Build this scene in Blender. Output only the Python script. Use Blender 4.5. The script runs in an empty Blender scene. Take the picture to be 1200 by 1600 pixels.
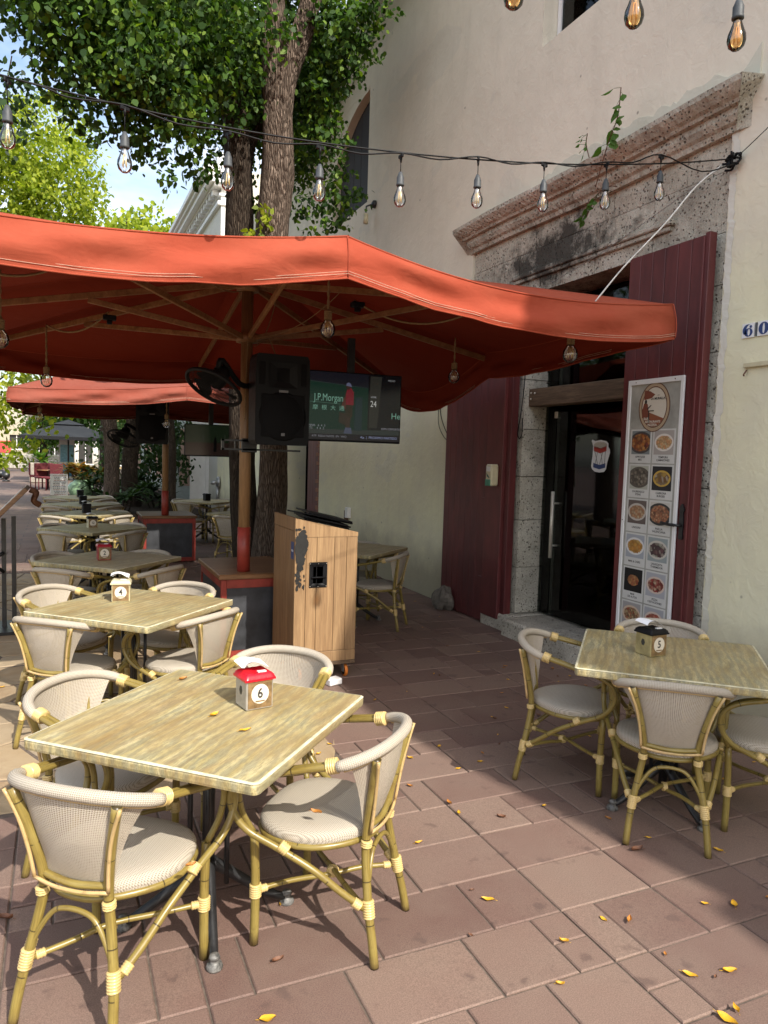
import bpy, math, random
import numpy as np
from mathutils import Vector, Matrix

R = math.radians
rnd = random.Random(7)
SC = bpy.context.scene
COL = SC.collection

# ------------------------------------------------------------------ camera
EYE = Vector((0, 0, 1.66))
yaw, pit, rol = R(23.8), R(4.4), R(1.75)
fwd = Vector((math.sin(yaw) * math.cos(pit), math.cos(yaw) * math.cos(pit), -math.sin(pit)))
rgt0 = Vector((math.cos(yaw), -math.sin(yaw), 0))
up0 = rgt0.cross(fwd)
rgt = rgt0 * math.cos(rol) + up0 * math.sin(rol)
upv = -rgt0 * math.sin(rol) + up0 * math.cos(rol)
cd = bpy.data.cameras.new('camera')
cam = bpy.data.objects.new('camera', cd)
COL.objects.link(cam)
cam.matrix_world = Matrix(((rgt.x, upv.x, -fwd.x, EYE.x), (rgt.y, upv.y, -fwd.y, EYE.y),
                           (rgt.z, upv.z, -fwd.z, EYE.z), (0, 0, 0, 1)))
cd.sensor_fit = 'VERTICAL'
cd.sensor_height = 32.0
cd.lens = 32.0 * 1150 / 1600
cd.clip_start = 0.05
cd.clip_end = 1000
SC.camera = cam

# ------------------------------------------------------------------ light
SUN_EL, SUN_H = R(43), Vector((0.24, -0.971, 0)).normalized()
sun_dir = Vector((SUN_H.x * math.cos(SUN_EL), SUN_H.y * math.cos(SUN_EL), math.sin(SUN_EL)))
sl = bpy.data.lights.new('sun', 'SUN')
sl.energy = 3.1
sl.angle = R(0.53)
sl.color = (1.0, 0.95, 0.86)
so = bpy.data.objects.new('sun', sl)
COL.objects.link(so)
so.rotation_euler = sun_dir.to_track_quat('Z', 'Y').to_euler()
W = bpy.data.worlds.new('World')
SC.world = W
W.use_nodes = True
nt = W.node_tree
nt.nodes.clear()
sky = nt.nodes.new('ShaderNodeTexSky')
sky.sky_type = 'NISHITA'
sky.sun_disc = False
sky.sun_elevation = SUN_EL
sky.sun_rotation = math.atan2(SUN_H.x, SUN_H.y)
sky.air_density = 1.2
sky.dust_density = 2.5
tc = nt.nodes.new('ShaderNodeTexCoord')
mp = nt.nodes.new('ShaderNodeMapping')
mp.inputs['Scale'].default_value = (1, 1, 2.6)
nz = nt.nodes.new('ShaderNodeTexNoise')
nz.inputs['Scale'].default_value = 2.1
nz.inputs['Detail'].default_value = 6
nz.inputs['Roughness'].default_value = 0.55
cr = nt.nodes.new('ShaderNodeValToRGB')
cr.color_ramp.elements[0].position = 0.42
cr.color_ramp.elements[0].color = (0, 0, 0, 1)
cr.color_ramp.elements[1].position = 0.68
cr.color_ramp.elements[1].color = (1, 1, 1, 1)
mx = nt.nodes.new('ShaderNodeMix')
mx.data_type = 'RGBA'
mx.inputs[7].default_value = (7.6, 7.5, 7.4, 1)
ml = nt.nodes.new('ShaderNodeMath')
ml.operation = 'MULTIPLY'
ml.inputs[1].default_value = 0.7
bg = nt.nodes.new('ShaderNodeBackground')
bg.inputs['Strength'].default_value = 0.142
ow = nt.nodes.new('ShaderNodeOutputWorld')
L = nt.links.new
L(tc.outputs['Generated'], mp.inputs[0]); L(mp.outputs[0], nz.inputs['Vector'])
L(nz.outputs['Fac'], cr.inputs[0]); L(cr.outputs[0], ml.inputs[0]); L(ml.outputs[0], mx.inputs[0])
L(sky.outputs[0], mx.inputs[6]); L(mx.outputs[2], bg.inputs['Color']); L(bg.outputs[0], ow.inputs[0])
SC.view_settings.view_transform = 'Standard'
SC.view_settings.look = 'None'
SC.view_settings.gamma = 1
SC.view_settings.use_curve_mapping = False
SC.view_settings.exposure = 0.95
try:
    SC.cycles.max_bounces = 6
    SC.cycles.diffuse_bounces = 3
    SC.cycles.glossy_bounces = 3
    SC.cycles.transparent_max_bounces = 14
    SC.cycles.caustics_reflective = False
    SC.cycles.caustics_refractive = False
except Exception:
    pass


# ------------------------------------------------------------------ materials
class N:
    """small wrapper round a material's node tree"""
    def __init__(s, name):
        s.m = bpy.data.materials.new(name)
        s.m.use_nodes = True
        s.t = s.m.node_tree
        s.t.nodes.clear()
        s.out = s.t.nodes.new('ShaderNodeOutputMaterial')

    def n(s, kind, ins=None, **kw):
        o = s.t.nodes.new('ShaderNode' + kind)
        for k, v in kw.items():
            setattr(o, k, v)
        for k, v in (ins or {}).items():
            if hasattr(v, 'is_output'):
                s.t.links.new(v, o.inputs[k])
            else:
                o.inputs[k].default_value = v
        return o

    def coord(s, which='Object', scale=(1, 1, 1), rot=(0, 0, 0)):
        c = s.n('TexCoord')
        m = s.n('Mapping', {'Scale': scale, 'Rotation': rot, 0: c.outputs[which]})
        return m.outputs[0]

    def wpos(s, scale=(1, 1, 1)):
        g = s.n('NewGeometry')
        return s.n('Mapping', {'Scale': scale, 0: g.outputs['Position']}).outputs[0]

    def noise(s, vec, scale, detail=4, rough=0.6, dist=0.0):
        return s.n('TexNoise', {'Vector': vec, 'Scale': scale, 'Detail': detail, 'Roughness': rough, 'Distortion': dist}).outputs['Fac']

    def ramp(s, fac, stops):
        r = s.n('ValToRGB', {0: fac})
        e = r.color_ramp.elements
        while len(e) < len(stops):
            e.new(0.5)
        for i, (p, c) in enumerate(stops):
            e[i].position = p
            c = (c, c, c) if isinstance(c, (int, float)) else c
            e[i].color = (*c[:3], 1)
        return r.outputs[0]

    def mix(s, f, a, b, blend='MIX'):
        o = s.n('Mix', data_type='RGBA', blend_type=blend)
        for k, v in ((0, f), (6, a), (7, b)):
            if hasattr(v, 'is_output'):
                s.t.links.new(v, o.inputs[k])
            elif k == 0:
                o.inputs[k].default_value = v
            else:
                o.inputs[k].default_value = (*v[:3], 1)
        return o.outputs[2]

    def math(s, op, a, b=0.0, c=0.0, clamp=False):
        o = s.n('Math', {0: a, 1: b, 2: c}, operation=op, use_clamp=clamp)
        return o.outputs[0]

    def bump(s, h, strength=0.3, dist=0.01, nrm=None):
        i = {'Height': h, 'Strength': strength, 'Distance': dist}
        if nrm is not None:
            i['Normal'] = nrm
        return s.n('Bump', i).outputs[0]

    def pbr(s, col, rough=0.7, metal=0.0, nrm=None, spec=0.5, emit=None, estr=0.0, trans=None):
        i = {'Roughness': rough, 'Metallic': metal, 'Specular IOR Level': spec}
        i['Base Color'] = col if hasattr(col, 'is_output') else (*col[:3], 1)
        if nrm is not None:
            i['Normal'] = nrm
        if emit is not None:
            i['Emission Color'] = emit if hasattr(emit, 'is_output') else (*emit[:3], 1)
            i['Emission Strength'] = estr
        return s.n('BsdfPrincipled', i).outputs[0]

    def done(s, sh):
        s.t.links.new(sh, s.out.inputs[0])
        return s.m


def plain(name, col, rough=0.6, metal=0.0, vary=0.25, scale=14, bump=0.15, spec=0.5):
    m = N(name)
    v = m.coord('Object')
    a = m.noise(v, scale, 5)
    c = m.mix(m.ramp(a, [(0.3, 0), (0.7, 1)]), tuple(x * (1 - vary) for x in col), tuple(min(1, x * (1 + vary)) for x in col))
    b = m.noise(v, scale * 8, 3)
    r = m.math('MULTIPLY_ADD', a, 0.3, rough - 0.15, clamp=True)
    return m.done(m.pbr(c, r, metal, m.bump(b, bump, 0.003), spec))


def flat(name, col, rough=0.5, emit=0.0):
    m = N(name)
    return m.done(m.pbr(col, rough, emit=col if emit else None, estr=emit))


def mat_stucco(name, upper, lower, split=3.1, grime=True):
    m = N(name)
    p = m.wpos()
    big = m.noise(p, 0.55, 5, 0.6)
    med = m.noise(p, 2.2, 6, 0.65)
    z = m.n('SeparateXYZ', {0: p}).outputs[2]
    zf = m.math('ADD', z, m.math('MULTIPLY', m.math('SUBTRACT', big, 0.5), 2.2))
    zf = m.n('MapRange', {'Value': zf, 'From Min': split - 0.35, 'From Max': split + 0.6}).outputs[0]
    c = m.mix(zf, lower, upper)
    c = m.mix(m.math('MULTIPLY', m.ramp(med, [(0.38, 0), (0.66, 1)]), 0.40), c, tuple(x * 0.80 for x in upper))
    pt = m.noise(m.wpos((1, .8, 1.3)), 1.35, 3, 0.45)
    c = m.mix(m.math('MULTIPLY', m.ramp(pt, [(0.60, 0), (0.615, 1)]), 0.30), c, (0.62, 0.60, 0.52))
    streak = m.noise(m.wpos((3.0, 3.0, 0.25)), 1.6, 5, 0.6)
    c = m.mix(m.math('MULTIPLY', m.ramp(streak, [(0.55, 0), (0.8, 1)]), 0.16), c, (0.36, 0.33, 0.26))
    # rising damp and dirt near the ground, a stain that belongs to the wall
    low = m.n('MapRange', {'Value': m.math('ADD', z, m.math('MULTIPLY', med, -0.5)), 'From Min': 0.0, 'From Max': 0.45, 'To Min': 1, 'To Max': 0}).outputs[0]
    c = m.mix(m.math('MULTIPLY', low, 0.55), c, (0.20, 0.17, 0.12))
    sp = m.n('TexVoronoi', {'Vector': p, 'Scale': 3.2, 'Randomness': 1.0}).outputs['Distance']
    c = m.mix(m.math('MULTIPLY', m.ramp(sp, [(0.025, 1), (0.05, 0)]), 0.7), c, (0.22, 0.20, 0.16))
    cr_ = m.n('TexVoronoi', {'Vector': m.n('Mapping', {0: p, 'Scale': (1, 1, 1)}).outputs[0], 'Scale': 1.3}, feature='DISTANCE_TO_EDGE').outputs['Distance']
    warp = m.noise(p, 6, 4)
    cr2 = m.math('ADD', cr_, m.math('MULTIPLY', warp, 0.06))
    crack = m.math('MULTIPLY', m.ramp(cr2, [(0.024, 1), (0.028, 0)]), m.ramp(m.noise(p, 0.7, 2), [(0.58, 0), (0.62, 1)]))
    c = m.mix(m.math('MULTIPLY', crack, 0.5), c, (0.30, 0.27, 0.21))
    h1 = m.noise(p, 9, 6, 0.62, 0.6)
    h2 = m.noise(p, 60, 3, 0.6)
    h3 = m.noise(m.wpos((1, 1, 1)), 2.6, 3, 0.5)
    h = m.math('ADD', m.math('MULTIPLY', m.ramp(h1, [(0.42, 0), (0.62, 1)]), 0.38), m.math('ADD', m.math('MULTIPLY', h2, 0.12), m.math('MULTIPLY', h3, 1.6)))
    h = m.math('SUBTRACT', h, m.math('MULTIPLY', crack, 0.3))
    return m.done(m.pbr(c, 0.9, nrm=m.bump(h, 0.45, 0.010), spec=0.2))


def mat_coral(name):
    m = N(name)
    p = m.wpos()
    a = m.noise(p, 2.4, 7, 0.68)
    c = m.ramp(a, [(0.28, (0.30, 0.27, 0.215)), (0.5, (0.54, 0.50, 0.41)), (0.72, (0.72, 0.68, 0.58))])
    g = m.noise(p, 1.1, 5, 0.7)
    s = m.n('SeparateXYZ', {0: p})
    # black lichen patch on the lintel
    dy = m.math('DIVIDE', m.math('SUBTRACT', s.outputs[1], 5.55), 0.95)
    dz = m.math('DIVIDE', m.math('SUBTRACT', s.outputs[2], 3.50), 0.33)
    d = m.math('SQRT', m.math('ADD', m.math('MULTIPLY', dy, dy), m.math('MULTIPLY', dz, dz)))
    d = m.math('ADD', d, m.math('MULTIPLY', m.math('SUBTRACT', m.noise(p, 4.5, 7, 0.75), 0.5), 2.6))
    c = m.mix(m.math('MULTIPLY', m.ramp(d, [(0.45, 1), (1.45, 0)]), 0.90), c, (0.025, 0.024, 0.022))
    c = m.mix(m.math('MULTIPLY', m.ramp(g, [(0.56, 0), (0.70, 1)]), 0.5), c, (0.09, 0.085, 0.075))
    v = m.n('TexVoronoi', {'Vector': p, 'Scale': 34, 'Randomness': 1.0}).outputs['Distance']
    pit_ = m.ramp(m.math('ADD', v, m.math('MULTIPLY', m.noise(p, 7, 3), 0.45)), [(0.36, 1), (0.50, 0)])
    fine_ = m.ramp(m.noise(p, 85, 4, 0.7), [(0.52, 0), (0.62, 1)])
    c = m.mix(m.math('MULTIPLY', fine_, 0.45), c, (0.12, 0.10, 0.08))
    c = m.mix(m.math('MULTIPLY', pit_, 0.75), c, (0.07, 0.055, 0.045))
    h = m.math('ADD', m.noise(p, 26, 6, 0.7), m.math('MULTIPLY', pit_, -1.3))
    h = m.math('ADD', h, m.math('MULTIPLY', m.noise(p, 5, 4), 1.2))
    return m.done(m.pbr(c, 0.95, nrm=m.bump(h, 0.8, 0.018), spec=0.15))


def mat_paver(name, island, a=(0.205, 0.132, 0.108), b=(0.158, 0.098, 0.082), c3=(0.250, 0.175, 0.140)):
    m = N(name)
    p = m.wpos()
    if island:
        r = m.n('NewGeometry').outputs['Random Per Island']
    else:
        r = m.n('ObjectInfo').outputs['Random']
    c = m.ramp(r, [(0.0, b), (0.45, a), (1.0, c3)])
    n1 = m.noise(p, 3.0, 6, 0.65)
    c = m.mix(m.math('MULTIPLY', m.ramp(n1, [(0.35, 0), (0.72, 1)]), 0.45), c, (0.245, 0.188, 0.148))
    n2 = m.noise(p, 260, 2, 0.6)
    c = m.mix(0.55, c, m.mix(m.ramp(n2, [(0.35, 0), (0.65, 1)]), (0.22, 0.20, 0.19), (0.60, 0.56, 0.53)), 'OVERLAY')
    st = m.noise(p, 9, 3, 0.5)
    c = m.mix(m.math('MULTIPLY', m.ramp(st, [(0.63, 0), (0.70, 1)]), 0.6), c, (0.10, 0.065, 0.055))
    st2 = m.noise(p, 0.9, 4, 0.6)
    c = m.mix(m.math('MULTIPLY', m.ramp(st2, [(0.48, 0), (0.7, 1)]), 0.28), c, (0.16, 0.105, 0.09))
    h = m.math('ADD', m.math('MULTIPLY', n2, 0.35), m.noise(p, 14, 4, 0.6))
    rg = m.ramp(n1, [(0.3, 0.62), (0.7, 0.82)])
    return m.done(m.pbr(c, rg, nrm=m.bump(h, 0.28, 0.006), spec=0.35))


def mat_flagstone(name):
    m = N(name)
    p = m.wpos()
    r = m.n('ObjectInfo').outputs['Random']
    c = m.ramp(r, [(0.0, (0.25, 0.165, 0.095)), (0.5, (0.34, 0.245, 0.14)), (1.0, (0.30, 0.235, 0.165))])
    n1 = m.noise(p, 3.3, 7, 0.7, 0.8)
    c = m.mix(m.ramp(n1, [(0.38, 0), (0.66, 0.8)]), c, (0.40, 0.31, 0.20))
    n3 = m.noise(p, 1.7, 5, 0.7)
    c = m.mix(m.math('MULTIPLY', m.ramp(n3, [(0.55, 0), (0.7, 1)]), 0.5), c, (0.20, 0.11, 0.06))
    n2 = m.noise(p, 120, 3)
    h = m.math('ADD', m.math('MULTIPLY', n1, 1.5), m.math('MULTIPLY', n2, 0.3))
    return m.done(m.pbr(c, 0.75, nrm=m.bump(h, 0.5, 0.01), spec=0.3))


def mat_bamboo(name, base=(0.245, 0.180, 0.046), dark=(0.105, 0.072, 0.016), nodes=True):
    m = N(name)
    uv = m.coord('UV')
    s = m.n('SeparateXYZ', {0: uv})
    st = m.noise(m.coord('UV', (220, 9, 1)), 1.0, 4, 0.6)
    c = m.mix(m.ramp(st, [(0.3, 0), (0.7, 1)]), dark, tuple(x * 1.35 for x in base))
    c = m.mix(0.45, c, base)
    vr = m.noise(m.coord('Object'), 7, 3)
    c = m.mix(m.math('MULTIPLY', m.ramp(vr, [(0.45, 0), (0.7, 1)]), 0.40), c, (0.36, 0.29, 0.09))
    blot = m.noise(m.coord('Object'), 26, 4, 0.7)
    c = m.mix(m.math('MULTIPLY', m.ramp(blot, [(0.55, 0), (0.68, 1)]), 0.45), c, (0.14, 0.085, 0.025))
    zz = m.n('SeparateXYZ', {0: m.coord('Object')}).outputs[2]
    c = m.mix(m.math('MULTIPLY', m.n('MapRange', {'Value': zz, 'From Min': 0.0, 'From Max': 0.05, 'To Min': 0.6, 'To Max': 0.0}).outputs[0], 1.0 if nodes else 0.0), c, (0.13, 0.09, 0.04))
    if nodes:
        f = m.math('FRACT', m.math('DIVIDE', s.outputs[1], 0.145))
        ring = m.ramp(f, [(0.0, 1), (0.022, 1), (0.030, 0)])
        ring = m.math('MULTIPLY', ring, m.ramp(m.noise(m.coord('Object'), 21, 1), [(0.42, 0), (0.46, 1)]))
        c = m.mix(m.math('MULTIPLY', ring, 0.9), c, (0.03, 0.02, 0.01))
    return m.done(m.pbr(c, 0.32, nrm=m.bump(st, 0.08, 0.002), spec=0.5))


def mat_weave(name, holes=True, a=(0.50, 0.44, 0.355), b=(0.24, 0.20, 0.155)):
    m = N(name)
    pit = 0.0062
    uv = m.coord('UV', (2 * math.pi / pit, 2 * math.pi / pit, 1))
    s = m.n('SeparateXYZ', {0: uv})
    sx = m.math('SINE', s.outputs[0])
    sy = m.math('SINE', s.outputs[1])
    prod = m.math('MULTIPLY', sx, sy)
    sm = m.math('ADD', m.math('MULTIPLY', sx, 0.5), m.math('MULTIPLY', sy, 0.5))
    n1 = m.noise(m.coord('Object'), 9, 4)
    col = m.mix(m.ramp(sm, [(-0.0, 0), (0.55, 1)]), a, b)
    col = m.mix(m.math('MULTIPLY', m.ramp(n1, [(0.4, 0), (0.75, 1)]), 0.22), col, (0.46, 0.38, 0.27))
    sh = m.pbr(col, 0.75, nrm=m.bump(m.math('SUBTRACT', prod, sm), 0.35, 0.002), spec=0.3)
    if holes:
        hole = m.math('GREATER_THAN', sm, 0.70)
        tr = m.n('BsdfTransparent').outputs[0]
        sh = m.n('MixShader', {0: hole, 1: sh, 2: tr}).outputs[0]
    return m.done(sh)


def mat_wood(name, dark, light, scale=(1.2, 22, 22), rough=0.45, grey=0.0, coord='Object', bump=0.2, fine=2.2, spec=0.5):
    m = N(name)
    v = m.coord(coord, scale)
    a = m.noise(v, 1.0, 7, 0.62, 0.9)
    b = m.noise(m.coord(coord, tuple(x * fine for x in scale)), 1.7, 6, 0.7, 0.3)
    r = m.n('ObjectInfo').outputs['Random']
    c = m.ramp(a, [(0.30, dark), (0.5, tuple((x + y) / 2 for x, y in zip(dark, light))), (0.68, light)])
    c = m.mix(m.math('MULTIPLY', m.ramp(b, [(0.42, 0), (0.62, 1)]), 0.45), c, tuple(x * 0.62 for x in dark))
    c = m.mix(m.math('MULTIPLY', m.math('SUBTRACT', r, 0.5), 0.5), c, tuple(x * 0.6 for x in dark))
    if grey:
        c = m.mix(grey, c, (0.42, 0.36, 0.28))
    return m.done(m.pbr(c, rough, nrm=m.bump(b, bump, 0.003), spec=spec))


def mat_tabletop(name):
    m = N(name)
    v = m.coord('Object', (2.0, 11, 8))
    a = m.noise(v, 1.0, 8, 0.66, 1.6)
    w = m.n('TexWave', {'Vector': m.coord('Object', (0.9, 3.4, 1)), 'Scale': 2.3, 'Distortion': 9.0, 'Detail': 5.0, 'Detail Scale': 1.6, 'Detail Roughness': 0.65}, bands_direction='Y').outputs['Fac']
    r = m.n('ObjectInfo').outputs['Random']
    c = m.ramp(a, [(0.30, (0.22, 0.165, 0.065)), (0.44, (0.41, 0.335, 0.15)), (0.56, (0.53, 0.455, 0.235)), (0.72, (0.65, 0.58, 0.36))])
    c = m.mix(m.math('MULTIPLY', m.ramp(w, [(0.25, 0), (0.8, 1)]), 0.58), c, (0.235, 0.235, 0.165))
    c = m.mix(m.math('MULTIPLY', m.ramp(m.noise(m.coord('Object', (1.1, 5.5, 3)), 1.3, 5, 0.6, 1.2), [(0.47, 0), (0.60, 1)]), m.math('MULTIPLY', r, 0.45)), c, (0.34, 0.20, 0.08))
    f = m.noise(m.coord('Object', (13, 95, 40)), 1.0, 4, 0.65)
    c = m.mix(m.math('MULTIPLY', m.ramp(f, [(0.50, 0), (0.60, 1)]), 0.34), c, (0.15, 0.13, 0.08))
    f2 = m.noise(m.coord('Object', (36, 300, 90)), 1.0, 3, 0.7)
    c = m.mix(m.math('MULTIPLY', m.ramp(f2, [(0.50, 0), (0.60, 1)]), 0.45), c, (0.16, 0.13, 0.075))
    big = m.noise(m.coord('Object'), 3.1, 3)
    c = m.mix(m.math('MULTIPLY', m.ramp(big, [(0.40, 0), (0.62, 1)]), 0.5), c, (0.33, 0.22, 0.09))
    g = m.n('NewGeometry')
    pt = m.ramp(g.outputs['Pointiness'], [(0.52, 0), (0.60, 1)])
    return m.done(m.pbr(c, 0.42, nrm=m.bump(m.math('ADD', f, a), 0.12, 0.002), spec=0.4))


def mat_canvas(name, col, fade, under=None):
    m = N(name)
    p = m.coord('Object')
    a = m.noise(p, 1.6, 6, 0.65)
    c = m.mix(m.math('MULTIPLY', m.ramp(a, [(0.4, 0), (0.7, 1)]), 0.5), col, fade)
    s = m.noise(m.coord('Object', (1, 1, 1)), 11, 5, 0.7)
    c = m.mix(m.math('MULTIPLY', m.ramp(s, [(0.6, 0), (0.75, 1)]), 0.2), c, tuple(x * 0.5 for x in col))
    if under:   # shade under the canopy, put into a darker underside colour
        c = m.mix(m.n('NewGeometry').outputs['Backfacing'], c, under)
    th = m.noise(m.coord('Object', (420, 420, 420)), 1.0, 1)
    wr = m.noise(m.coord('Object', (2.5, 2.5, 6)), 1.3, 3, 0.5, 0.7)
    n = m.bump(m.math('ADD', m.math('MULTIPLY', th, 0.06), m.math('MULTIPLY', wr, 1.4)), 0.42, 0.022)
    d = m.pbr(c, 0.82, nrm=n, spec=0.15)
    t = m.n('BsdfTranslucent', {0: m.mix(1.0, c, (0.95, 0.35, 0.22), 'MULTIPLY')}).outputs[0]
    return m.done(m.n('MixShader', {0: 0.035, 1: d, 2: t}).outputs[0])


def mat_leaf(name, stops, trans=0.35):
    m = N(name)
    r = m.n('NewGeometry').outputs['Random Per Island']
    c = m.ramp(r, stops)
    n1 = m.noise(m.wpos(), 1.3, 3)
    c = m.mix(m.math('MULTIPLY', m.ramp(n1, [(0.4, 0), (0.7, 1)]), 0.4), c, tuple(x * 0.6 for x in stops[0][1]))
    d = m.pbr(c, 0.55, spec=0.25)
    t = m.n('BsdfTranslucent', {0: m.mix(1.0, c, (1.5, 1.7, 0.5), 'MULTIPLY')}).outputs[0]
    return m.done(m.n('MixShader', {0: trans, 1: d, 2: t}).outputs[0])


def mat_bark(name, a=(0.105, 0.074, 0.055), b=(0.27, 0.205, 0.16)):
    m = N(name)
    v = m.coord('Object', (16, 16, 2.2))
    n1 = m.noise(v, 1.0, 7, 0.7, 0.5)
    n2 = m.noise(m.coord('Object', (60, 60, 9)), 1.0, 4, 0.65)
    vo = m.n('TexVoronoi', {'Vector': m.coord('Object', (48, 48, 7)), 'Scale': 1.0}, feature='DISTANCE_TO_EDGE').outputs['Distance']
    c = m.ramp(n1, [(0.32, a), (0.66, b)])
    c = m.mix(m.math('MULTIPLY', m.ramp(vo, [(0.02, 1), (0.16, 0)]), 0.7), c, (0.035, 0.024, 0.018))
    h = m.math('ADD', m.math('MULTIPLY', m.ramp(vo, [(0.0, 0), (0.3, 1)]), 1.2), m.math('ADD', n1, m.math('MULTIPLY', n2, 0.5)))
    return m.done(m.pbr(c, 0.95, nrm=m.bump(h, 0.9, 0.03), spec=0.15))


def mat_glass(name, tint=(1, 1, 1), ior=1.45, dens=0.0):
    m = N(name)
    f = m.n('Fresnel', {'IOR': ior}).outputs[0]
    tr = m.n('BsdfTransparent', {0: (*tint, 1)}).outputs[0]
    gl = m.n('BsdfGlossy', {'Roughness': 0.03, 0: (1, 1, 1, 1)}).outputs[0]
    f2 = m.math('MULTIPLY_ADD', f, 1.0, dens, clamp=True)
    return m.done(m.n('MixShader', {0: f2, 1: tr, 2: gl}).outputs[0])


def mat_food(name, bgc, plate, pr, cols, scale=9, centre=(0.5, 0.5), asp=0.75):
    m = N(name)
    uv = m.coord('UV')
    s = m.n('SeparateXYZ', {0: uv})
    dx = m.math('SUBTRACT', s.outputs[0], centre[0])
    dy = m.math('DIVIDE', m.math('SUBTRACT', s.outputs[1], centre[1]), asp)
    d = m.math('SQRT', m.math('ADD', m.math('MULTIPLY', dx, dx), m.math('MULTIPLY', dy, dy)))
    d2 = m.math('ADD', d, m.math('MULTIPLY', m.math('SUBTRACT', m.noise(uv, 6, 3), 0.5), 0.18))
    vo = m.n('TexVoronoi', {'Vector': uv, 'Scale': scale})
    f = m.n('SeparateXYZ', {0: vo.outputs['Color']}).outputs[0]
    food = m.ramp(f, [(i / max(1, len(cols) - 1), c) for i, c in enumerate(cols)])
    food = m.mix(m.math('MULTIPLY', m.ramp(vo.outputs['Distance'], [(0.1, 0), (0.8, 1)]), 0.6), food, tuple(x * 0.25 for x in cols[0]))
    c = m.mix(m.math('GREATER_THAN', d, pr), plate, bgc)
    c = m.mix(m.math('GREATER_THAN', d2, pr * 0.80), food, c)
    return m.done(m.pbr(c, 0.35))


M = {}
M['stucco'] = mat_stucco('stucco_wall', (0.80, 0.735, 0.60), (0.80, 0.755, 0.53))
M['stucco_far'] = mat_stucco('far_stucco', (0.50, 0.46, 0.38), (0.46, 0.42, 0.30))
M['white_wall'] = mat_stucco('white_plaster', (0.72, 0.71, 0.68), (0.62, 0.60, 0.54), 1.0)
M['render_edge'] = mat_stucco('broken_render', (0.66, 0.64, 0.53), (0.64, 0.62, 0.50), 1.0)
M['render_white'] = mat_stucco('lime_render_edge', (0.66, 0.63, 0.55), (0.60, 0.58, 0.48), 1.0)
M['coral'] = mat_coral('coral_stone')
M['paver'] = mat_paver('clay_paver', False)
M['paver_far'] = mat_paver('clay_paver_far', True)
M['mortar'] = plain('mortar', (0.125, 0.095, 0.075), 0.95, vary=0.35, scale=30, bump=0.6)
M['plaza'] = mat_paver('plaza_brick', True, (0.23, 0.15, 0.12), (0.23, 0.15, 0.12), (0.23, 0.15, 0.12))
M['flag'] = mat_flagstone('sandy_flagstone')
M['bamboo'] = mat_bamboo('bamboo')
M['rattan'] = mat_bamboo('rattan_binding', (0.62, 0.46, 0.20), (0.42, 0.29, 0.10), False)
M['trim'] = mat_bamboo('rattan_trim', (0.55, 0.39, 0.19), (0.36, 0.22, 0.08), False)
M['weave'] = mat_weave('open_weave')
M['weave_solid'] = mat_weave('tight_weave', False, (0.50, 0.445, 0.365), (0.25, 0.215, 0.165))
M['tabletop'] = mat_tabletop('laminate_tabletop')
M['table_edge'] = plain('worn_table_rim', (0.50, 0.44, 0.25), 0.5, vary=0.3, scale=22)
M['iron'] = plain('black_iron', (0.018, 0.018, 0.019), 0.38, 0.0, 0.5, 20)
M['iron_worn'] = plain('worn_iron', (0.16, 0.155, 0.145), 0.55, 0.3, 0.9, 45)
M['black'] = plain('black_plastic', (0.006, 0.006, 0.007), 0.55, 0, 0.2, 30, spec=0.22)
M['blackgrille'] = plain('speaker_grille', (0.006, 0.006, 0.007), 0.7, 0.0, 0.3, 90, 0.6, spec=0.15)
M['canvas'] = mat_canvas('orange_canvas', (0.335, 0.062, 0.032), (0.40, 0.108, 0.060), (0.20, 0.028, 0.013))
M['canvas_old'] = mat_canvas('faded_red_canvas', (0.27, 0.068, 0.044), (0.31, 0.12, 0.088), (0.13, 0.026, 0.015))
M['canvas_black'] = mat_canvas('black_canvas', (0.03, 0.033, 0.038), (0.05, 0.055, 0.06), (0.02, 0.02, 0.022))
M['thread'] = plain('white_thread', (0.55, 0.36, 0.27), 0.8)
M['rib'] = mat_wood('umbrella_wood', (0.20, 0.085, 0.03), (0.42, 0.21, 0.09), (9, 9, 9), 0.5, bump=0.1)
M['pole'] = mat_wood('pole_wood', (0.21, 0.11, 0.045), (0.40, 0.235, 0.11), (20, 20, 1.4), 0.45)
M['redpaint'] = plain('red_paint', (0.27, 0.035, 0.022), 0.5, vary=0.3, scale=8)
M['slate'] = plain('blackboard', (0.035, 0.037, 0.042), 0.55, vary=0.5, scale=6)
M['cabtop'] = mat_wood('cabinet_top', (0.16, 0.075, 0.03), (0.33, 0.165, 0.07), (1.5, 16, 16), 0.35)
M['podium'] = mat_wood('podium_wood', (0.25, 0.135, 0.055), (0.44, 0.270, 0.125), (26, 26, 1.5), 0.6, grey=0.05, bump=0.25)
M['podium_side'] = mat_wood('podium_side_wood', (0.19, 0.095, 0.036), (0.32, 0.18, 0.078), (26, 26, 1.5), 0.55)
M['maroon'] = mat_wood('maroon_paint', (0.085, 0.017, 0.018), (0.155, 0.029, 0.027), (6, 3, 1.0), 0.5, bump=0.12)
M['beam'] = mat_wood('old_beam', (0.075, 0.045, 0.025), (0.19, 0.12, 0.07), (26, 2.0, 26), 0.8, bump=0.5)
M['steel'] = plain('brushed_steel', (0.62, 0.57, 0.48), 0.38, 0.45, 0.1, 60)
M['glass'] = mat_glass('clear_glass', (0.96, 0.99, 0.97))
M['door_glass'] = mat_glass('door_glass', (0.30, 0.34, 0.32), 1.33)
M['bulb'] = mat_glass('bulb_glass', (0.97, 0.97, 0.96), 1.35, 0.09)
M['bulb_amber'] = mat_glass('amber_bulb_glass', (0.95, 0.72, 0.42), 1.55, 0.05)
M['filament'] = plain('filament', (0.80, 0.58, 0.22), 0.4, 0.0, 0.2)
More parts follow.
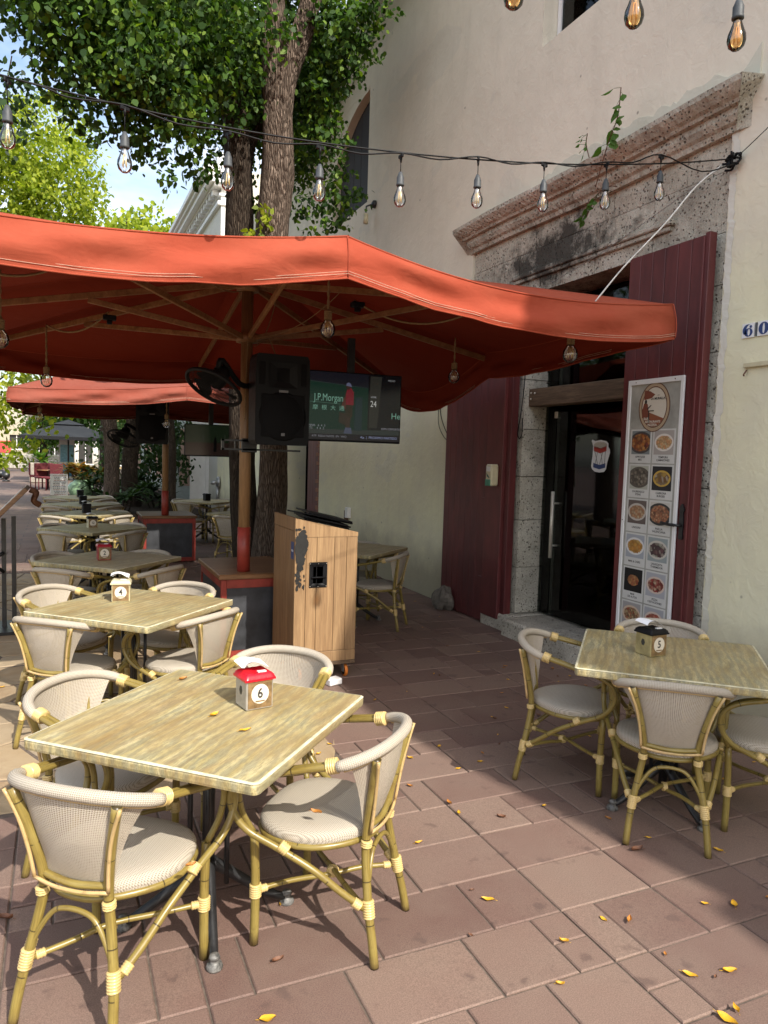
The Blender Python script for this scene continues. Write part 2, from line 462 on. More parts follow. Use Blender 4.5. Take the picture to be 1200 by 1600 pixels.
M['white'] = plain('white_paint', (0.78, 0.77, 0.76), 0.45, vary=0.05, scale=6)
M['paper'] = plain('paper', (0.85, 0.85, 0.86), 0.8, vary=0.03)
M['card'] = plain('card_paper', (0.62, 0.61, 0.58), 0.5, vary=0.05)
M['poster_bg'] = plain('poster_grey', (0.37, 0.36, 0.32), 0.4, vary=0.28, scale=5, bump=0.02)
M['ink'] = flat('dark_ink', (0.03, 0.028, 0.025))
M['ink_brown'] = flat('brown_ink', (0.13, 0.055, 0.03))
M['ink_cream'] = flat('cream_ink', (0.68, 0.62, 0.52))
M['ink_rust'] = flat('rust_ink', (0.27, 0.09, 0.045))
M['ink_blue'] = flat('blue_ink', (0.028, 0.055, 0.17))
M['ink_white'] = flat('white_ink', (0.75, 0.75, 0.75))
M['red_plastic'] = plain('red_plastic', (0.62, 0.008, 0.022), 0.3, vary=0.08)
M['dkred_plastic'] = plain('dark_red_plastic', (0.30, 0.012, 0.022), 0.35, vary=0.1)
M['gold_label'] = plain('gold_label', (0.20, 0.125, 0.055), 0.4, vary=0.5, scale=40, bump=0.02)
M['cream_plastic'] = plain('cream_plastic', (0.60, 0.54, 0.36), 0.35, vary=0.08)
M['green_plastic'] = plain('green_plastic', (0.04, 0.24, 0.15), 0.35)
M['clear_plastic'] = plain('smoky_plastic', (0.36, 0.33, 0.29), 0.2, vary=0.25, scale=10)
M['rope'] = plain('hemp_rope', (0.30, 0.20, 0.10), 0.9, vary=0.3, scale=60, bump=0.8)
M['white_cable'] = plain('white_cable', (0.70, 0.68, 0.64), 0.5)
M['leaf'] = mat_leaf('broad_leaf', [(0.0, (0.016, 0.042, 0.008)), (0.5, (0.036, 0.085, 0.012)), (0.82, (0.085, 0.165, 0.020)), (1.0, (0.18, 0.27, 0.03))], 0.30)
M['leaf_lime'] = mat_leaf('lime_leaf', [(0.0, (0.13, 0.18, 0.015)), (0.5, (0.28, 0.34, 0.03)), (1.0, (0.46, 0.48, 0.05))], 0.45)
M['leaf_far'] = mat_leaf('far_leaf', [(0.0, (0.045, 0.10, 0.02)), (1.0, (0.13, 0.24, 0.05))], 0.4)
M['leaf_dark'] = mat_leaf('dark_leaf', [(0.0, (0.012, 0.030, 0.008)), (1.0, (0.04, 0.08, 0.02))], 0.2)
M['leaf_croton'] = mat_leaf('croton_leaf', [(0.0, (0.05, 0.10, 0.02)), (0.5, (0.35, 0.25, 0.05)), (0.8, (0.40, 0.10, 0.04)), (1.0, (0.50, 0.40, 0.12))], 0.3)
M['litter_y'] = plain('yellow_leaf', (0.62, 0.34, 0.02), 0.5, vary=0.25, scale=40)
M['litter_o'] = plain('orange_leaf', (0.42, 0.17, 0.03), 0.55, vary=0.35, scale=40)
M['litter_b'] = plain('brown_leaf', (0.16, 0.065, 0.03), 0.6, vary=0.4, scale=40)
M['bark'] = mat_bark('bark')
M['bark_dark'] = mat_bark('dark_bark', (0.035, 0.026, 0.02), (0.10, 0.075, 0.055))
M['celadon'] = plain('celadon_glaze', (0.26, 0.40, 0.24), 0.25, vary=0.2, scale=5)
M['terracotta'] = plain('terracotta', (0.30, 0.14, 0.08), 0.8)
M['brick'] = plain('old_brick', (0.26, 0.12, 0.075), 0.9, vary=0.45, scale=12, bump=0.5)
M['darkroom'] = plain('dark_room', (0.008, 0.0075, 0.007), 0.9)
M['pinkpanel'] = plain('dusty_pink_panel', (0.46, 0.33, 0.27), 0.5, vary=0.1)
M['bluepaint'] = plain('pale_blue_paint', (0.42, 0.50, 0.50), 0.5, vary=0.1)
M['rubber_orange'] = plain('orange_tyre', (0.75, 0.22, 0.03), 0.5)
M['zinc'] = plain('zinc', (0.42, 0.42, 0.42), 0.4, 0.8, 0.2)
M['darkred'] = plain('wine_fabric', (0.12, 0.015, 0.02), 0.7)
M['concrete'] = plain('concrete', (0.34, 0.30, 0.25), 0.9, vary=0.3, scale=9, bump=0.5)
M['soot'] = plain('black_smear', (0.014, 0.013, 0.012), 0.6, vary=0.4, scale=50)
M['ochre'] = mat_stucco('ochre_plaster', (0.52, 0.36, 0.16), (0.50, 0.36, 0.18), 1.0)
M['rubble'] = plain('pale_rubble', (0.42, 0.39, 0.33), 0.95, vary=0.4, scale=3, bump=0.9)
M['blue_sign'] = plain('bright_blue', (0.03, 0.33, 0.55), 0.4, vary=0.1)


# ------------------------------------------------------------------ mesh builder
def catmull(pts, n=5):
    P = [Vector(p) for p in pts]
    if len(P) < 3:
        return P
    Q = [P[0] * 2 - P[1]] + P + [P[-1] * 2 - P[-2]]
    out = []
    for i in range(1, len(Q) - 2):
        a, b, c, d = Q[i - 1:i + 3]
        for k in range(n):
            t = k / n
            out.append(0.5 * ((2 * b) + (c - a) * t + (2 * a - 5 * b + 4 * c - d) * t * t + (3 * b - a - 3 * c + d) * t ** 3))
    out.append(P[-1])
    return out


class MB:
    def __init__(s):
        s.v, s.f, s.sm, s.uv, s.mi = [], [], [], [], []

    def add(s, verts, faces, smooth=False, uvs=None, mi=0, mat=None):
        o = len(s.v)
        if mat is not None:
            verts = [mat @ Vector(p) for p in verts]
        s.v += [tuple(p) for p in verts]
        for i, f in enumerate(faces):
            s.f.append([o + k for k in f])
            s.sm.append(smooth)
            s.mi.append(mi)
            s.uv.append(uvs[i] if uvs else None)
        return s

    def box(s, lo, hi, mi=0, mat=None, ch=0.0):
        x0, y0, z0 = lo
        x1, y1, z1 = hi
        if ch <= 0:
            v = [(x0, y0, z0), (x1, y0, z0), (x1, y1, z0), (x0, y1, z0), (x0, y0, z1), (x1, y0, z1), (x1, y1, z1), (x0, y1, z1)]
            f = [(0, 3, 2, 1), (4, 5, 6, 7), (0, 1, 5, 4), (1, 2, 6, 5), (2, 3, 7, 6), (3, 0, 4, 7)]
            return s.add(v, f, mi=mi, mat=mat)
        c = ch
        v = []
        for x, sx in ((x0, 1), (x1, -1)):
            for y, sy in ((y0, 1), (y1, -1)):
                for z, sz in ((z0, 1), (z1, -1)):
                    v += [(x, y + sy * c, z + sz * c), (x + sx * c, y, z + sz * c), (x + sx * c, y + sy * c, z)]
        idx = lambda i, j, k, a: ((i * 2 + j) * 2 + k) * 3 + a
        f = []
        for i in (0, 1):
            q = [idx(i, 0, 0, 0), idx(i, 1, 0, 0), idx(i, 1, 1, 0), idx(i, 0, 1, 0)]
            f.append(q if i == 1 else q[::-1])
            q = [idx(0, i, 0, 1), idx(1, i, 0, 1), idx(1, i, 1, 1), idx(0, i, 1, 1)]
            f.append(q if i == 0 else q[::-1])
            q = [idx(0, 0, i, 2), idx(1, 0, i, 2), idx(1, 1, i, 2), idx(0, 1, i, 2)]
            f.append(q if i == 1 else q[::-1])
        for j in (0, 1):
            for k in (0, 1):
                f.append([idx(0, j, k, 1), idx(1, j, k, 1), idx(1, j, k, 2), idx(0, j, k, 2)])
                f.append([idx(j, 0, k, 0), idx(j, 1, k, 0), idx(j, 1, k, 2), idx(j, 0, k, 2)])
                f.append([idx(j, k, 0, 0), idx(j, k, 1, 0), idx(j, k, 1, 1), idx(j, k, 0, 1)])
                for i in (0, 1):
                    pass
        for i in (0, 1):
            for j in (0, 1):
                for k in (0, 1):
                    f.append([idx(i, j, k, 0), idx(i, j, k, 1), idx(i, j, k, 2)])
        return s.add(v, f, mi=mi, mat=mat)

    def tube(s, pts, r, seg=8, caps=True, mi=0, closed=False, mat=None, flat_=1.0):
        P = [Vector(p) for p in pts]
        n = len(P)
        rr = r if isinstance(r, (list, tuple)) else [r] * n
        T = []
        for i in range(n):
            a = P[(i - 1) % n] if (closed or i > 0) else P[i]
            b = P[(i + 1) % n] if (closed or i < n - 1) else P[i]
            t = (b - a)
            T.append(t.normalized() if t.length > 1e-9 else Vector((0, 0, 1)))
        ref = Vector((0, 0, 1)) if abs(T[0].z) < 0.9 else Vector((1, 0, 0))
        nrm = (ref - T[0] * ref.dot(T[0])).normalized()
        v, uvr, ln = [], [], 0.0
        for i in range(n):
            if i:
                ln += (P[i] - P[i - 1]).length
                nrm = nrm - T[i] * nrm.dot(T[i])
                nrm = nrm.normalized() if nrm.length > 1e-9 else T[i].orthogonal().normalized()
            bn = T[i].cross(nrm)
            for k in range(seg):
                a = 2 * math.pi * k / seg
                v.append(P[i] + nrm * (math.cos(a) * rr[i] * flat_) + bn * (math.sin(a) * rr[i]))
            uvr.append(ln)
        f, uv = [], []
        m = n if closed else n - 1
        for i in range(m):
            j = (i + 1) % n
            for k in range(seg):
                k2 = (k + 1) % seg
                f.append([i * seg + k, i * seg + k2, j * seg + k2, j * seg + k])
                r0 = rr[i] * 2 * math.pi / seg
                l1 = uvr[j] if j else uvr[-1] + 0.01
                uv.append([(k * r0, uvr[i]), ((k + 1) * r0, uvr[i]), ((k + 1) * r0, l1), (k * r0, l1)])
        if caps and not closed:
            f.append(list(range(seg))[::-1]); uv.append(None)
            f.append([(n - 1) * seg + k for k in range(seg)]); uv.append(None)
        return s.add(v, f, True, uv, mi, mat)

    def lathe(s, prof, seg=20, centre=(0, 0, 0), mi=0, mat=None, smooth=True):
        c = Vector(centre)
        v, f = [], []
        n = len(prof)
        for r_, z in prof:
            for k in range(seg):
                a = 2 * math.pi * k / seg
                v.append(c + Vector((r_ * math.cos(a), r_ * math.sin(a), z)))
        for i in range(n - 1):
            for k in range(seg):
                k2 = (k + 1) % seg
                f.append([i * seg + k, i * seg + k2, (i + 1) * seg + k2, (i + 1) * seg + k])
        f.append(list(range(seg))[::-1])
        f.append([(n - 1) * seg + k for k in range(seg)])
        return s.add(v, f, smooth, None, mi, mat)

    def prism(s, poly, a, b, axis=2, mi=0, mat=None):
        """poly: 2-D outline, extruded along axis from a to b"""
        def P(p, h):
            return {0: (h, p[0], p[1]), 1: (p[0], h, p[1]), 2: (p[0], p[1], h)}[axis]
        n = len(poly)
        v = [P(p, a) for p in poly] + [P(p, b) for p in poly]
        f = [list(range(n))[::-1], list(range(n, 2 * n))]
        f += [[i, (i + 1) % n, n + (i + 1) % n, n + i] for i in range(n)]
        return s.add(v, f, mi=mi, mat=mat)

    def grid(s, fn, nu, nv, us=1.0, vs=1.0, mi=0, smooth=True, closed_u=False):
        v = [fn(i / nu, j / nv) for j in range(nv + 1) for i in range(nu + 1)]
        f, uv = [], []
        for j in range(nv):
            for i in range(nu):
                a = j * (nu + 1) + i
                f.append([a, a + 1, a + nu + 2, a + nu + 1])
                uv.append([(i / nu * us, j / nv * vs), ((i + 1) / nu * us, j / nv * vs), ((i + 1) / nu * us, (j + 1) / nv * vs), (i / nu * us, (j + 1) / nv * vs)])
        return s.add(v, f, smooth, uv, mi)

    def mesh(s, name, mats):
        me = bpy.data.meshes.new(name)
        me.from_pydata(s.v, [], s.f)
        for m in (mats if isinstance(mats, (list, tuple)) else [mats]):
            me.materials.append(m)
        me.polygons.foreach_set('use_smooth', s.sm)
        me.polygons.foreach_set('material_index', s.mi)
        if any(u for u in s.uv):
            ul = me.uv_layers.new(name='UVMap')
            flatuv = []
            for f, u in zip(s.f, s.uv):
                for k in range(len(f)):
                    flatuv += (u[k] if u else (0.0, 0.0))
            ul.data.foreach_set('uv', flatuv)
        me.update()
        return me

    def build(s, name, mats, parent=None, loc=(0, 0, 0), rz=0.0, fix=True):
        me = s.mesh(name, mats)
        if fix:
            import bmesh
            bm = bmesh.new(); bm.from_mesh(me)
            bmesh.ops.recalc_face_normals(bm, faces=bm.faces)
            bm.to_mesh(me); bm.free()
        return link(name, me, parent, loc, rz)


def link(name, me, parent=None, loc=(0, 0, 0), rz=0.0):
    o = bpy.data.objects.new(name, me)
    COL.objects.link(o)
    if parent:
        o.parent = parent
    o.location = loc
    o.rotation_euler = (0, 0, rz)
    return o


def tag(o, label=None, cat=None, group=None, kind=None):
    if label: o['label'] = label
    if cat: o['category'] = cat
    if group: o['group'] = group
    if kind: o['kind'] = kind
    return o


def thing(name, label, cat, loc=(0, 0, 0), rz=0.0, group=None):
    o = bpy.data.objects.new(name, None)
    COL.objects.link(o)
    o.empty_display_size = 0.1
    o.location = loc
    o.rotation_euler = (0, 0, rz)
    return tag(o, label, cat, group)


KIDS = {}
def children(o):
    return [c for c in bpy.data.objects if c.parent == o]


def copy_tree(o, parent=None, kids=None):
    c = o.copy()
    COL.objects.link(c)
    if parent:
        c.parent = parent
    if o.name not in KIDS:
        KIDS[o.name] = children(o)
    for ch in KIDS[o.name]:
        copy_tree(ch, c)
    return c


def frame_mat(origin, xd, yd):
    x = Vector(xd).normalized(); y = Vector(yd).normalized(); z = x.cross(y)
    o = Vector(origin)
    return Matrix(((x.x, y.x, z.x, o.x), (x.y, y.y, z.y, o.y), (x.z, y.z, z.z, o.z), (0, 0, 0, 1)))


def text_mesh(txt, size, extrude=0.0004, align='CENTER', bold=0.0, squash=1.0):
    cu = bpy.data.curves.new('txt', 'FONT')
    cu.body = txt
    cu.size = size
    cu.align_x = align
    cu.align_y = 'CENTER'
    cu.extrude = extrude
    cu.offset = bold
    cu.resolution_u = 3
    ob = bpy.data.objects.new('txt', cu)
    COL.objects.link(ob)
    dg = bpy.context.evaluated_depsgraph_get()
    me = bpy.data.meshes.new_from_object(ob.evaluated_get(dg))
    bpy.data.objects.remove(ob)
    return me


def text(name, txt, size, mat, parent, M4, bold=0.0, squash=1.0, extrude=0.0004, align='CENTER'):
    me = text_mesh(txt, size, extrude, align, bold)
    if squash != 1.0:
        for v in me.vertices:
            v.co.x *= squash
    me.materials.clear()
    me.materials.append(mat)
    o = link(name, me, parent)
    o.matrix_local = M4
    return o


WALLX = (0, -1, 0), (0, 0, 1)      # text directions on a wall that faces -X
FRONTY = (1, 0, 0), (0, 0, 1)      # ... on a face that looks to -Y

# ================================================================== GROUND
GX = 4.0
ground = MB().box((-140, -30, -0.5), (140, 260, -0.0075)).build('ground', M['mortar'])
tag(ground, kind='structure')
far = MB()
far.add([(-60, 13.5, -0.004), (3.9, 13.5, -0.004), (3.9, 120, -0.004), (-60, 120, -0.004)], [(0, 1, 2, 3)])
pz = N('plaza_paving')
pp = pz.wpos()
br = pz.n('TexBrick', {'Vector': pp, 'Scale': 1.0, 'Mortar Size': 0.012, 'Brick Width': 0.62, 'Row Height': 0.3, 0 + 1: (0.20, 0.13, 0.10, 1), 2: (0.15, 0.098, 0.082, 1), 3: (0.12, 0.09, 0.075, 1)})
cc = pz.mix(pz.math('MULTIPLY', pz.ramp(pz.noise(pp, 0.6, 5), [(0.4, 0), (0.7, 1)]), 0.4), br.outputs[0], (0.23, 0.185, 0.145))
M['plaza'] = pz.done(pz.pbr(cc, 0.8, nrm=pz.bump(pz.noise(pp, 8, 4), 0.3, 0.01)))
pave_far = far.build('plaza_paving', M['plaza'], fix=False)
tag(pave_far, kind='structure')

pavement = bpy.data.objects.new('pavement', None)
COL.objects.link(pavement)
tag(pavement, kind='structure')


def in_flag(x, y):
    """the sandy flagstone area to the left; its right end is ragged"""
    if y < 3.6 or y > 10.6 or x < -9:
        return False
    e = 1.52 + 0.10 * math.sin(y * 5.1) - (0.25 if y > 4.3 else 0)
    if y < 4.0:
        e -= (4.0 - y) * 0.4
    return x < e


def project(p):
    d = Vector(p) - EYE
    w = d.dot(fwd)
    if w < 0.1:
        return None
    return 600 + 1150 * d.dot(rgt) / w, 800 - 1150 * d.dot(upv) / w, w


UX, UY = 0.1435, 0.1460
tiles = []
pr = random.Random(21)
row0 = -14
for band in range(row0, 42):
    y0 = 1.8085 + band * 2 * UY
    x = 1.55 - 16 * UX * 3
    x += pr.choice([0, 1, 2]) * UX
    x = 1.55 + math.floor((-7.2 - 1.55) / UX) * UX + (x - x)
    ch = pr.choice([0, 1, 2])
    x += ch * UX
    while x < 4.05:
        r = pr.random()
        if r < 0.38:
            tiles.append((x, y0, 3, 2)); w = 3
        elif r < 0.67:
            tiles.append((x, y0, 2, 2)); w = 2
        elif r < 0.80:
            tiles.append((x, y0, 1, 2)); w = 1
        elif r < 0.90:
            tiles += [(x, y0, 1, 1), (x, y0 + UY, 1, 1)]; w = 1
        else:
            if pr.random() < 0.5:
                tiles += [(x, y0, 2, 1), (x, y0 + UY, 1, 1), (x + UX, y0 + UY, 1, 1)]
            else:
                tiles += [(x, y0 + UY, 2, 1), (x, y0, 1, 1), (x + UX, y0, 1, 1)]
            w = 2
        x += w * UX


def paver_verts(w, d, g=0.0034, ch=0.0045, wob=0.0):
    x0, x1, y0, y1 = g, w - g, g, d - g
    v = [(x0, y0, -0.021), (x1, y0, -0.021), (x1, y1, -0.021), (x0, y1, -0.021),
         (x0, y0, -ch), (x1, y0, -ch), (x1, y1, -ch), (x0, y1, -ch),
         (x0 + ch, y0 + ch, 0), (x1 - ch, y0 + ch, 0), (x1 - ch, y1 - ch, 0), (x0 + ch, y1 - ch, 0)]
    f = [(0, 1, 5, 4), (1, 2, 6, 5), (2, 3, 7, 6), (3, 0, 4, 7), (4, 5, 9, 8), (5, 6, 10, 9), (6, 7, 11, 10), (7, 4, 8, 11), (8, 9, 10, 11)]
    return v, f


scored = []
for t in tiles:
    x, y, a, b = t
    cx, cy = x + a * UX / 2, y + b * UY / 2
    if in_flag(cx, cy) or cy > 13.6 or cx > GX + 0.05:
        continue
    q = project((cx, cy, 0))
    area = 0
    if q and -60 < q[0] < 1260 and q[1] < 1680:
        area = a * b / q[2] ** 3
    scored.append((area, t))
scored.sort(key=lambda s: -s[0])
pm = {}
rest = MB()
npv = 0
for area, (x, y, a, b) in scored:
    if area > 0 and npv < 298:
        if (a, b) not in pm:
            v, f = paver_verts(a * UX, b * UY)
            pm[(a, b)] = MB().add(v, f).mesh('paver', M['paver'])
        o = link('paver', pm[(a, b)], pavement, (x, y, pr.uniform(-0.0022, 0.0022)))
        o.rotation_euler = (pr.gauss(0, 0.0025), pr.gauss(0, 0.0025), pr.gauss(0, 0.0012))
        npv += 1
    else:
        v, f = paver_verts(a * UX, b * UY)
        dz = pr.uniform(-0.002, 0.002)
        rest.add([(p[0] + x, p[1] + y, p[2] + dz) for p in v], f)
tag(rest.build('small_pavers', M['paver_far'], pavement, fix=False), kind='stuff')

terrace = bpy.data.objects.new('terrace', None)
COL.objects.link(terrace)
tag(terrace, kind='structure')
fr = random.Random(4)
fx0, fy0, fs = -4.6, 3.6, 0.40
nx_, ny_ = 16, 18
node = {}
for i in range(nx_ + 1):
    for j in range(ny_ + 1):
        jy = 0 if j == 0 else fr.uniform(-.11, .11)
        node[i, j] = (fx0 + i * fs + fr.uniform(-.11, .11) + (0.2 if j % 2 else 0), fy0 + j * fs + jy)
for i in range(nx_):
    for j in range(ny_):
        quad = [node[i, j], node[i + 1, j], node[i + 1, j + 1], node[i, j + 1]]
        c = (sum(p[0] for p in quad) / 4, sum(p[1] for p in quad) / 4)
        if not in_flag(c[0], c[1]):
            continue
        lim = 1.50
        poly = []
        for k in range(4):
            a, b = quad[k], quad[(k + 1) % 4]
            poly.append(a)
            mxp = ((a[0] + b[0]) / 2 + fr.uniform(-.02, .02), (a[1] + b[1]) / 2 + (fr.uniform(-.02, .02) if not (j == 0 and k == 0) else 0))
            poly.append(mxp)
        poly = [(min(p[0], lim), p[1]) for p in poly]
        sh = lambda p, e: (c[0] + (p[0] - c[0]) * e, c[1] + (p[1] - c[1]) * e)
        n = len(poly)
        h = fr.uniform(-0.004, 0.003)
        v = [(*sh(p, .955), -0.021) for p in poly] + [(*sh(p, .955), h - .006) for p in poly] + [(*sh(p, .925), h) for p in poly]
        f = [[a, (a + 1) % n, n + (a + 1) % n, n + a] for a in range(n)] + [[n + a, n + (a + 1) % n, 2 * n + (a + 1) % n, 2 * n + a] for a in range(n)] + [list(range(2 * n, 3 * n))]
        MB().add([(p[0] - c[0], p[1] - c[1], p[2]) for p in v], f).build('flagstone', M['flag'], terrace, (c[0], c[1], 0), fix=False)

# ================================================================== RESTAURANT BUILDING
X0, X1, HB = 4.01, 4.42, 7.1


def wall_with_holes(y0, y1, z0, z1, holes, xa, xb):
    """slab in x from xa to xb, rectangular holes (ya, yb, za, zb)"""
    mb = MB()
    ys = sorted({y0, y1} | {h[0] for h in holes} | {h[1] for h in holes})
    for a, b in zip(ys, ys[1:]):
        hz = sorted((h[2], h[3]) for h in holes if h[0] <= a and h[1] >= b)
        z = z0
        for c, d in hz:
            if c > z:
                mb.box((xa, a, z), (xb, b, c))
            z = d
        if z < z1:
            mb.box((xa, a, z), (xb, b, z1))
    # drop the interior faces that touch each other
    return mb


house = thing('restaurant_building', 'cream plastered colonial building with a wide stone doorway and tall maroon doors', 'building')
DOOR = (3.9, 5.93, 0.0, 3.2)
STONE = (3.66, 6.95, 0.0, 3.86)
WIN = (4.62, 5.86, 5.39, 6.95)
ARCH = (10.02, 11.5, 5.25, 6.85)
BRK = (11.86, 13.9, 0.0, 2.9)
wall_with_holes(-4.8, 20.7, -0.02, HB, [STONE, WIN, ARCH, BRK], X0, X1).build('wall', M['stucco'], house)
# roof, back and ends so that no sun gets in behind the facade
sh_ = MB()
sh_.box((X1, -4.8, HB - 0.3), (12, 20.7, HB - 0.05))
sh_.box((12, -4.8, -0.02), (12.3, 20.7, HB - 0.002))
sh_.box((X1, 20.45, -0.02), (12, 20.69, HB - 0.31))
sh_.box((X1, -4.8, -0.02), (12, -4.5, HB - 0.31))
sh_.box((X0, -4.8, HB), (12, 15.6, 8.5))
sh_.build('roof', M['stucco'], house)
nb = thing('added_low_building', 'low cream plastered block added out of view to let sun onto the front paving', 'building', (4.02, -4.82, 0))  # added unseen, kept low so its shadow spares the foreground paving
MB().box((0, -9, -.02), (8, 0, 6.3)).build('wall', M['stucco'], nb)
MB().box((-.12, -9, 6.301), (8, .0, 6.5), ch=.02).build('parapet', M['stucco'], nb)
for k_ in range(2):
    w_n = MB().box((-.03, -3.4 - 3.4 * k_, 0.9), (-.002, -2.2 - 3.4 * k_, 3.0), ch=.01).build('window', M['maroon'], nb)
    MB().box((-.08, -3.5 - 3.4 * k_, 0.80), (-.001, -2.1 - 3.4 * k_, 0.895), ch=.01).build('sill', M['coral'], w_n)
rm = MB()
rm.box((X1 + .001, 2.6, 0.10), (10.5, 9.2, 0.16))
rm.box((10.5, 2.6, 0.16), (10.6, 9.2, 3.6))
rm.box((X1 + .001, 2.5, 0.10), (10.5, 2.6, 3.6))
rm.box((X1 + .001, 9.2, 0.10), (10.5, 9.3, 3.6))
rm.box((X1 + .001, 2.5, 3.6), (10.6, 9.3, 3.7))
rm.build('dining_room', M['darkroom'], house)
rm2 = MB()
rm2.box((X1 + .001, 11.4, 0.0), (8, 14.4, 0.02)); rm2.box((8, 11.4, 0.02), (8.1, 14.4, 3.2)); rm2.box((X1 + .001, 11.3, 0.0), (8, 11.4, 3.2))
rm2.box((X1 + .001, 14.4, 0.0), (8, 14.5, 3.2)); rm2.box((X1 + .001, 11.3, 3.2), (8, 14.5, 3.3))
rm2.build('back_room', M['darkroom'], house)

# --- stone door surround, block by block
st = random.Random(5)


def stone_block(lo, hi, name='stone_block', ch=0.007, segs=5):
    """a weathered block: front face gridded and jittered"""
    mb = MB()
    (xa, ya, za), (xb, yb, zb) = lo, hi
    g = 0.003
    ya += g; yb -= g; za += g; zb -= g
    ny = max(2, int((yb - ya) / 0.09)); nz = max(2, int((zb - za) / 0.09))
    def fn(u, v):
        e = min(u, 1 - u, v, 1 - v)
        d = 0 if e > 0.001 else ch
        return (xa + d + (st.uniform(-.004, .006) if e > 0.001 else st.uniform(0, .004)), ya + (yb - ya) * u, za + (zb - za) * v)
    mb.grid(fn, ny, nz, smooth=False)
    mb.box((xa + 0.012, ya, za), (xb, yb, zb))
    return mb.build(name, M['coral'], house)


XS = 4.022
zc = [0.17, 0.62, 1.08, 1.5, 1.95, 2.42, 2.86, 3.2]
for a, b in zip(zc, zc[1:]):
    off = 0.0 if st.random() < 0.5 else 0.14
    ym = 6.42 + off
    stone_block((XS, 5.93, a), (X1, ym, b))
    stone_block((XS, ym, a), (X1, 6.95, b))
    stone_block((XS, 3.66, a), (X1, 3.9, b))
ycut = [3.66, 4.35, 5.0, 5.52, 6.1, 6.55, 6.95]
for a, b in zip(ycut, ycut[1:]):
    stone_block((XS, a, 3.2), (X1, b, 3.60))
ycut = [3.66, 4.05, 4.8, 5.3, 5.85, 6.4, 6.95]
for a, b in zip(ycut, ycut[1:]):
    stone_block((XS + .004, a, 3.60), (X1, b, 3.86))
mo = MB()
mo.box((XS - .03, 4.15, 3.325), (XS + .012, 6.12, 3.36), ch=0.006)
mo.box((XS - .05, 4.12, 3.36), (XS + .012, 6.15, 3.40), ch=0.008)
mo.build('lintel_moulding', M['coral'], house)
# cornice with a moulded profile, worn edge
prof = [(4.03, 3.80), (3.985, 3.80), (3.975, 3.835), (3.95, 3.85), (3.93, 3.885), (3.93, 3.925), (3.895, 3.93), (3.885, 3.95), (3.86, 3.965),
        (3.835, 3.99), (3.815, 4.015), (3.812, 4.05), (3.83, 4.062), (4.03, 4.085)]
co = MB()
NY = 150
def cfn(u, v):
    k = min(len(prof) - 1, int(round(v * (len(prof) - 1))))
    px, pz_ = prof[k]
    y = 3.44 + (7.07 - 3.44) * u
    # mitred returns at both ends
    inset = (px - 3.812)
    y = 3.44 + inset + (7.07 - 3.44 - 2 * inset) * u if px < 4.02 else y
    j = 0.0035 if 0 < u < 1 else 0.002
    w = st.uniform(-j, j) if 0 < k < len(prof) - 1 else 0
    return (px + w, y, pz_ + w * .6 + 0.010 * math.sin(y * 2.2) )
co.grid(cfn, NY, len(prof) - 1, smooth=False)
co.add([cfn(0, k / 13) for k in range(14)], [list(range(14))])
co.add([cfn(1, k / 13) for k in range(14)], [list(range(13, -1, -1))])
co.build('cornice', M['coral'], house, fix=False)
# ragged broken render above the cornice and beside the stone
def ragged(pts_lo, pts_hi, x, name, mat, th=0.012):
    mb = MB()
    n = len(pts_lo)
    v = [(x, p[0], p[1]) for p in pts_lo] + [(x, p[0], p[1]) for p in pts_hi] + [(x + th, p[0], p[1]) for p in pts_lo] + [(x + th, p[0], p[1]) for p in pts_hi]
    f = []
    for i in range(n - 1):
        f.append([i, i + 1, n + i + 1, n + i])
        f.append([n + i, n + i + 1, 3 * n + i + 1, 3 * n + i])
        f.append([i, 2 * n + i, 2 * n + i + 1, i + 1])
    f.append([0, n, 3 * n, 2 * n]); f.append([n - 1, 3 * n - 1, 4 * n - 1, 2 * n - 1])
    return mb.add(v, f).build(name, M[mat], house)
lo_, hi_ = [], []
y = 3.47
hcur = 0.12
while y < 6.95:
    t = (y - 3.47) / 3.5
    hcur += st.uniform(-.035, .03)
    hcur = min(0.16, max(0.05, hcur)) if y > 3.6 else 0.20 - (y - 3.47) * 1.0
    lo_.append((y, 4.055)); hi_.append((y, 4.095 + hcur * (1.0 if t < .6 else 0.75)))
    y += st.uniform(.02, .06)
ragged(lo_, hi_, X0 - 0.011, 'broken_render', 'render_edge')
# light plaster lip at the right edge of the stone
lo_, hi_ = [], []
z = 0.1
while z < 3.9:
    lo_.append((3.60 + st.uniform(-.010, .012), z)); hi_.append((3.668 + st.uniform(-.016, .016), z)); z += st.uniform(.02, .05)
mb = MB()
n = len(lo_)
v = []
for (ya, za), (yb, zb) in zip(lo_, hi_):
    v += [(X0 - .002, ya, za), (X0 - .010, (ya + yb) / 2 + .012, za), (X0 + .016, yb, zb)]
f = []
for i in range(n - 1):
    f += [[3 * i, 3 * i + 1, 3 * i + 4, 3 * i + 3], [3 * i + 1, 3 * i + 2, 3 * i + 5, 3 * i + 4]]
mb.add(v, f).build('plaster_lip', M['render_white'], house, fix=False)

# --- threshold
th = MB()
for a, b in ((3.7, 4.45), (4.45, 5.2), (5.2, 5.85), (5.85, 6.36)):
    stone_x = 3.83 + (0.06 if a > 5.5 else 0) + st.uniform(-.02, .02)
    t = MB().box((stone_x, a + .004, -0.02), (4.5, b - .004, 0.165 + st.uniform(-.008, .004)), ch=0.02)
    t.build('threshold_stone', M['coral'], house)

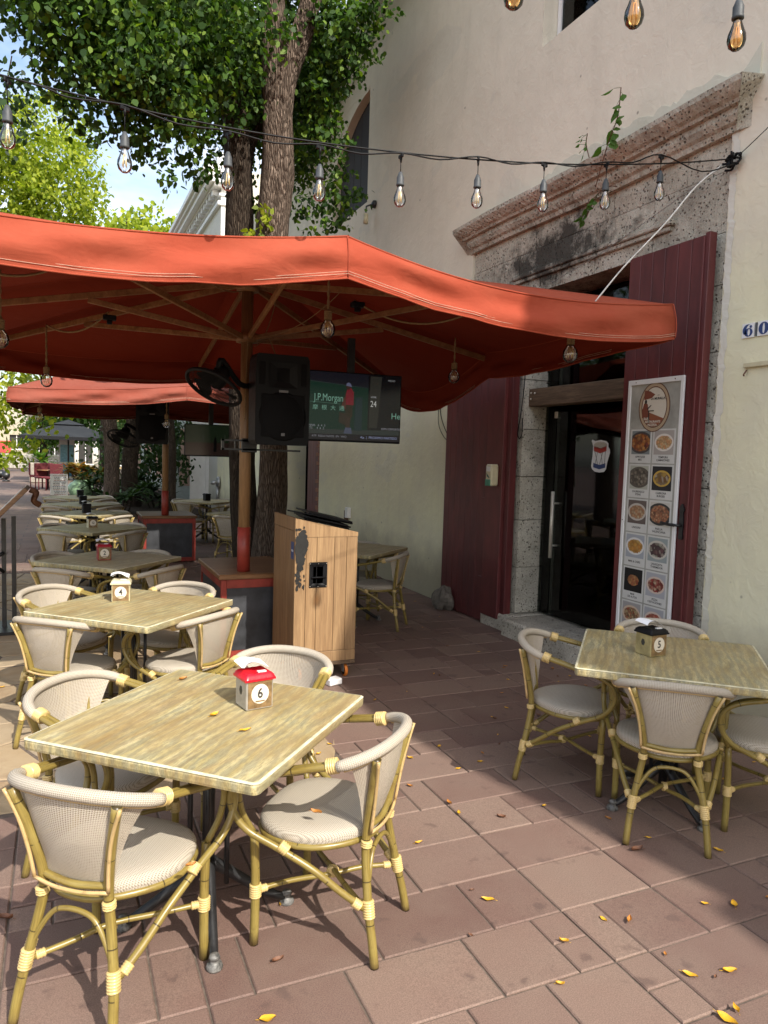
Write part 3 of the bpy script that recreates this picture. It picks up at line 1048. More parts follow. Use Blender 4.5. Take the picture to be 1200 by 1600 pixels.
# --- beam, glass doors
MB().box((4.09, 4.55, 2.165), (4.24, 5.955, 2.33), ch=0.006).build('wooden_beam', M['beam'], house)
bol = MB()
for yy, zz in ((5.90, 2.29), (5.84, 2.285), (5.90, 2.235)):
    bol.lathe([(0.0001, 0), (0.010, 0), (0.008, 0.006), (0.0001, 0.008)], 8, mat=Matrix.Translation((4.089, yy, zz)) @ Matrix.Rotation(R(-90), 4, 'Y'))
bol.build('bolt_heads', M['steel'], house)
gl = MB(); gl.box((4.296, 5.765, 0.18), (4.304, 6.02, 2.9)); gl.build('glass_panel', M['door_glass'], house)
gd = MB().box((4.296, 4.75, 0.185), (4.304, 5.755, 2.12)).build('glass_door', M['door_glass'], house)
MB().box((4.296, 4.0, 0.185), (4.304, 4.74, 2.12)).build('glass_door', M['door_glass'], house)
MB().box((4.296, 4.0, 2.34), (4.304, 5.755, 3.15)).build('glass_panel', M['door_glass'], house)
for xx in (4.225, 4.375):
    hb = MB()
    hb.tube([(xx, 5.67, 0.745), (xx, 5.67, 1.37)], 0.0175, 14)
    s_ = 1 if xx < 4.3 else -1
    for zz in (0.86, 1.26):
        hb.tube([(xx, 5.67, zz), (4.3 - s_ * .004, 5.67, zz)], 0.009, 8)
    hb.build('handle', M['steel'], gd)
MB().box((4.288, 5.745, 2.06), (4.312, 5.79, 2.12), ch=.003).build('hinge', M['steel'], gd)

# --- tall maroon leaves (planks are parts of the leaf)
def leaf_door(name, label, x, ya, yb, za, zb, nplank, thick=0.035):
    root = bpy.data.objects.new(name, None)
    COL.objects.link(root); root.parent = house
    if label: root['label'] = label
    w = (yb - ya) / nplank
    for i in range(nplank):
        a = ya + i * w
        MB().box((x, a + .0018, za), (x + thick, a + w - .0018, zb), ch=0.004).build('plank', M['maroon'], root)
    bk = MB()
    bk.box((x + thick + .001, ya + .02, za + .02), (x + thick + .006, yb - .02, zb - .02))
    bk.build('backing', M['maroon'], root)
    return root


RL = leaf_door('door_leaf', 'right maroon plank leaf carrying the menu board', 3.925, 3.742, 4.46, 0.19, 3.185, 6)
MB().box((3.912, 3.700, 0.19), (3.978, 3.741, 3.195), ch=.004).build('edge_post', M['maroon'], RL)
MB().box((3.902, 3.735, 0.19), (3.924, 3.752, 3.17), ch=.003).build('edge_bead', M['maroon'], RL)
# lever handle
hp = MB()
out_ = [(-.016, -.11), (.016, -.11), (.02, -.09), (.014, -.07), (.018, -.03), (.018, .03), (.014, .07), (.022, .095), (.012, .12), (0, .135), (-.012, .12), (-.022, .095), (-.014, .07), (-.018, .03), (-.018, -.03), (-.014, -.07), (-.02, -.09)]
hp.prism([(3.80 + a, 1.255 + b) for a, b in out_], 3.913, 3.9235, axis=0)
hp.tube(catmull([(3.915, 3.80, 1.24), (3.885, 3.80, 1.24), (3.872, 3.82, 1.242), (3.872, 3.87, 1.24), (3.874, 3.945, 1.248)], 4), [.009] * 9 + [.0105] * 4 + [.010] * 4, 8)
hp.build('handle', M['iron'], RL)
LL = leaf_door('door_leaf', 'left maroon plank leaf folded back against the wall', 3.915, 6.40, 7.235, 0.01, 3.2, 7)
MB().box((3.905, 6.36, 0.02), (3.965, 6.40, 3.2), ch=.004).build('edge_post', M['maroon'], LL)
for zz in (1.15, 2.1, 0.35):
    MB().box((3.897, 6.33, zz), (3.905, 6.41, zz + .12), ch=.002).build('hinge', M['maroon'], LL)
po = MB()
po.box((3.88, 6.02, 0.10), (4.0, 6.325, 3.2), ch=.006)
po.box((3.915, 5.945, 0.10), (3.99, 6.019, 3.2), ch=.004)
po.build('door_post', M['maroon'], house)
MB().box((3.968, 6.405, -.01), (4.0, 7.23, 0.10)).build('wall_foot', M['concrete'], house)

# --- upper window
wf = MB()
wf.box((4.16, 4.63, 5.40), (4.20, 5.85, 5.44)); wf.box((4.16, 5.80, 5.44), (4.20, 5.85, 6.9))
w_ = bpy.data.objects.new('window', None); COL.objects.link(w_); w_.parent = house
wf.build('frame', M['white'], w_)
MB().box((4.175, 4.63, 5.44), (4.18, 5.80, 6.9)).build('pane', M['door_glass'], w_)
cu = MB()
cu.grid(lambda u, v: (4.30 + .02 * math.sin(u * 60), 4.6 + 1.28 * u, 5.38 + 1.55 * v), 90, 2)
cu.build('curtain', plain('dark_curtain', (0.035, 0.032, 0.035), 0.9), w_, fix=False)
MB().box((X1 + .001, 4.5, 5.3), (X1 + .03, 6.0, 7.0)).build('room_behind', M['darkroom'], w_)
# --- arched window with dark shutters
aw = bpy.data.objects.new('window', None); COL.objects.link(aw); aw.parent = house
poly = [(10.02, 6.851)]
for k in range(0, 19):
    a = R(90) * k / 18
    poly.append((10.05 + 1.45 * math.sin(a), 5.75 + 1.05 * math.cos(a)))
poly.append((11.5, 6.851))
MB().prism(poly, X0 + .003, X0 + .3, axis=0).build('arch_head', M['stucco'], aw)
for i in range(5):
    MB().box((4.13, 10.03 + .29 * i, 5.26), (4.17, 10.31 + .29 * i, 6.84), ch=.004).build('shutter_plank', plain('dark_shutter', (0.03, 0.025, 0.028), .7) if i == 0 else bpy.data.materials['dark_shutter'], aw)
# --- brick edged side door
bd = bpy.data.objects.new('side_door', None); COL.objects.link(bd); bd.parent = house
br_ = random.Random(3)
bm1 = None
for side, y_in in ((0, 11.86), (1, 13.9)):
    for k in range(38):
        z0 = 0.01 + k * 0.076
        ln = 0.21 if k % 2 else 0.12
        a, b = (y_in + .001, y_in + ln) if side == 0 else (y_in - ln, y_in - .001)
        if side == 0:
            MB().box((4.02 + br_.uniform(-.006, .006), a, z0), (4.2, b, z0 + .066), ch=.004).build('brick', M['brick'], bd)
for k in range(9):
    MB().box((4.02 + br_.uniform(-.006, .006), 12.08 + k * .2, 2.76), (4.2, 12.27 + k * .2, 2.83), ch=.004).build('brick', M['brick'], bd)
for i in range(4):
    MB().box((4.05, 12.02 + i * .15, 0.02), (4.09, 12.168 + i * .15, 2.75), ch=.004).build('plank', M['maroon'], bd)
# --- soffit gutter pipe stub, electrical boxes
MB().box((3.985, 2.1, 2.285), (4.008, 3.44, 2.315), ch=.003).build('ledge', M['cream_plastic'], house)
hk = MB()
hk.tube(catmull([(4.0, 3.42, 2.27), (3.985, 3.42, 2.255), (3.98, 3.425, 2.24), (3.99, 3.43, 2.235)], 3), .005, 6)
hk.build('hook', M['ink_brown'], house)
sb = thing('switch_box', 'small grey electrical box on the cream wall above the tabletop', 'switch box', (4.0, 10.36, 0.78))
MB().box((-.06, -.05, -.08), (.005, .05, .08), ch=.008).build('box', M['white'], sb)
MB().box((-.05, .055, -.13), (.005, .11, .03), ch=.006).build('bracket', M['ink_brown'], sb)
wl = thing('wall_lamp', 'small black and white lamp bracket on the upper wall beside the ivy', 'lamp', (4.0, 9.70, 5.0))
a_ = MB(); a_.lathe([(.001, 0), (.055, 0), (.05, .03), (.02, .05), (.001, .05)], 14, mat=Matrix.Translation((0, 0, .12)) @ Matrix.Rotation(R(-90), 4, 'Y'))
a_.tube([(-.03, 0, .12), (-.12, .02, .08), (-.12, .03, .0)], .012, 8)
a_.build('bracket', M['iron'], wl)
MB().lathe([(.001, -.13), (.035, -.13), (.035, 0), (.001, 0)], 14, centre=(-.12, .03, -.02)).build('lamp_head', M['cream_plastic'], wl)
hn = thing('house_number', 'white tiles with the blue house number 6 0 on the right wall', 'house number', (4.005, 3.47, 2.52))
tl = MB(); tl.box((-.006, -.085, -.045), (.003, .005, .045)); tl.build('tile', M['white'], hn)
tl = MB(); tl.box((-.006, -.20, -.045), (.003, -.110, .045)); tl.build('tile', M['white'], hn)
sp_ = MB(); sp_.box((-.006, -.104, -.042), (.002, -.092, .042)); sp_.build('divider', plain('grey_strip', (.10, .11, .12), .5), hn)


def ell(cy, cz, a, b, n=24):
    return [(cy + a * math.cos(2 * math.pi * k / n), cz + b * math.sin(2 * math.pi * k / n)) for k in range(n)]


def ring(mb, o, i, x0, x1):
    n = len(o)
    v = [(x0, *p) for p in o] + [(x0, *p) for p in i] + [(x1, *p) for p in o] + [(x1, *p) for p in i]
    f = []
    for k in range(n):
        j = (k + 1) % n
        f += [[k, j, n + j, n + k], [k, 2 * n + k, 2 * n + j, j], [n + k, n + j, 3 * n + j, 3 * n + k]]
    mb.add(v, f)
dg_ = MB()
ring(dg_, ell(-.155, 0, .036, .038), ell(-.155, 0, .009, .033), -.0085, -.0062)
ring(dg_, ell(-.045, -.012, .030, .026), ell(-.047, -.012, .010, .022), -.0085, -.0062)
cres = []
for k in range(13):
    a = R(75 + 150 * k / 12)
    cres.append((-.038 - .036 * math.cos(a), .002 + .036 * math.sin(a)))
for k in range(12, -1, -1):
    a = R(75 + 150 * k / 12)
    cres.append((-.050 - .024 * math.cos(a), .002 + .033 * math.sin(a)))
dg_.prism(cres, -.0085, -.0062, axis=0)
dg_.prism(ell(-.060, .022, .009, .009, 10), -.0085, -.0062, axis=0)
dg_.build('digits', M['ink_blue'], hn)
sd = thing('soap_dispenser', 'cream and green soap dispenser on the maroon door post', 'dispenser', (3.88, 6.13, 1.50))
MB().box((-.085, -.055, -.105), (0, .055, .105), ch=.014).build('body', M['cream_plastic'], sd)
MB().box((-.092, -.045, -.104), (-.083, .045, -.04), ch=.004).build('push_button', M['green_plastic'], sd)
wp = MB(); wp.prism([(-.03, -.03), (.02, -.015), (.035, .02), (.0, -.002)], -.0868, -.0853, axis=0); wp.build('emblem', plain('teal', (.02, .10, .09), .4), sd)
MB().box((-.0868, -.035, .035), (-.0853, .035, .085)).build('label_sticker', M['white'], sd)
# sticker on the glass
dr = thing('drum_sticker', 'cut-out sticker of a red white and blue drum on the dark glass door', 'sticker', (4.292, 5.12, 1.71))
d_ = MB()
body = [(.095, -.115), (.06, -.135), (0, -.142), (-.06, -.135), (-.085, -.11), (-.09, -.08), (-.10, -.04), (-.125, .03), (-.12, .06), (-.10, .08), (-.098, .11), (-.07, .13), (0, .14), (.07, .13), (.11, .145), (.118, .13), (.095, .09), (.098, .0), (.105, -.05), (.11, -.09)]
d_.prism(body, -.001, .001, axis=0); d_.build('backing', M['ink_white'], dr)
d_ = MB(); d_.prism([(.082, .088), (.0, .068), (-.08, .088), (-.08, .045), (0, .024), (.082, .045)], -.003, -.0012, axis=0); d_.build('red_band', flat('sticker_red', (.35, .03, .02)), dr)
d_ = MB(); d_.prism([(.08, -.06), (.0, -.076), (-.075, -.06), (-.075, -.098), (0, -.114), (.08, -.098)], -.003, -.0012, axis=0); d_.build('blue_band', M['ink_blue'], dr)
d_ = MB(); ring(d_, ell(0, .095, .085, .030), ell(0, .095, .077, .024), -.003, -.0012); ring(d_, ell(0, .095, .074, .022), ell(0, .095, .001, .001), -.0028, -.0012); d_.build('drum_head', flat('drum_skin', (.42, .38, .31)), dr)
d_ = MB()
for a, b in ((.07, .02), (.03, .055), (-.01, -.04), (-.04, .0), (-.07, -.065)):
    d_.tube([(-.003, a, .045), (-.003, b, -.075)], .0022, 4)
d_.build('cords', flat('cord_ink', (.12, .11, .09)), dr)
dc = thing('doorstone', 'rough grey stone on the paving at the foot of the left maroon leaf', 'stone', (3.85, 7.02, 0))
s2 = random.Random(8)
mb = MB()
def stf(u, v):
    a = u * 2 * math.pi; b = (v - .5) * math.pi
    r = 0.12 + .02 * math.sin(3 * a + 2 * b) + .012 * math.cos(5 * a - b)
    z = max(0.0, 0.10 + r * math.sin(b) * 1.15)
    return (r * math.cos(a) * math.cos(b), r * math.sin(a) * math.cos(b), z)
mb.grid(stf, 18, 10, smooth=False)
mb.build('stone', plain('dark_fieldstone', (.13, .115, .095), .95, vary=.4, scale=12, bump=.7), dc, fix=False)

# ================================================================== WHITE CORNICED BUILDING further along
wb = thing('white_building', 'white classical building with a heavy cornice and tall panelled shop doors', 'building')
doors = [(22.2, 24.0), (25.0, 26.8), (28.2, 30.4), (32.0, 34.5), (36.5, 39.0)]
wall_with_holes(20.7, 46, -0.02, 9.3, [(a, b, 0.0, 2.9) for a, b in doors] + [(a, a + 1.2, 4.6, 6.8) for a in (23, 27, 31, 35, 40)], 4.02, 4.5).build('wall', M['white_wall'], wb)
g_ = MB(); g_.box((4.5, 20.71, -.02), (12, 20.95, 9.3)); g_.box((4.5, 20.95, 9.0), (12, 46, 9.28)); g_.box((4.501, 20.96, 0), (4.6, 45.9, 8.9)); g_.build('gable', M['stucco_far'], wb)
c_ = MB()
for k, (z, o, h) in enumerate(((8.3, .10, .10), (8.55, .06, .06), (8.75, .22, .08), (8.83, .38, .14), (8.97, .46, .10), (9.07, .54, .14), (9.3, .12, .35))):
    c_.box((4.02 - o, 20.7 - o * .6, z), (4.3 + k * .002, 46, z + h - .002))
c_.build('cornice', M['white'], wb)
d_ = MB()
for k in range(60):
    d_.box((3.82, 20.9 + k * .42, 8.60), (4.0, 21.1 + k * .42, 8.74))
tag(d_.build('dentil', M['white'], wb), kind='stuff')
for a in (23, 27, 31, 35, 40):
    w = MB().box((4.1, a, 4.6), (4.14, a + 1.2, 6.8)).build('window', M['bluepaint'], wb)
    MB().box((3.96, a - .15, 6.8), (4.05, a + 1.35, 6.98)).build('lintel', M['white'], w)
for a, b in doors:
    dr_ = bpy.data.objects.new('shop_door', None); COL.objects.link(dr_); dr_.parent = wb
    MB().box((4.12, a, 0), (4.16, b, 2.9)).build('panel', M['pinkpanel'], dr_)
    MB().box((3.30, b - .02, .05), (4.02, b + .04, 2.75), ch=.01).build('leaf', M['bluepaint'], dr_)
    MB().box((3.5, a - .04, .05), (4.02, a + .02, 2.75), ch=.01).build('leaf', M['white'], dr_)
    MB().box((3.45, b - .035, .5), (3.85, b - .021, 2.3)).build('leaf_panel', M['pinkpanel'], dr_)
    q = MB(); q.tube([(3.42, b - .08, .9), (3.42, b - .08, 1.7)], .015, 6); q.tube([(3.42, b - .08, 1.0), (3.42, b, 1.0)], .01, 6); q.tube([(3.42, b - .08, 1.6), (3.42, b, 1.6)], .01, 6)
    q.build('handle', M['iron'], dr_)
    MB().box((3.94, a - .16, 0), (4.02, a - .05, 3.1)).build('frame', M['white'], dr_)
    MB().box((3.94, b + .05, 0), (4.02, b + .16, 3.1)).build('frame', M['white'], dr_)
fx = thing('wall_fixture', 'round silver twin outlet fixture on the shaded wall beyond the umbrella pole', 'fixture', (3.98, 20.3, .78))
q = MB(); q.lathe([(.001, 0), (.17, 0), (.17, .03), (.12, .07), (.001, .08)], 20, mat=Matrix.Rotation(R(-90), 4, 'Y')); q.build('plate', M['zinc'], fx)
q = MB()
for dy in (-.07, .07):
    q.tube([(-.05, dy, .02), (-.2, dy * 1.6, -.02)], .045, 10)
q.tube([(-.03, 0, -.12), (-.03, 0, -.55)], .04, 8); q.build('outlets', M['zinc'], fx)

# ================================================================== CHAIR
def rail_pt(t):
    a = t * math.pi / 2
    x = .252 * math.copysign(abs(math.sin(a)) ** 0.92, t)
    y = .085 + .185 * max(0, math.cos(a)) ** 0.85
    z = .722 + .060 * max(0, math.cos(a)) ** 0.9
    return Vector((x, y, z))


def coil(mb, c, d, r, ln, turns, flat_=1.0, seg=10):
    """a rattan wrapping: ribbed sleeve round a point c along direction d"""
    c = Vector(c); d = Vector(d).normalized()
    pts, rr = [], []
    n = turns * 4
    for k in range(n + 1):
        pts.append(c + d * (ln * (k / n - .5)))
        rr.append(r * (1.0 + .16 * abs(math.sin(math.pi * k / 4))) if 0 < k < n else r * .9)
    mb.tube(pts, rr, seg, flat_=flat_)


def make_chair():
    root = thing('bistro_chair', '', 'chair')
    S = 1
    rear = [(.172, .262, 0), (.163, .245, .10), (.150, .225, .20), (.125, .203, .34), (.113, .197, .42), (.118, .203, .50), (.142, .224, .62), (.178, .250, .755)]
    for s in (-1, 1):
        p = catmull([(s * x, y, z) for x, y, z in rear], 4)
        MB().tube(p, .0150, 12).build('leg', M['bamboo'], root)
        MB().tube(catmull([(s * .213, -.172, 0), (s * .212, -.170, .22), (s * .212, -.178, .425)], 4), .0155, 12).build('leg', M['bamboo'], root)
        A = [(.246, .130, .736), (.262, .04, .716), (.276, -.05, .694), (.286, -.130, .676), (.290, -.195, .644), (.291, -.226, .590), (.288, -.215, .525), (.276, -.165, .462), (.250, -.070, .408), (.218, .05, .335), (.188, .14, .258), (.158, .212, .200)]
        MB().tube(catmull([(s * x, y, z) for x, y, z in A], 5), .0126, 12).build('arm', M['bamboo'], root)
        Bp = [(.222, .130, .736), (.236, .04, .715), (.249, -.06, .692), (.258, -.145, .672), (.261, -.196, .636), (.258, -.214, .580), (.244, -.205, .50), (.216, -.180, .425)]
        MB().tube(catmull([(s * x, y, z) for x, y, z in Bp], 5), .0112, 10).build('arm_support', M['bamboo'], root)
        MB().tube(catmull([(s * .150, .218, .19), (s * .07, .115, .200), (0, .03, .204 + s * .011), (s * -.11, -.08, .205), (s * -.205, -.165, .205)], 3), .0098, 8).build('stretcher', M['bamboo'], root)
    MB().tube(catmull([(-.148, .222, .215), (-.120, .214, .285), (-.075, .206, .352), (-.03, .204, .372), (.03, .204, .372), (.075, .206, .352), (.120, .214, .285), (.148, .222, .215)], 4), .0085, 8).build('brace', M['bamboo'], root)
    # seat ring and seat
    def outline(k, n, e=1.0):
        a = 2 * math.pi * k / n
        c, s_ = math.cos(a), math.sin(a)
        x = .222 * math.copysign(abs(c) ** .72, c)
        y = .205 * math.copysign(abs(s_) ** .78, s_)
        if y > 0:
            x *= 1 - .42 * (y / .205) ** 1.6
        return Vector((x * e, y * e - .008, 0))
    n = 40
    MB().tube([outline(k, n, 1.0) + Vector((0, 0, .412)) for k in range(n)], .0125, 8, closed=True).build('seat_frame', M['bamboo'], root)
    sm = MB()
    lay = [(1.0, .418), (1.025, .430), (1.025, .444), (1.0, .456), (.94, .463), (.75, .468), (.5, .467), (.25, .465), (.0, .464)]
    v, uv0 = [], []
    for e, z in lay:
        for k in range(n):
            p = outline(k, n, max(e, .001)); v.append((p.x, p.y, z))
    f, uvs = [], []
    for j in range(len(lay) - 1):
        for k in range(n):
            k2 = (k + 1) % n
            q = [j * n + k, j * n + k2, (j + 1) * n + k2, (j + 1) * n + k]
            f.append(q); uvs.append([(v[i][0], v[i][1] + (.46 - v[i][2]) * .6) for i in q])
    sm.add(v, f, True, uvs)
    sm.build('seat', M['weave_solid'], root)
    # woven back sling
    def sling(u, v_):
        t = (u * 2 - 1)
        top = rail_pt(t * .72)
        bot = Vector((t * .122, .188 - .012 * (1 - t * t) * -1, .468))
        p = bot.lerp(top, v_)
        w = math.sin(math.pi * v_)
        p.y += .016 * w * (1 - t * t)
        p.x -= math.copysign(.018 * w * abs(t) ** 3, t)
        return p
    MB().grid(sling, 28, 12, .40, .32).build('backrest', M['weave'], root, fix=False)
    MB().tube([rail_pt(.87 * (-1 + 2 * k / 32)) + Vector((0, .004, 0)) for k in range(33)], [.0205 if 1 < k < 31 else .0185 for k in range(33)], 14).build('top_rail', M['weave_solid'], root)
    MB().tube(catmull([(-.122, .198, .470), (0, .212, .462), (.122, .198, .470)], 5), .0115, 10).build('bottom_rail', M['bamboo'], root)
    tr = [(-.196, .262, .752), (-.160, .246, .66), (-.138, .232, .56), (-.127, .219, .462), (-.06, .228, .454), (0, .230, .452), (.06, .228, .454), (.127, .219, .462), (.138, .232, .56), (.160, .246, .66), (.196, .262, .752)]
    tm = MB()
    tm.tube(catmull(tr[:4], 4), .0062, 6); tm.tube(catmull(tr[3:8], 3), .0062, 6); tm.tube(catmull(tr[7:], 4), .0062, 6)
    rl = []
    for k in range(25):
        p = rail_pt(-.80 + 1.60 * k / 24); rl.append((p.x, p.y + .006, p.z - .0215))
    tm.tube(rl, .0042, 6)
    tm.build('trim', M['trim'], root)
    # bindings
    bs = []
    for s in (-1, 1):
        bs.append(((s * .236, .118, .732), (s * .07, -.45, -.12), .0250, .040, 5, 1.35))
        bs.append(((s * .1515, .227, .195), (s * .12, .15, -1), .0185, .062, 7, 1.0))
        bs.append(((s * .168, .19, .215), (s * -.25, .72, -.55), .0155, .032, 4, 1.0))
        bs.append(((s * .130, .193, .193), (s * .08, .10, -.01), .0125, .028, 3, 1.0))
        bs.append(((s * .212, -.170, .205), (0, 0, 1), .0188, .050, 6, 1.0))
        bs.append(((s * .190, -.150, .205), (s * .2, -.16, 0), .0125, .026, 3, 1.0))
        bs.append(((s * .116, .200, .412), (0, .1, 1), .0182, .024, 3, 1.0))
        bs.append(((s * .243, -.050, .408), (s * .1, -.5, .40), .0185, .036, 4, 1.2))
    bs.append(((0, .03, .204), (1, .2, 0), .020, .024, 3, 1.0))
    for c, d, r, ln, t, fl in bs:
        b = MB(); coil(b, (0, 0, 0), d, r, ln, t)
        o = b.build('binding', M['rattan'], root, c)
    return root


chair0 = make_chair()
for ch_ in children(chair0):
    ch_.location = (ch_.location.x * .97, ch_.location.y * .97, ch_.location.z * .925)
    for v_ in ch_.data.vertices:
        v_.co = (v_.co.x * .97, v_.co.y * .97, v_.co.z * .925)
chair_used = [False]
CG = 'rattan armchairs round the cafe tables'


def place_chair(bx, by, deg, label, group=CG, dz=0.0):
    """bx, by: middle of the back's top; deg: direction the back faces"""
    a = R(deg)
    d = Vector((math.cos(a), math.sin(a)))
    o = chair0 if not chair_used[0] else copy_tree(chair0)
    chair_used[0] = True
    o.location = (bx - d.x * .257, by - d.y * .257, dz)
    o.rotation_euler = (0, 0, a - math.pi / 2)
    tag(o, label, 'chair', group)
    return o


# ================================================================== TABLE
def make_table():
    root = thing('cafe_table', '', 'table')
    h = .421
    t = MB()
    # rounded, slightly lumpy rim
    lay = [(-.010, -.036), (-.002, -.034), (0, -.026), (0, -.010), (-.003, -.003), (-.009, 0)]
    def corner(e):
        pts = []
        r = .022
        for cx, cy, a0 in ((1, 1, 0), (-1, 1, 90), (-1, -1, 180), (1, -1, 270)):
            for k in range(5):
                a = R(a0 + 90 * k / 4)
                pts.append((cx * (h - r) + (r + e) * math.cos(a), cy * (h - r) + (r + e) * math.sin(a)))
        return pts
    v, f = [], []
    for e, z in lay:
        v += [(x, y, .735 + z) for x, y in corner(e)]
    n = 20
    for j in range(len(lay) - 1):
        for k in range(n):
            f.append([j * n + k, j * n + (k + 1) % n, (j + 1) * n + (k + 1) % n, (j + 1) * n + k])
    f.append([(len(lay) - 1) * n + k for k in range(n)])
    f.append(list(range(n))[::-1])
    t.add(v, f)
    t.build('tabletop', M['tabletop'], root)
    e_ = MB()
    c0, c1 = corner(-.0065), corner(-.0015)
    vv = [(x, y, .7358 ) for x, y in corner(-.010)] + [(x, y, .7352) for x, y in corner(-.0055)] + [(x, y, .7328) for x, y in corner(.0006)]
    ff = [[j * n + k, j * n + (k + 1) % n, (j + 1) * n + (k + 1) % n, (j + 1) * n + k] for j in (0, 1) for k in range(n)]
    e_.add(vv, ff)
    e_.build('worn_rim', plain('chipped_rim', (.60, .55, .37), .6, vary=.3, scale=30), root, fix=False)
    p = MB()
    p.tube([(0, 0, .09), (0, 0, .69)], .022, 14)
    p.box((-.20, -.03, .680), (.20, .03, .698)); p.box((-.03, -.20, .679), (.03, .20, .697))
    p.build('column', M['iron'], root)
    for k in range(2):
        s = -1 if k else 1
        q = MB(); q.tube([(s * .055, .03 * s, .12), (s * .055, .03 * s, .69)], .0095, 8)
        q.build('rod', M['iron'], root)
        q = MB(); q.tube([(s * -.025, .06 * s, .12), (s * -.025, .06 * s, .69)], .0095, 8)
        q.build('rod', M['iron'], root)
    for k in range(4):
        a = R(90 * k + 45 - 8)
        c, s = math.cos(a), math.sin(a)
        q = MB()
        pts = catmull([(c * .01, s * .01, .20), (c * .06, s * .06, .165), (c * .14, s * .14, .105), (c * .235, s * .235, .042), (c * .275, s * .275, .026)], 4)
        q.tube(pts, [.024 - .010 * i / (len(pts) - 1) for i in range(len(pts))], 10)
        fo = q.build('foot', M['iron'], root)
        q = MB()
        q.lathe([(.001, 0), (.026, 0), (.028, .006), (.024, .018), (.015, .022), (.015, .034), (.019, .036), (.015, .046), (.001, .048)], 14, (c * .285, s * .285, 0))
        q.build('foot_pad', M['iron_worn'], fo)
    return root


table0 = make_table()
tab_used = [False]


def place_table(x, y, deg, label):
    o = table0 if not tab_used[0] else copy_tree(table0)
    tab_used[0] = True
    o.location = (x, y, 0)
    o.rotation_euler = (0, 0, R(deg))
    tag(o, label, 'table', 'square wood-effect cafe tables')
    return o


# ================================================================== NAPKIN BOXES
def holder(num, x, y, deg, z, label, lid, body, txt=True, size=1.0, paper=True):
    r = thing('napkin_holder', label, 'napkin box', (x, y, z), R(deg), 'table number napkin boxes')
    w, d, h = .052 * size, .050 * size, .118 * size
    MB().box((-w, -d, .001), (w, d, h), ch=.004).build('box', body, r)
    if lid is not None:
        q = MB()
        def lf(u, v):
            a, b = u * 2 - 1, v * 2 - 1
            e = max(abs(a), abs(b))
            zz = h + .020 * size * (1 - e ** 7) - .003 - .006 * size * max(0, 1 - (a / .6) ** 2) * max(0, 1 - (b / .8) ** 4)
            return (a * (w + .007), b * (d + .006), zz if e < .999 else h - .004)
        q.grid(lf, 20, 20)
        q.add([(-(w + .006), -(d + .005), h - .010), (w + .006, -(d + .005), h - .010), (w + .006, d + .005, h - .010), (-(w + .006), d + .005, h - .010)], [(0, 3, 2, 1)])
        for a, b in (((-(w + .007), -(d + .006)), (w + .007, -(d + .006))), ((w + .007, -(d + .006)), (w + .007, d + .006)), ((w + .007, d + .006), (-(w + .007), d + .006)), ((-(w + .007), d + .006), (-(w + .007), -(d + .006)))):
            q.add([(*a, h - .011), (*b, h - .011), (*b, h - .0035), (*a, h - .0035)], [(0, 1, 2, 3)])
        ld = q.build('lid', lid, r, fix=False)
        MB().box((-.002, -d * .75, h + .0145 * size), (.030 * size, -d * .45, h + .0185 * size)).build('lid_label', M['white'], ld)
    if paper:
        q = MB()
        def nf(u, v):
            return ((u - .5) * .095 * size - .012, (v - .35) * .080 * size + .008 * math.sin(u * 5), h + .026 * size + .026 * size * math.sin(u * 2.6 + .4) * (1 - .5 * v) + .012 * v * size)
        q.grid(nf, 8, 6)
        q.grid(lambda u, v: tuple(a + b for a, b in zip(nf(u, v), (.010, .008, -.004))), 8, 6)
        q.build('napkin', M['paper'], r, fix=False)
    if txt:
        MB().box((-w + .006, -d - .0016, .008), (w - .006, -d - .0002, h - .012)).build('label', M['gold_label'], r)
        MB().prism([(p[0], p[1]) for p in ell(0, h * .50, .034 * size, .036 * size)], -d - .0024, -d - .0017, axis=1).build('roundel', M['ink_cream'], r)
        text('number', num, .050 * size if len(num) == 1 else .036 * size, M['ink'], r, frame_mat((0, -d - .0030, h * .51), *FRONTY), bold=.0008, squash=.85)
        q = MB(); q.box((-.018, -d - .0031, h * .50 - .029), (.018, -d - .0026, h * .50 - .024)); q.build('flourish', M['gold_label'], r)
        q = MB(); q.prism([(.012 * math.cos(R(60 * k)), .066 + .017 * math.sin(R(60 * k))) for k in range(6)], -w - .0014, -w - .0003, axis=0); q.build('side_window', M['ink'], r)
    return r


# tables: centre, rotation of the sides, chairs as (back x, back y, facing)
T6 = (.478, 2.540)
place_table(*T6, 47, 'front left square table with the red number 6 napkin box on it')
place_chair(-.005, 2.125, 230, 'frontmost chair at the bottom left, its back turned to us')
place_chair(1.045, 2.190, -43, 'chair on the right side of the number 6 table, its seat turned to us')
place_chair(-.02, 3.150, 138, 'chair at the far left side of the number 6 table, its woven back facing us')
place_chair(1.010, 3.310, 47, 'chair behind the number 6 table next to the wooden stand')
holder('6', .645, 2.585, 10, .735, 'clear napkin box with bright red lid and number 6', M['red_plastic'], M['clear_plastic'])
T5 = (2.705, 2.640)
place_table(*T5, 47.5, 'right hand square table with the black lidded number 5 napkin box on it')
place_chair(2.380, 2.280, 230, 'nearest chair at the number 5 table, seen straight from behind')
place_chair(2.265, 3.235, 139, 'chair on the left of the number 5 table, facing right in profile')
place_chair(3.265, 3.275, 46, 'chair behind the number 5 table in front of the menu board')
place_chair(3.215, 2.175, -44, 'chair cut off by the right edge of the picture at the number 5 table')
holder('5', 2.625, 2.690, 2, .735, 'smoky napkin box with black lid and number 5', M['black'], plain('amber_plastic', (.33, .27, .13), .2, vary=.3))
T4 = (.396, 4.507)
place_table(*T4, 46.5, 'square sunlit table with the lidless number 4 napkin box, second from the front')
place_chair(-.100, 4.270, 232, 'front left chair at the number 4 table, seen from behind')
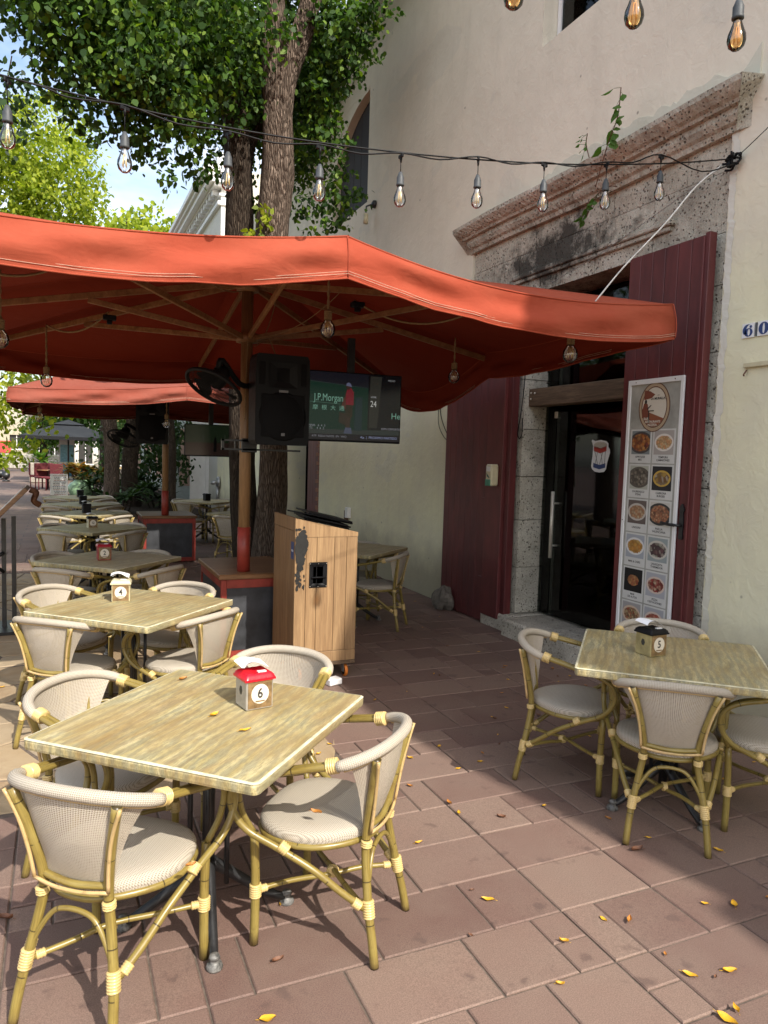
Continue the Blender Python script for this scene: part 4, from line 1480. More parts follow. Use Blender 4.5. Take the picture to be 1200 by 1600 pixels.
place_chair(.850, 4.190, -50, 'front right chair at the number 4 table, angled towards the blackboard cabinet')
place_chair(-.145, 5.27, 137, 'back left chair at the number 4 table, pale woven back lit by the sun')
place_chair(.845, 5.18, 45, 'back right chair at the number 4 table beside the blackboard cabinet')
holder('4', .335, 4.66, -8, .735, 'cream napkin box with white paper on top and number 4', M['cream_plastic'], plain('cream_box', (.52, .46, .28), .4))
T2 = (.370, 6.46)
place_table(*T2, 47, 'dark shaded square table with the dull red number 2 napkin box')
place_chair(-.065, 6.02, 230, 'front left chair at the shaded number 2 table')
place_chair(.800, 5.93, -45, 'front right chair at the shaded number 2 table')
place_chair(-.120, 6.95, 137, 'back left chair at the shaded number 2 table')
place_chair(.790, 6.93, 45, 'back right chair at the shaded number 2 table')
holder('2', .325, 6.42, 4, .735, 'dull red napkin box with number 2 on the shaded table', M['dkred_plastic'], M['dkred_plastic'])
T12 = (.340, 9.02)
place_table(*T12, 42, 'sunlit table with the cream number 12 napkin box behind the shaded one')
place_chair(-.10, 8.62, 228, 'front left chair at the sunlit number 12 table')
place_chair(.78, 8.60, -46, 'front right chair at the sunlit number 12 table, back lit yellow')
place_chair(-.12, 9.50, 138, 'back left chair at the sunlit number 12 table')
place_chair(.83, 9.50, 45, 'back right chair at the sunlit number 12 table')
holder('12', .33, 8.98, 8, .735, 'cream and black napkin box with number 12', M['black'], M['cream_plastic'])
Y_ = 11.0
names = ['first', 'second', 'third']
for k in range(3):
    yy = 11.0 + 1.75 * k
    place_table(.33 - .02 * k, yy, 46, names[k] + ' dark table from the front in the shaded row under the faded umbrella')
    for bx, by, dg, side in ((-.14, -.42, 228, 'front left'), (.80 - .33, -.42, -47, 'front right'), (-.47, .42, 137, 'back left'), (.47, .42, 45, 'back right')):
        place_chair(.33 + (bx if bx != -.14 else -.47), yy + by, dg, f'{side} chair at the {names[k]} dark table of the shaded row')
    holder('1', .33, yy, 10, .735, f'black napkin box on the {names[k]} dark table of the shaded row', M['black'], M['black'], False, paper=(k == 0))
# table by the wall behind the wooden stand
place_table(2.66, 6.78, 40, 'shaded table against the wall behind the wooden stand')
place_chair(3.02, 6.32, -40, 'chair at the shaded wall table, side view, nearer to the camera')
place_chair(2.98, 7.22, 48, 'chair at the shaded wall table, farther one against the wall')
# right rear group
place_table(2.55, 10.9, 42, 'far shaded table with the small red number 11 box right of the umbrella pole')
place_chair(2.12, 10.45, 225, 'far shaded chair seen from behind, left of the umbrella pole')
place_chair(3.02, 11.35, 45, 'far shaded chair on the wall side of the number 11 table')
holder('11', 2.52, 10.95, 20, .735, 'small red napkin box with number 11 far back beside the pole', M['red_plastic'], M['red_plastic'])
place_table(2.45, 13.6, 45, 'deeply shaded table by the shop doors')
place_chair(1.95, 13.2, 225, 'shaded chair at the left of the table by the shop doors')
place_chair(2.95, 13.1, -45, 'shaded chair at the right of the table by the shop doors')
place_chair(2.9, 14.05, 45, 'shaded chair behind the table by the shop doors')
place_chair(1.98, 14.05, 135, 'shaded chair nearest the shop doors, at the rear left of its table')
holder('1', 2.45, 13.6, 20, .735, 'black napkin box on the table by the shop doors', M['black'], M['black'], False, paper=False)

# ================================================================== PODIUM (wooden host stand on castors)
pdm = thing('host_stand', 'wooden host stand on castors with slanted top, recessed handle and a black paint smear', 'stand', (1.53, 5.02, 0))
PW, PD = .48, .56
zl, zr, zb = 1.195, 1.09, .13
def side_plank(x0, x1, y, za, nm='plank', m='podium', th=.018):
    f = lambda x: zl + (zr - zl) * x / PW
    mb = MB()
    g = .0012
    mb.prism([(x0 + g, za), (x1 - g, za), (x1 - g, f(x1 - g)), (x0 + g, f(x0 + g))], y, y + th, axis=1)
    return mb.build(nm, M[m], pdm)
xs = [0, .085, .165, .30, .395, PW]
for a, b in zip(xs, xs[1:]):
    mb = MB(); g = .0014
    mb.box((a + g, 0, .215), (b - g, .018, 1.055), ch=.0015)
    mb.build('plank', M['podium'], pdm)
mb = MB(); mb.prism([(0, 1.058), (PW, 1.058), (PW, zr), (0, zl)], -.002, .018, axis=1); mb.build('top_panel', M['podium'], pdm)
MB().box((0, -.003, zb + .005), (PW, .018, .212), ch=.003).build('base_rail', M['podium'], pdm)
ys = [.02, .16, .29, .43, PD]
for a, b in zip(ys, ys[1:]):
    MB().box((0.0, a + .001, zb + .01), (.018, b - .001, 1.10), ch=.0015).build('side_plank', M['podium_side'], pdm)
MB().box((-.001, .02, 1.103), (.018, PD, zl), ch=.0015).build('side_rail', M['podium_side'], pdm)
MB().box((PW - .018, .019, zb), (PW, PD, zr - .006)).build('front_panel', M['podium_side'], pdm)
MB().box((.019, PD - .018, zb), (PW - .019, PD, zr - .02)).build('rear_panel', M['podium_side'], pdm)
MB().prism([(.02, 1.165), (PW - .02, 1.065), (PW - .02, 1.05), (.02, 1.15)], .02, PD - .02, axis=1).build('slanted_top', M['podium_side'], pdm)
MB().box((-.004, -.004, zb - .025), (PW + .004, PD, zb + .004), ch=.004).build('base_board', M['beam'], pdm)
hd = MB()
hx, hz = .110, .69
hd.box((hx, -.006, hz), (hx + .135, .001, hz + .018), ch=.002); hd.box((hx, -.006, hz + .165), (hx + .135, .001, hz + .185), ch=.002)
hd.box((hx, -.006, hz + .0181), (hx + .014, .001, hz + .1649)); hd.box((hx + .121, -.006, hz + .0181), (hx + .135, .001, hz + .1649))
hd.add([(hx + .014, -.0045, hz + .018), (hx + .121, -.0045, hz + .018), (hx + .121, -.0045, hz + .165), (hx + .014, -.0045, hz + .165),
        (hx + .03, .0, hz + .03), (hx + .105, .0, hz + .03), (hx + .105, .0, hz + .15), (hx + .03, .0, hz + .15)],
       [(0, 1, 5, 4), (1, 2, 6, 5), (2, 3, 7, 6), (3, 0, 4, 7), (4, 5, 6, 7)])
hd.tube([(hx + .012, -.0115, hz + .075), (hx + .123, -.0115, hz + .075)], .006, 8)
h_ = hd.build('recessed_handle', M['black'], pdm, fix=False)
for a in (.006, .0675, .129):
    for b in (.009, .175):
        q = MB(); q.lathe([(.001, 0), (.004, 0), (.001, .002)], 6, mat=Matrix.Translation((hx + a, -.0062, hz + b)) @ Matrix.Rotation(R(90), 4, 'X')); q.build('screw', M['steel'], h_)
# smear of black paint: ragged thin film on the planks
sr = random.Random(12)
smr = MB()
def blob(cx, cz, a, b, n=16):
    pts = [(cx + a * (1 + sr.uniform(-.3, .22)) * math.cos(2 * math.pi * k / n), cz + b * (1 + sr.uniform(-.16, .12)) * math.sin(2 * math.pi * k / n)) for k in range(n)]
    smr.prism(pts, -.0065 + sr.uniform(-.0006, .0006), -.0020, axis=1)
for cx, cz, a, b in ((.050, 1.055, .040, .045), (.056, 1.02, .048, .05), (.050, .97, .048, .06), (.030, .99, .030, .09), (.075, 1.0, .022, .05), (.030, .92, .03, .06), (.042, .90, .034, .05), (.036, .85, .025, .04), (.026, .79, .016, .03), (.020, .74, .014, .022), (.040, .715, .012, .02), (.018, .69, .010, .02), (.06, 1.10, .022, .012), (.03, 1.115, .016, .009)):
    blob(cx, cz, a, b)
for k in range(46):
    blob(sr.uniform(.004, .075), sr.uniform(.68, 1.13), sr.uniform(.002, .008), sr.uniform(.004, .016), 7)
tag(smr.build('paint_smear', M['soot'], pdm), kind='stuff')
q = MB(); q.box((-.0015, .03, .895), (-.0002, .095, 1.02)); stk = q.build('card_sticker', M['ink_blue'], pdm)
text('lettering', 'VISA', .024, M['ink_white'], stk, frame_mat((-.0018, .0625, .955), (0, -1, 0), (0, 0, 1)))
for cx, cy in ((.06, .06), (.42, .06), (.06, .50), (.42, .50)):
    c_ = bpy.data.objects.new('castor', None); COL.objects.link(c_); c_.parent = pdm; c_.location = (cx, cy, 0)
    q = MB(); q.box((-.035, -.03, .098), (.035, .03, .104)); q.box((-.017, -.03, .035), (-.013, .012, .1)); q.box((.013, -.03, .035), (.017, .012, .1)); q.tube([(-.02, -.012, .048), (.02, -.012, .048)], .006, 8)
    q.build('fork', M['zinc'], c_)
    q = MB()
    q.lathe([(.034, -.011), (.046, -.011), (.048, -.006), (.048, .006), (.046, .011), (.034, .011)], 24, mat=Matrix.Translation((0, -.012, .048)) @ Matrix.Rotation(R(90), 4, 'Y'))
    q.build('tyre', M['rubber_orange'], c_)
    q = MB(); q.lathe([(.001, -.0125), (.036, -.0125), (.036, .0125), (.001, .0125)], 20, mat=Matrix.Translation((0, -.012, .048)) @ Matrix.Rotation(R(90), 4, 'Y')); q.build('wheel', M['black'], c_)
mn = random.Random(2)
for k in range(5):
    o = thing('menu_folder', ['black menu folder lying lowest on the slanted stand top', 'second black menu folder from the bottom of the pile', 'middle black menu folder of the pile on the stand', 'second black menu folder from the top of the pile', 'topmost black menu folder on the wooden stand'][k], 'menu', (1.53 + .27 + mn.uniform(-.03, .04), 5.30 + mn.uniform(-.04, .05), 1.135 + k * .013), mn.uniform(-.2, .2), 'menus piled on the host stand')
    o.rotation_euler = (0, R(12.3), mn.uniform(-.16, .16))
    MB().box((-.17, -.22, 0), (.17, .22, .011), ch=.002).build('cover', M['black'], o)
    MB().box((-.165, -.214, .003), (.171, .214, .008)).build('pages', M['ink_cream'] if k == 3 else M['blackgrille'], o)
blk = MB().box((-.055, -.04, 0), (.055, .04, .045), ch=.006).build('wheel_chock', M['white'], None, (1.80, 4.90, 0.001), .3)
tag(blk, 'small white block wedged by the front castor of the wooden stand', 'block')

# ================================================================== BLACKBOARD CABINETS round the umbrella poles
def cabinet(x, y, w, d, label):
    c = thing('blackboard_cabinet', label, 'cabinet', (x, y, 0), 0, 'blackboard cabinets at the umbrella poles')
    H = .69
    f = MB()
    for a, b in ((0, .045), (w - .045, w)):
        f.box((a, 0, .02), (b, .04, H - .04), ch=.004); f.box((a, d - .04, .02), (b, d, H - .04), ch=.004)
    f.box((.0455, 0, .02), (w - .0455, .04, .075)); f.box((.0455, 0, H - .11), (w - .0455, .04, H - .04))
    f.box((0, .0405, H - .11), (.04, d - .0405, H - .04)); f.box((0, .0405, .02), (.04, d - .0405, .075))
    f.box((w - .04, .0405, H - .11), (w, d - .0405, H - .04)); f.box((w - .04, .0405, .02), (w, d - .0405, .075))
    f.build('frame', M['redpaint'], c)
    MB().box((.0458, .012, .076), (w - .0458, .03, H - .111)).build('blackboard', M['slate'], c)
    MB().box((.012, .0406, .076), (.03, d - .0406, H - .111)).build('blackboard', M['slate'], c)
    MB().box((w - .03, .0406, .076), (w - .012, d - .0406, H - .111)).build('blackboard', M['slate'], c)
    MB().box((.031, d - .03, .076), (w - .031, d - .012, H - .111)).build('back_board', M['slate'], c)
    MB().box((-.02, -.02, H - .0395), (w + .02, d + .02, H), ch=.005).build('top', M['cabtop'], c)
    return c


cabinet(1.15, 5.72, .62, .92, 'red trimmed blackboard cabinet at the foot of the front umbrella pole')
cabinet(1.085, 11.0, .74, .80, 'red trimmed blackboard cabinet at the foot of the far umbrella pole')
MB().box((-.05, -.1, 0), (.07, .1, .14), ch=.01)
sp = MB().box((0, 0, 0), (.14, .22, .30), ch=.01).build('plinth_block', M['concrete'], None, (.98, 6.9, 0))
tag(sp, 'small pale plinth block left of the front blackboard cabinet', 'block')

# ================================================================== UMBRELLAS
def umbrella(cx, cy, half, zc, zm, zapex, sagc, val, mat, label, zoff, rope_pts, zcab=.69):
    """zc corner rim height, zm mid-side rim height"""
    u = thing('market_umbrella', label, 'umbrella', (cx, cy, 0), 0, 'big square market umbrellas')
    ur = random.Random(int(cx * 100) + int(cy))
    # rim: 8 control points (corner, mid, ...) counter clockwise from the right front corner
    dirs = [(1, -1), (1, 0), (1, 1), (0, 1), (-1, 1), (-1, 0), (-1, -1), (0, -1)]
    hz = [zc[0], zm[0], zc[1], zm[1], zc[2], zm[2], zc[3], zm[3]]
    P = [Vector((d[0] * half, d[1] * half, h)) for d, h in zip(dirs, hz)]
    SEG = 20
    rim, sagv = [], []
    for i in range(8):
        a, b = P[i], P[(i + 1) % 8]
        for k in range(SEG):
            t = k / SEG
            s = 4 * t * (1 - t)
            p = a.lerp(b, t)
            p.z -= sagc[i] * s
            inn = 1 - .020 * s
            rim.append(Vector((p.x * inn, p.y * inn, p.z)))
            sagv.append(s)
    n = len(rim)
    NR = 9
    v, f = [], []
    v.append((0, 0, zapex))
    for j in range(1, NR + 1):
        t = j / NR
        for k in range(n):
            p = rim[k]
            z = zapex + (p.z - zapex) * (t ** 1.12)
            z -= .06 * sagv[k] * math.sin(math.pi * t)
            v.append((p.x * t, p.y * t, z))
    for k in range(n):
        f.append([0, 1 + k, 1 + (k + 1) % n])
    for j in range(NR - 1):
        for k in range(n):
            a, b = 1 + j * n, 1 + (j + 1) * n
            f.append([a + k, b + k, b + (k + 1) % n, a + (k + 1) % n])
    mb = MB().add(v, f, True)
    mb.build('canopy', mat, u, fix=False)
    # valance: hangs from the rim, rippled
    NV = 10
    v, f = [], []
    for j in range(NV + 1):
        t = j / NV
        for k in range(n):
            p = rim[k]
            d = Vector((p.x, p.y, 0)).normalized()
            kk = k * 12 / SEG
            o = .026 * math.sin(t * 2.4) + .018 * t * math.sin(kk * .9 + 2.1 * math.sin(kk * .31)) + .009 * t * math.sin(kk * 2.3) + .034 * math.sin(4.2 * t + kk * .75 + math.sin(kk * .4)) * math.sin(math.pi * t) + .010 * math.sin(8 * t - kk * 1.3) * math.sin(math.pi * t) + .007 * math.sin(kk * 3.1 + 5 * t) * t
            zz = p.z - val * t + .012 * t * math.sin(k * .27)
            if k % SEG == 0:
                o = .026 * math.sin(t * 2.2)
            v.append((p.x + d.x * o, p.y + d.y * o, zz))
    for j in range(NV):
        for k in range(n):
            f.append([j * n + k, (j + 1) * n + k, (j + 1) * n + (k + 1) % n, j * n + (k + 1) % n])
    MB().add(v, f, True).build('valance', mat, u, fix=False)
    hem = [Vector(v[NV * n + k]) for k in range(n)]
    st_ = MB()
    for dz in (.022, .034):
        st_.tube([h + Vector((h.x, h.y, 0)).normalized() * .0085 + Vector((0, 0, dz)) for h in hem], .0014, 4, closed=True)
    st_.tube([h for h in hem], .005, 6, closed=True, mi=1)
    st_.tube([p + Vector((0, 0, .002)) for p in rim], .0055, 6, closed=True, mi=1)
    for i in range(8):
        st_.tube([Vector(v[j * n + i * SEG]) * 1.0015 for j in range(NV + 1)], .004, 5, mi=1)
    st_.build('hem_stitching', [M['thread'], mat], u)
    # pole
    MB().tube([(0, 0, zcab + .001), (0, 0, zapex - .24)], .046, 18).build('pole', M['pole'], u)
    MB().tube([(0, 0, zcab + .002), (0, 0, zcab + .36)], .052, 18).build('pole_sleeve', M['redpaint'], u)
    MB().lathe([(.001, -.02), (.085, -.02), (.09, .02), (.05, .03), (.001, .03)], 18, (0, 0, zapex - .24)).build('top_hub', M['rib'], u)
    MB().lathe([(.05, -.035), (.085, -.035), (.085, .035), (.05, .035)], 18, (0, 0, zapex - .62)).build('collar', M['rib'], u)
    for i in range(8):
        p = P[i]
        d = Vector((p.x, p.y, 0))
        top = Vector((0, 0, zapex - .20))
        end = Vector((p.x * .985, p.y * .985, p.z - .055))
        def bar(a, b, w, h, nm):
            a = Vector(a); b = Vector(b)
            x = (b - a); L_ = x.length; x.normalize()
            y = x.cross(Vector((0, 0, 1))).normalized(); z = y.cross(x) * -1
            m4 = Matrix(((x.x, y.x, z.x, a.x), (x.y, y.y, z.y, a.y), (x.z, y.z, z.z, a.z), (0, 0, 0, 1)))
            return MB().box((0, -w / 2, -h / 2), (L_, w / 2, h / 2), mat=m4, ch=.003).build(nm, M['rib'], u)
        a0 = top + d.normalized() * .07
        bar(a0, end, .026, .045, 'rib')
        mid = a0.lerp(end, .52) - Vector((0, 0, .03))
        bar(Vector((0, 0, zapex - .62)) + d.normalized() * .07, mid, .026, .040, 'strut')
    return u, P, rim


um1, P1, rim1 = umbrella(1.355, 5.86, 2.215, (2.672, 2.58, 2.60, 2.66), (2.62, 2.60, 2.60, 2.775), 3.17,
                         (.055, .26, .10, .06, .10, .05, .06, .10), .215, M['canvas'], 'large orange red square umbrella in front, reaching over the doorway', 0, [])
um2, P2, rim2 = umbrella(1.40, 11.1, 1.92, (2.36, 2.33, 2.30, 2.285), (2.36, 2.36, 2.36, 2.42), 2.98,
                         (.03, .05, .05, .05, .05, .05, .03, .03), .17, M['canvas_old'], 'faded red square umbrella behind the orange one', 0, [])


def rope_bulb(x, y, ztop, zb, label, rope=True):
    r = thing('rope_pendant', label, 'pendant lamp', (x, y, zb), 0, 'rope pendant bulbs under the umbrellas')
    q = MB()
    pts = []
    nn = int((ztop - zb - .12) / .012)
    q.tube([(0, 0, .12), (0, 0, ztop - zb)], .005, 6)
    for s in (0, math.pi):
        q.tube([(.005 * math.cos(k * .7 + s), .005 * math.sin(k * .7 + s), .12 + k * .012) for k in range(nn)], .0045, 5)
    q.build('rope', M['rope'], r)
    q = MB(); q.lathe([(.001, .055), (.018, .055), (.022, .075), (.022, .105), (.012, .125), (.001, .125)], 12)
    for k in range(5):
        q.tube([(.022 * math.cos(a), .022 * math.sin(a), .066 + k * .011) for a in [2 * math.pi * i / 12 for i in range(12)]], .0045, 5, closed=True)
    q.build('socket', M['rope'], r)
    g = MB(); g.lathe([(.001, -.055), (.022, -.05), (.042, -.03), (.050, 0), (.045, .024), (.030, .045), (.019, .062)], 20)
    b = g.build('bulb', M['bulb'], r)
    g = MB()
    for k in range(6):
        a = k * math.pi / 3
        g.tube([(.006 * math.cos(a), .006 * math.sin(a), .05), (.020 * math.cos(a), .020 * math.sin(a), .012), (.020 * math.cos(a + .5), .020 * math.sin(a + .5), -.022)], .0016, 4)
    g.build('filament', M['filament'], b)
    return r


rope_bulb(1.556, 4.5, 2.80, 2.445, 'rope pendant bulb hanging just right of the front umbrella pole')
rope_bulb(3.01, 3.93, 2.64, 2.345, 'rope pendant bulb at the right corner of the orange umbrella, near the doorway')
rope_bulb(3.03, 5.5, 2.66, 2.335, 'rope pendant bulb over the television corner, before the maroon leaf')
rope_bulb(-.105, 6.9, 2.66, 2.20, 'rope pendant bulb hanging far left above the rear umbrella corner')
rope_bulb(-.325, 5.0, 2.73, 2.28, 'rope pendant bulb at the left edge of the picture')
rope_bulb(-.22, 9.6, 2.30, 1.98, 'rope pendant bulb in the left corner of the faded umbrella')
rope_bulb(1.22, 9.6, 2.50, 1.97, 'rope pendant bulb in front of the far loudspeaker')

# loose cords slung between the ribs
def slack(a, b, s, n=14):
    a, b = Vector(a), Vector(b)
    return [a.lerp(b, k / n) - Vector((0, 0, s * 4 * (k / n) * (1 - k / n))) for k in range(n + 1)]
CORD = ['thick hemp cord sagging at the far left under the orange umbrella', 'thick hemp cord sagging between the rear left ribs above the far umbrella', 'thick hemp cord sagging right of the pole above the television', 'thin loose cord curling right of the pole top',
        'thin cord left of the pole top', 'thin cord dropping from the collar to the loudspeaker', 'thin straight cord hanging left along the front pole', 'thin looped cord behind the pole collar']
for a, b, s, r_ in (((-.55, 4.6, 2.66), (.1, 4.9, 2.80), .12, .008), ((-.1, 6.6, 2.62), (.35, 6.3, 2.72), .1, .008), ((2.0, 5.2, 2.80), (2.7, 4.7, 2.70), .12, .008),
                    ((1.42, 5.75, 2.55), (1.9, 5.2, 2.86), .08, .003), ((1.3, 5.8, 2.9), (.9, 5.4, 2.9), .05, .004), ((1.5, 5.8, 2.6), (1.66, 5.66, 2.1), -.01, .004),
                    ((1.35, 5.80, 2.55), (1.33, 5.80, 1.9), .0, .0035), ((1.6, 5.9, 2.9), (1.42, 5.9, 2.5), .1, .004)):
    cb = MB().tube(slack(a, b, s), r_, 5)
    tag(cb.build('slung_cord', M['rope'], None), CORD.pop(0), 'cord', 'cords slung under the orange umbrella')
for x, y, z in ((.12, 4.95, 2.80), (.38, 6.3, 2.70), (2.0, 5.2, 2.78)):
    pass
cl = thing('cord_clip', 'black clip on a rib of the orange umbrella above the left tables', 'clip', (.10, 4.93, 2.80), 0, 'black clips on the umbrella ribs')
q = MB(); q.box((-.05, -.03, -.03), (.05, .03, .01), ch=.006); q.box((-.02, -.02, -.06), (.02, .02, -.03), ch=.004); q.build('clip_body', M['black'], cl)
for (x, y, z), lb in (((.36, 6.32, 2.69), 'black clip on the rear left rib of the orange umbrella'), ((2.02, 5.18, 2.775), 'black clip on the right rib of the orange umbrella above the television')):
    o = copy_tree(cl); o.location = (x, y, z); o['label'] = lb

# ================================================================== LOUDSPEAKER, TELEVISIONS, FANS
def speaker(x, y, z, deg, label, s=1.0):
    o = thing('loudspeaker', label, 'speaker', (x, y, z), R(deg), 'black loudspeakers on the umbrella poles')
    w, d, h = .215 * s, .34 * s, .68 * s
    mb = MB()
    def sec(zz, t):
        return [(-w * t, 0, zz), (w * t, 0, zz), (w * t, d * .55, zz), (w * .62 * t, d, zz), (-w * .62 * t, d, zz), (-w * t, d * .55, zz)]
    lv = [(0, .93), (.03, .99), (.55, 1.0), (.65, .97), (.68, .90)]
    v = []
    for zz, t in lv:
        v += sec(zz * s, t)
    f = [[j * 6 + k, j * 6 + (k + 1) % 6, j * 6 + 6 + (k + 1) % 6, j * 6 + 6 + k] for j in range(4) for k in range(6)] + [list(range(6))[::-1], list(range(24, 30))]
    mb.add(v, f); mb.build('cabinet', M['black'], o)
    g = MB()
    rr = .175 * s
    g.lathe([(.001, .012), (rr * .9, .010), (rr, 0), (rr * 1.06, -.001)], 32, mat=Matrix.Translation((0, -.003, .215 * s)) @ Matrix.Rotation(R(90), 4, 'X'))
    g.box((-.17 * s, -.010, .06 * s), (.17 * s, -.001, .38 * s), ch=.004)
    g.build('grille', M['blackgrille'], o)
    hn_ = MB()
    a, b, c, dd = (-.11 * s, .43 * s), (.11 * s, .43 * s), (.11 * s, .62 * s), (-.11 * s, .62 * s)
    hn_.add([(a[0], -.012, a[1]), (b[0], -.012, b[1]), (c[0], -.012, c[1]), (dd[0], -.012, dd[1]), (-.05 * s, .0, .47 * s), (.05 * s, .0, .47 * s), (.05 * s, .0, .58 * s), (-.05 * s, .0, .58 * s)],
            [(0, 1, 5, 4), (1, 2, 6, 5), (2, 3, 7, 6), (3, 0, 4, 7), (4, 5, 6, 7)])
    hn_.build('horn', M['black'], o, fix=False)
    for sx in (-1, 1):
        MB().box((sx * .165 * s - .022 * s, -.008, .45 * s), (sx * .165 * s + .022 * s, -.001, .62 * s), ch=.003).build('port', M['blackgrille'], o)
    MB().box((-.035 * s, -.018, .395 * s), (.035 * s, -.011, .412 * s)).build('badge', plain('grey_badge', (.16, .16, .17), .4) if 'grey_badge' not in bpy.data.materials else bpy.data.materials['grey_badge'], o)
    MB().box((-.014 * s, -.018, .068 * s), (.014 * s, -.0105, .09 * s)).build('badge', bpy.data.materials['grey_badge'], o)
    return o


speaker(1.550, 5.48, 1.715, 2, 'black loudspeaker mounted on the front umbrella pole')
speaker(1.15, 10.55, 1.72, -10, 'black loudspeaker hung from the far umbrella pole')
brk = thing('pole_bracket', 'black steel bracket bars clamped to the front umbrella pole below the loudspeaker', 'bracket', (1.375, 5.86, 1.70))
q = MB(); q.box((-.22, -.06, -.035), (.42, -.045, -.02)); q.box((-.22, -.06, .035), (.42, -.045, .05)); q.box((-.06, -.06, -.05), (.06, .06, .06), ch=.004); q.box((-.22, -.06, -.035), (-.20, -.03, .05)); q.box((-.12, -.0599, -.02), (-.11, -.046, .035))
q.build('bars', M['iron'], brk)


def screen_mat(key, col, em):
    m = N(key)
    return m.done(m.pbr((.006, .006, .007), .18, emit=col, estr=em))


def television(name_label, x, y, z, deg, w, h, tennis=True):
    tv = thing('television', name_label, 'television', (x, y, z), R(deg), 'televisions under the umbrellas')
    MB().box((0, 0, 0), (w, .045, h), ch=.004).build('casing', M['black'], tv)
    MB().box((w * .3, .0455, h * .25), (w * .7, .09, h * .75), ch=.01).build('wall_mount', M['iron'], tv)
    MB().box((w / 2 - .03, .05, h * .75), (w / 2 + .03, .09, h + .3)).build('hanger', M['iron'], tv)
    scr = MB().box((.010, -.0012, .016), (w - .010, -.0002, h - .010)).build('screen', flat('screen_black' + str(tennis), (.010, .012, .016) if tennis else (.035, .045, .03), .12, .06), tv)
    W_, H_ = w - .02, h - .026
    lay = [-.0014]
    def px(name, pts, col, em=.55):
        lay[0] -= .00022
        key = 'scr_%02d%02d%02d' % tuple(int(c * 99) for c in col)
        m = bpy.data.materials.get(key) or screen_mat(key, col, em * .30)
        mb = MB()
        mb.prism([(.010 + a * W_, .016 + b * H_) for a, b in pts], lay[0], lay[0] + .00012, axis=1)
        return mb.build(name, m, scr)
    rc = lambda a, b, c, d: [(a, b), (c, b), (c, d), (a, d)]
    if tennis:
        px('green_board', [(0, .16), (.66, .12), (.66, .80), (0, .87)], (.004, .045, .028))
        px('dark_stand', [(0, .875), (.66, .80), (.66, 1), (0, 1)], (.010, .012, .022))
        px('rail', [(0, .865), (.66, .795), (.66, .80), (0, .872)], (.07, .09, .09))
        px('grey_gap', [(.67, .2), (.76, .2), (.80, .98), (.68, .98)], (.045, .045, .036))
        px('court', [(0, .08), (1, .10), (1, .17), (0, .15)], (.05, .065, .06))
        px('ticker', rc(0, 0, 1, .085), (.013, .010, .018))
        px('chair_shape', [(.52, .15), (.60, .15), (.60, .66), (.53, .64)], (.02, .05, .055))
        px('shorts', [(.425, .35), (.50, .35), (.50, .55), (.43, .55)], (.05, .038, .02))
        px('racket_bag', [(.36, .27), (.43, .22), (.45, .40), (.37, .42)], (.055, .04, .025))
        px('legs', [(.43, .17), (.475, .17), (.485, .35), (.435, .35)], (.07, .045, .03))
        px('shoes', [(.415, .10), (.50, .10), (.49, .19), (.43, .19)], (.12, .14, .22))
        px('red_shirt', [(.425, .53), (.51, .53), (.51, .72), (.48, .79), (.44, .76), (.42, .64)], (.32, .018, .035))
        px('arm', [(.385, .50), (.43, .46), (.43, .68), (.40, .60)], (.14, .045, .03))
        px('head', ell(.452, .80, .022, .045, 14), (.07, .03, .022))
        px('cap', [(.43, .815), (.49, .80), (.475, .85), (.455, .865), (.435, .85)], (.22, .23, .36))
        def tx(s, a, b, size, col=(.16, .32, .24), em=.7, sq=1.0):
            key = 'tx_%02d%02d%02d' % tuple(int(c * 99) for c in col)
            m = bpy.data.materials.get(key) or screen_mat(key, col, em * .5)
            lay[0] -= .0002
            text('caption', s, size, m, scr, frame_mat((.010 + a * W_, lay[0], .016 + b * H_), *FRONTY), squash=sq, extrude=.00005)
        tx('J.P.Morgan', .258, .62, .088, sq=.70)
        px('underline', [(.035, .555), (.375, .535), (.375, .540), (.035, .560)], (.16, .32, .24))
        tx('\u6469  \u6839  \u5927  \u901a', .258, .47, .046, sq=1.1)
        tx('24', .715, .56, .075, (.50, .50, .46), sq=.8)
        tx('HYPE', .715, .665, .022, (.4, .4, .4))
        tx('He', .955, .39, .075)
        tx('MEDIO', .90, .93, .022, (.25, .25, .25))
        tx('ESPN DEPORTES', .91, .19, .026, (.25, .25, .27))
        tx('TENNIS   6  4  3', .13, .205, .026, (.25, .25, .27))
        tx('SETS     4  6  2', .13, .165, .026, (.25, .25, .27))
        tx('ATP  RESULTADOS  EN  VIVO', .27, .05, .024, (.22, .22, .24))
        tx('4ta  |  PROXIMO PARTIDO', .78, .05, .030, (.25, .28, .42))
    else:
        px('clay', rc(0, 0, 1, .42), (.050, .026, .020), .35)
        px('green_wall', rc(0, .42, 1, 1), (.022, .040, .018), .35)
        px('figure', [(.54, .12), (.60, .12), (.605, .45), (.585, .60), (.565, .62), (.545, .45)], (.005, .006, .006), .1)
        px('figure', rc(.33, .45, .36, .72), (.05, .07, .05), .3)
        px('figure', rc(.74, .45, .77, .70), (.05, .07, .04), .3)
    return tv


television('large television showing a tennis player and a green board, beside the front pole', 1.865, 6.03, 1.765, -2, .915, .60)
television('dim television showing a clay court, hung under the far umbrella', 1.545, 10.3, 1.57, -4, .72, .44, False)


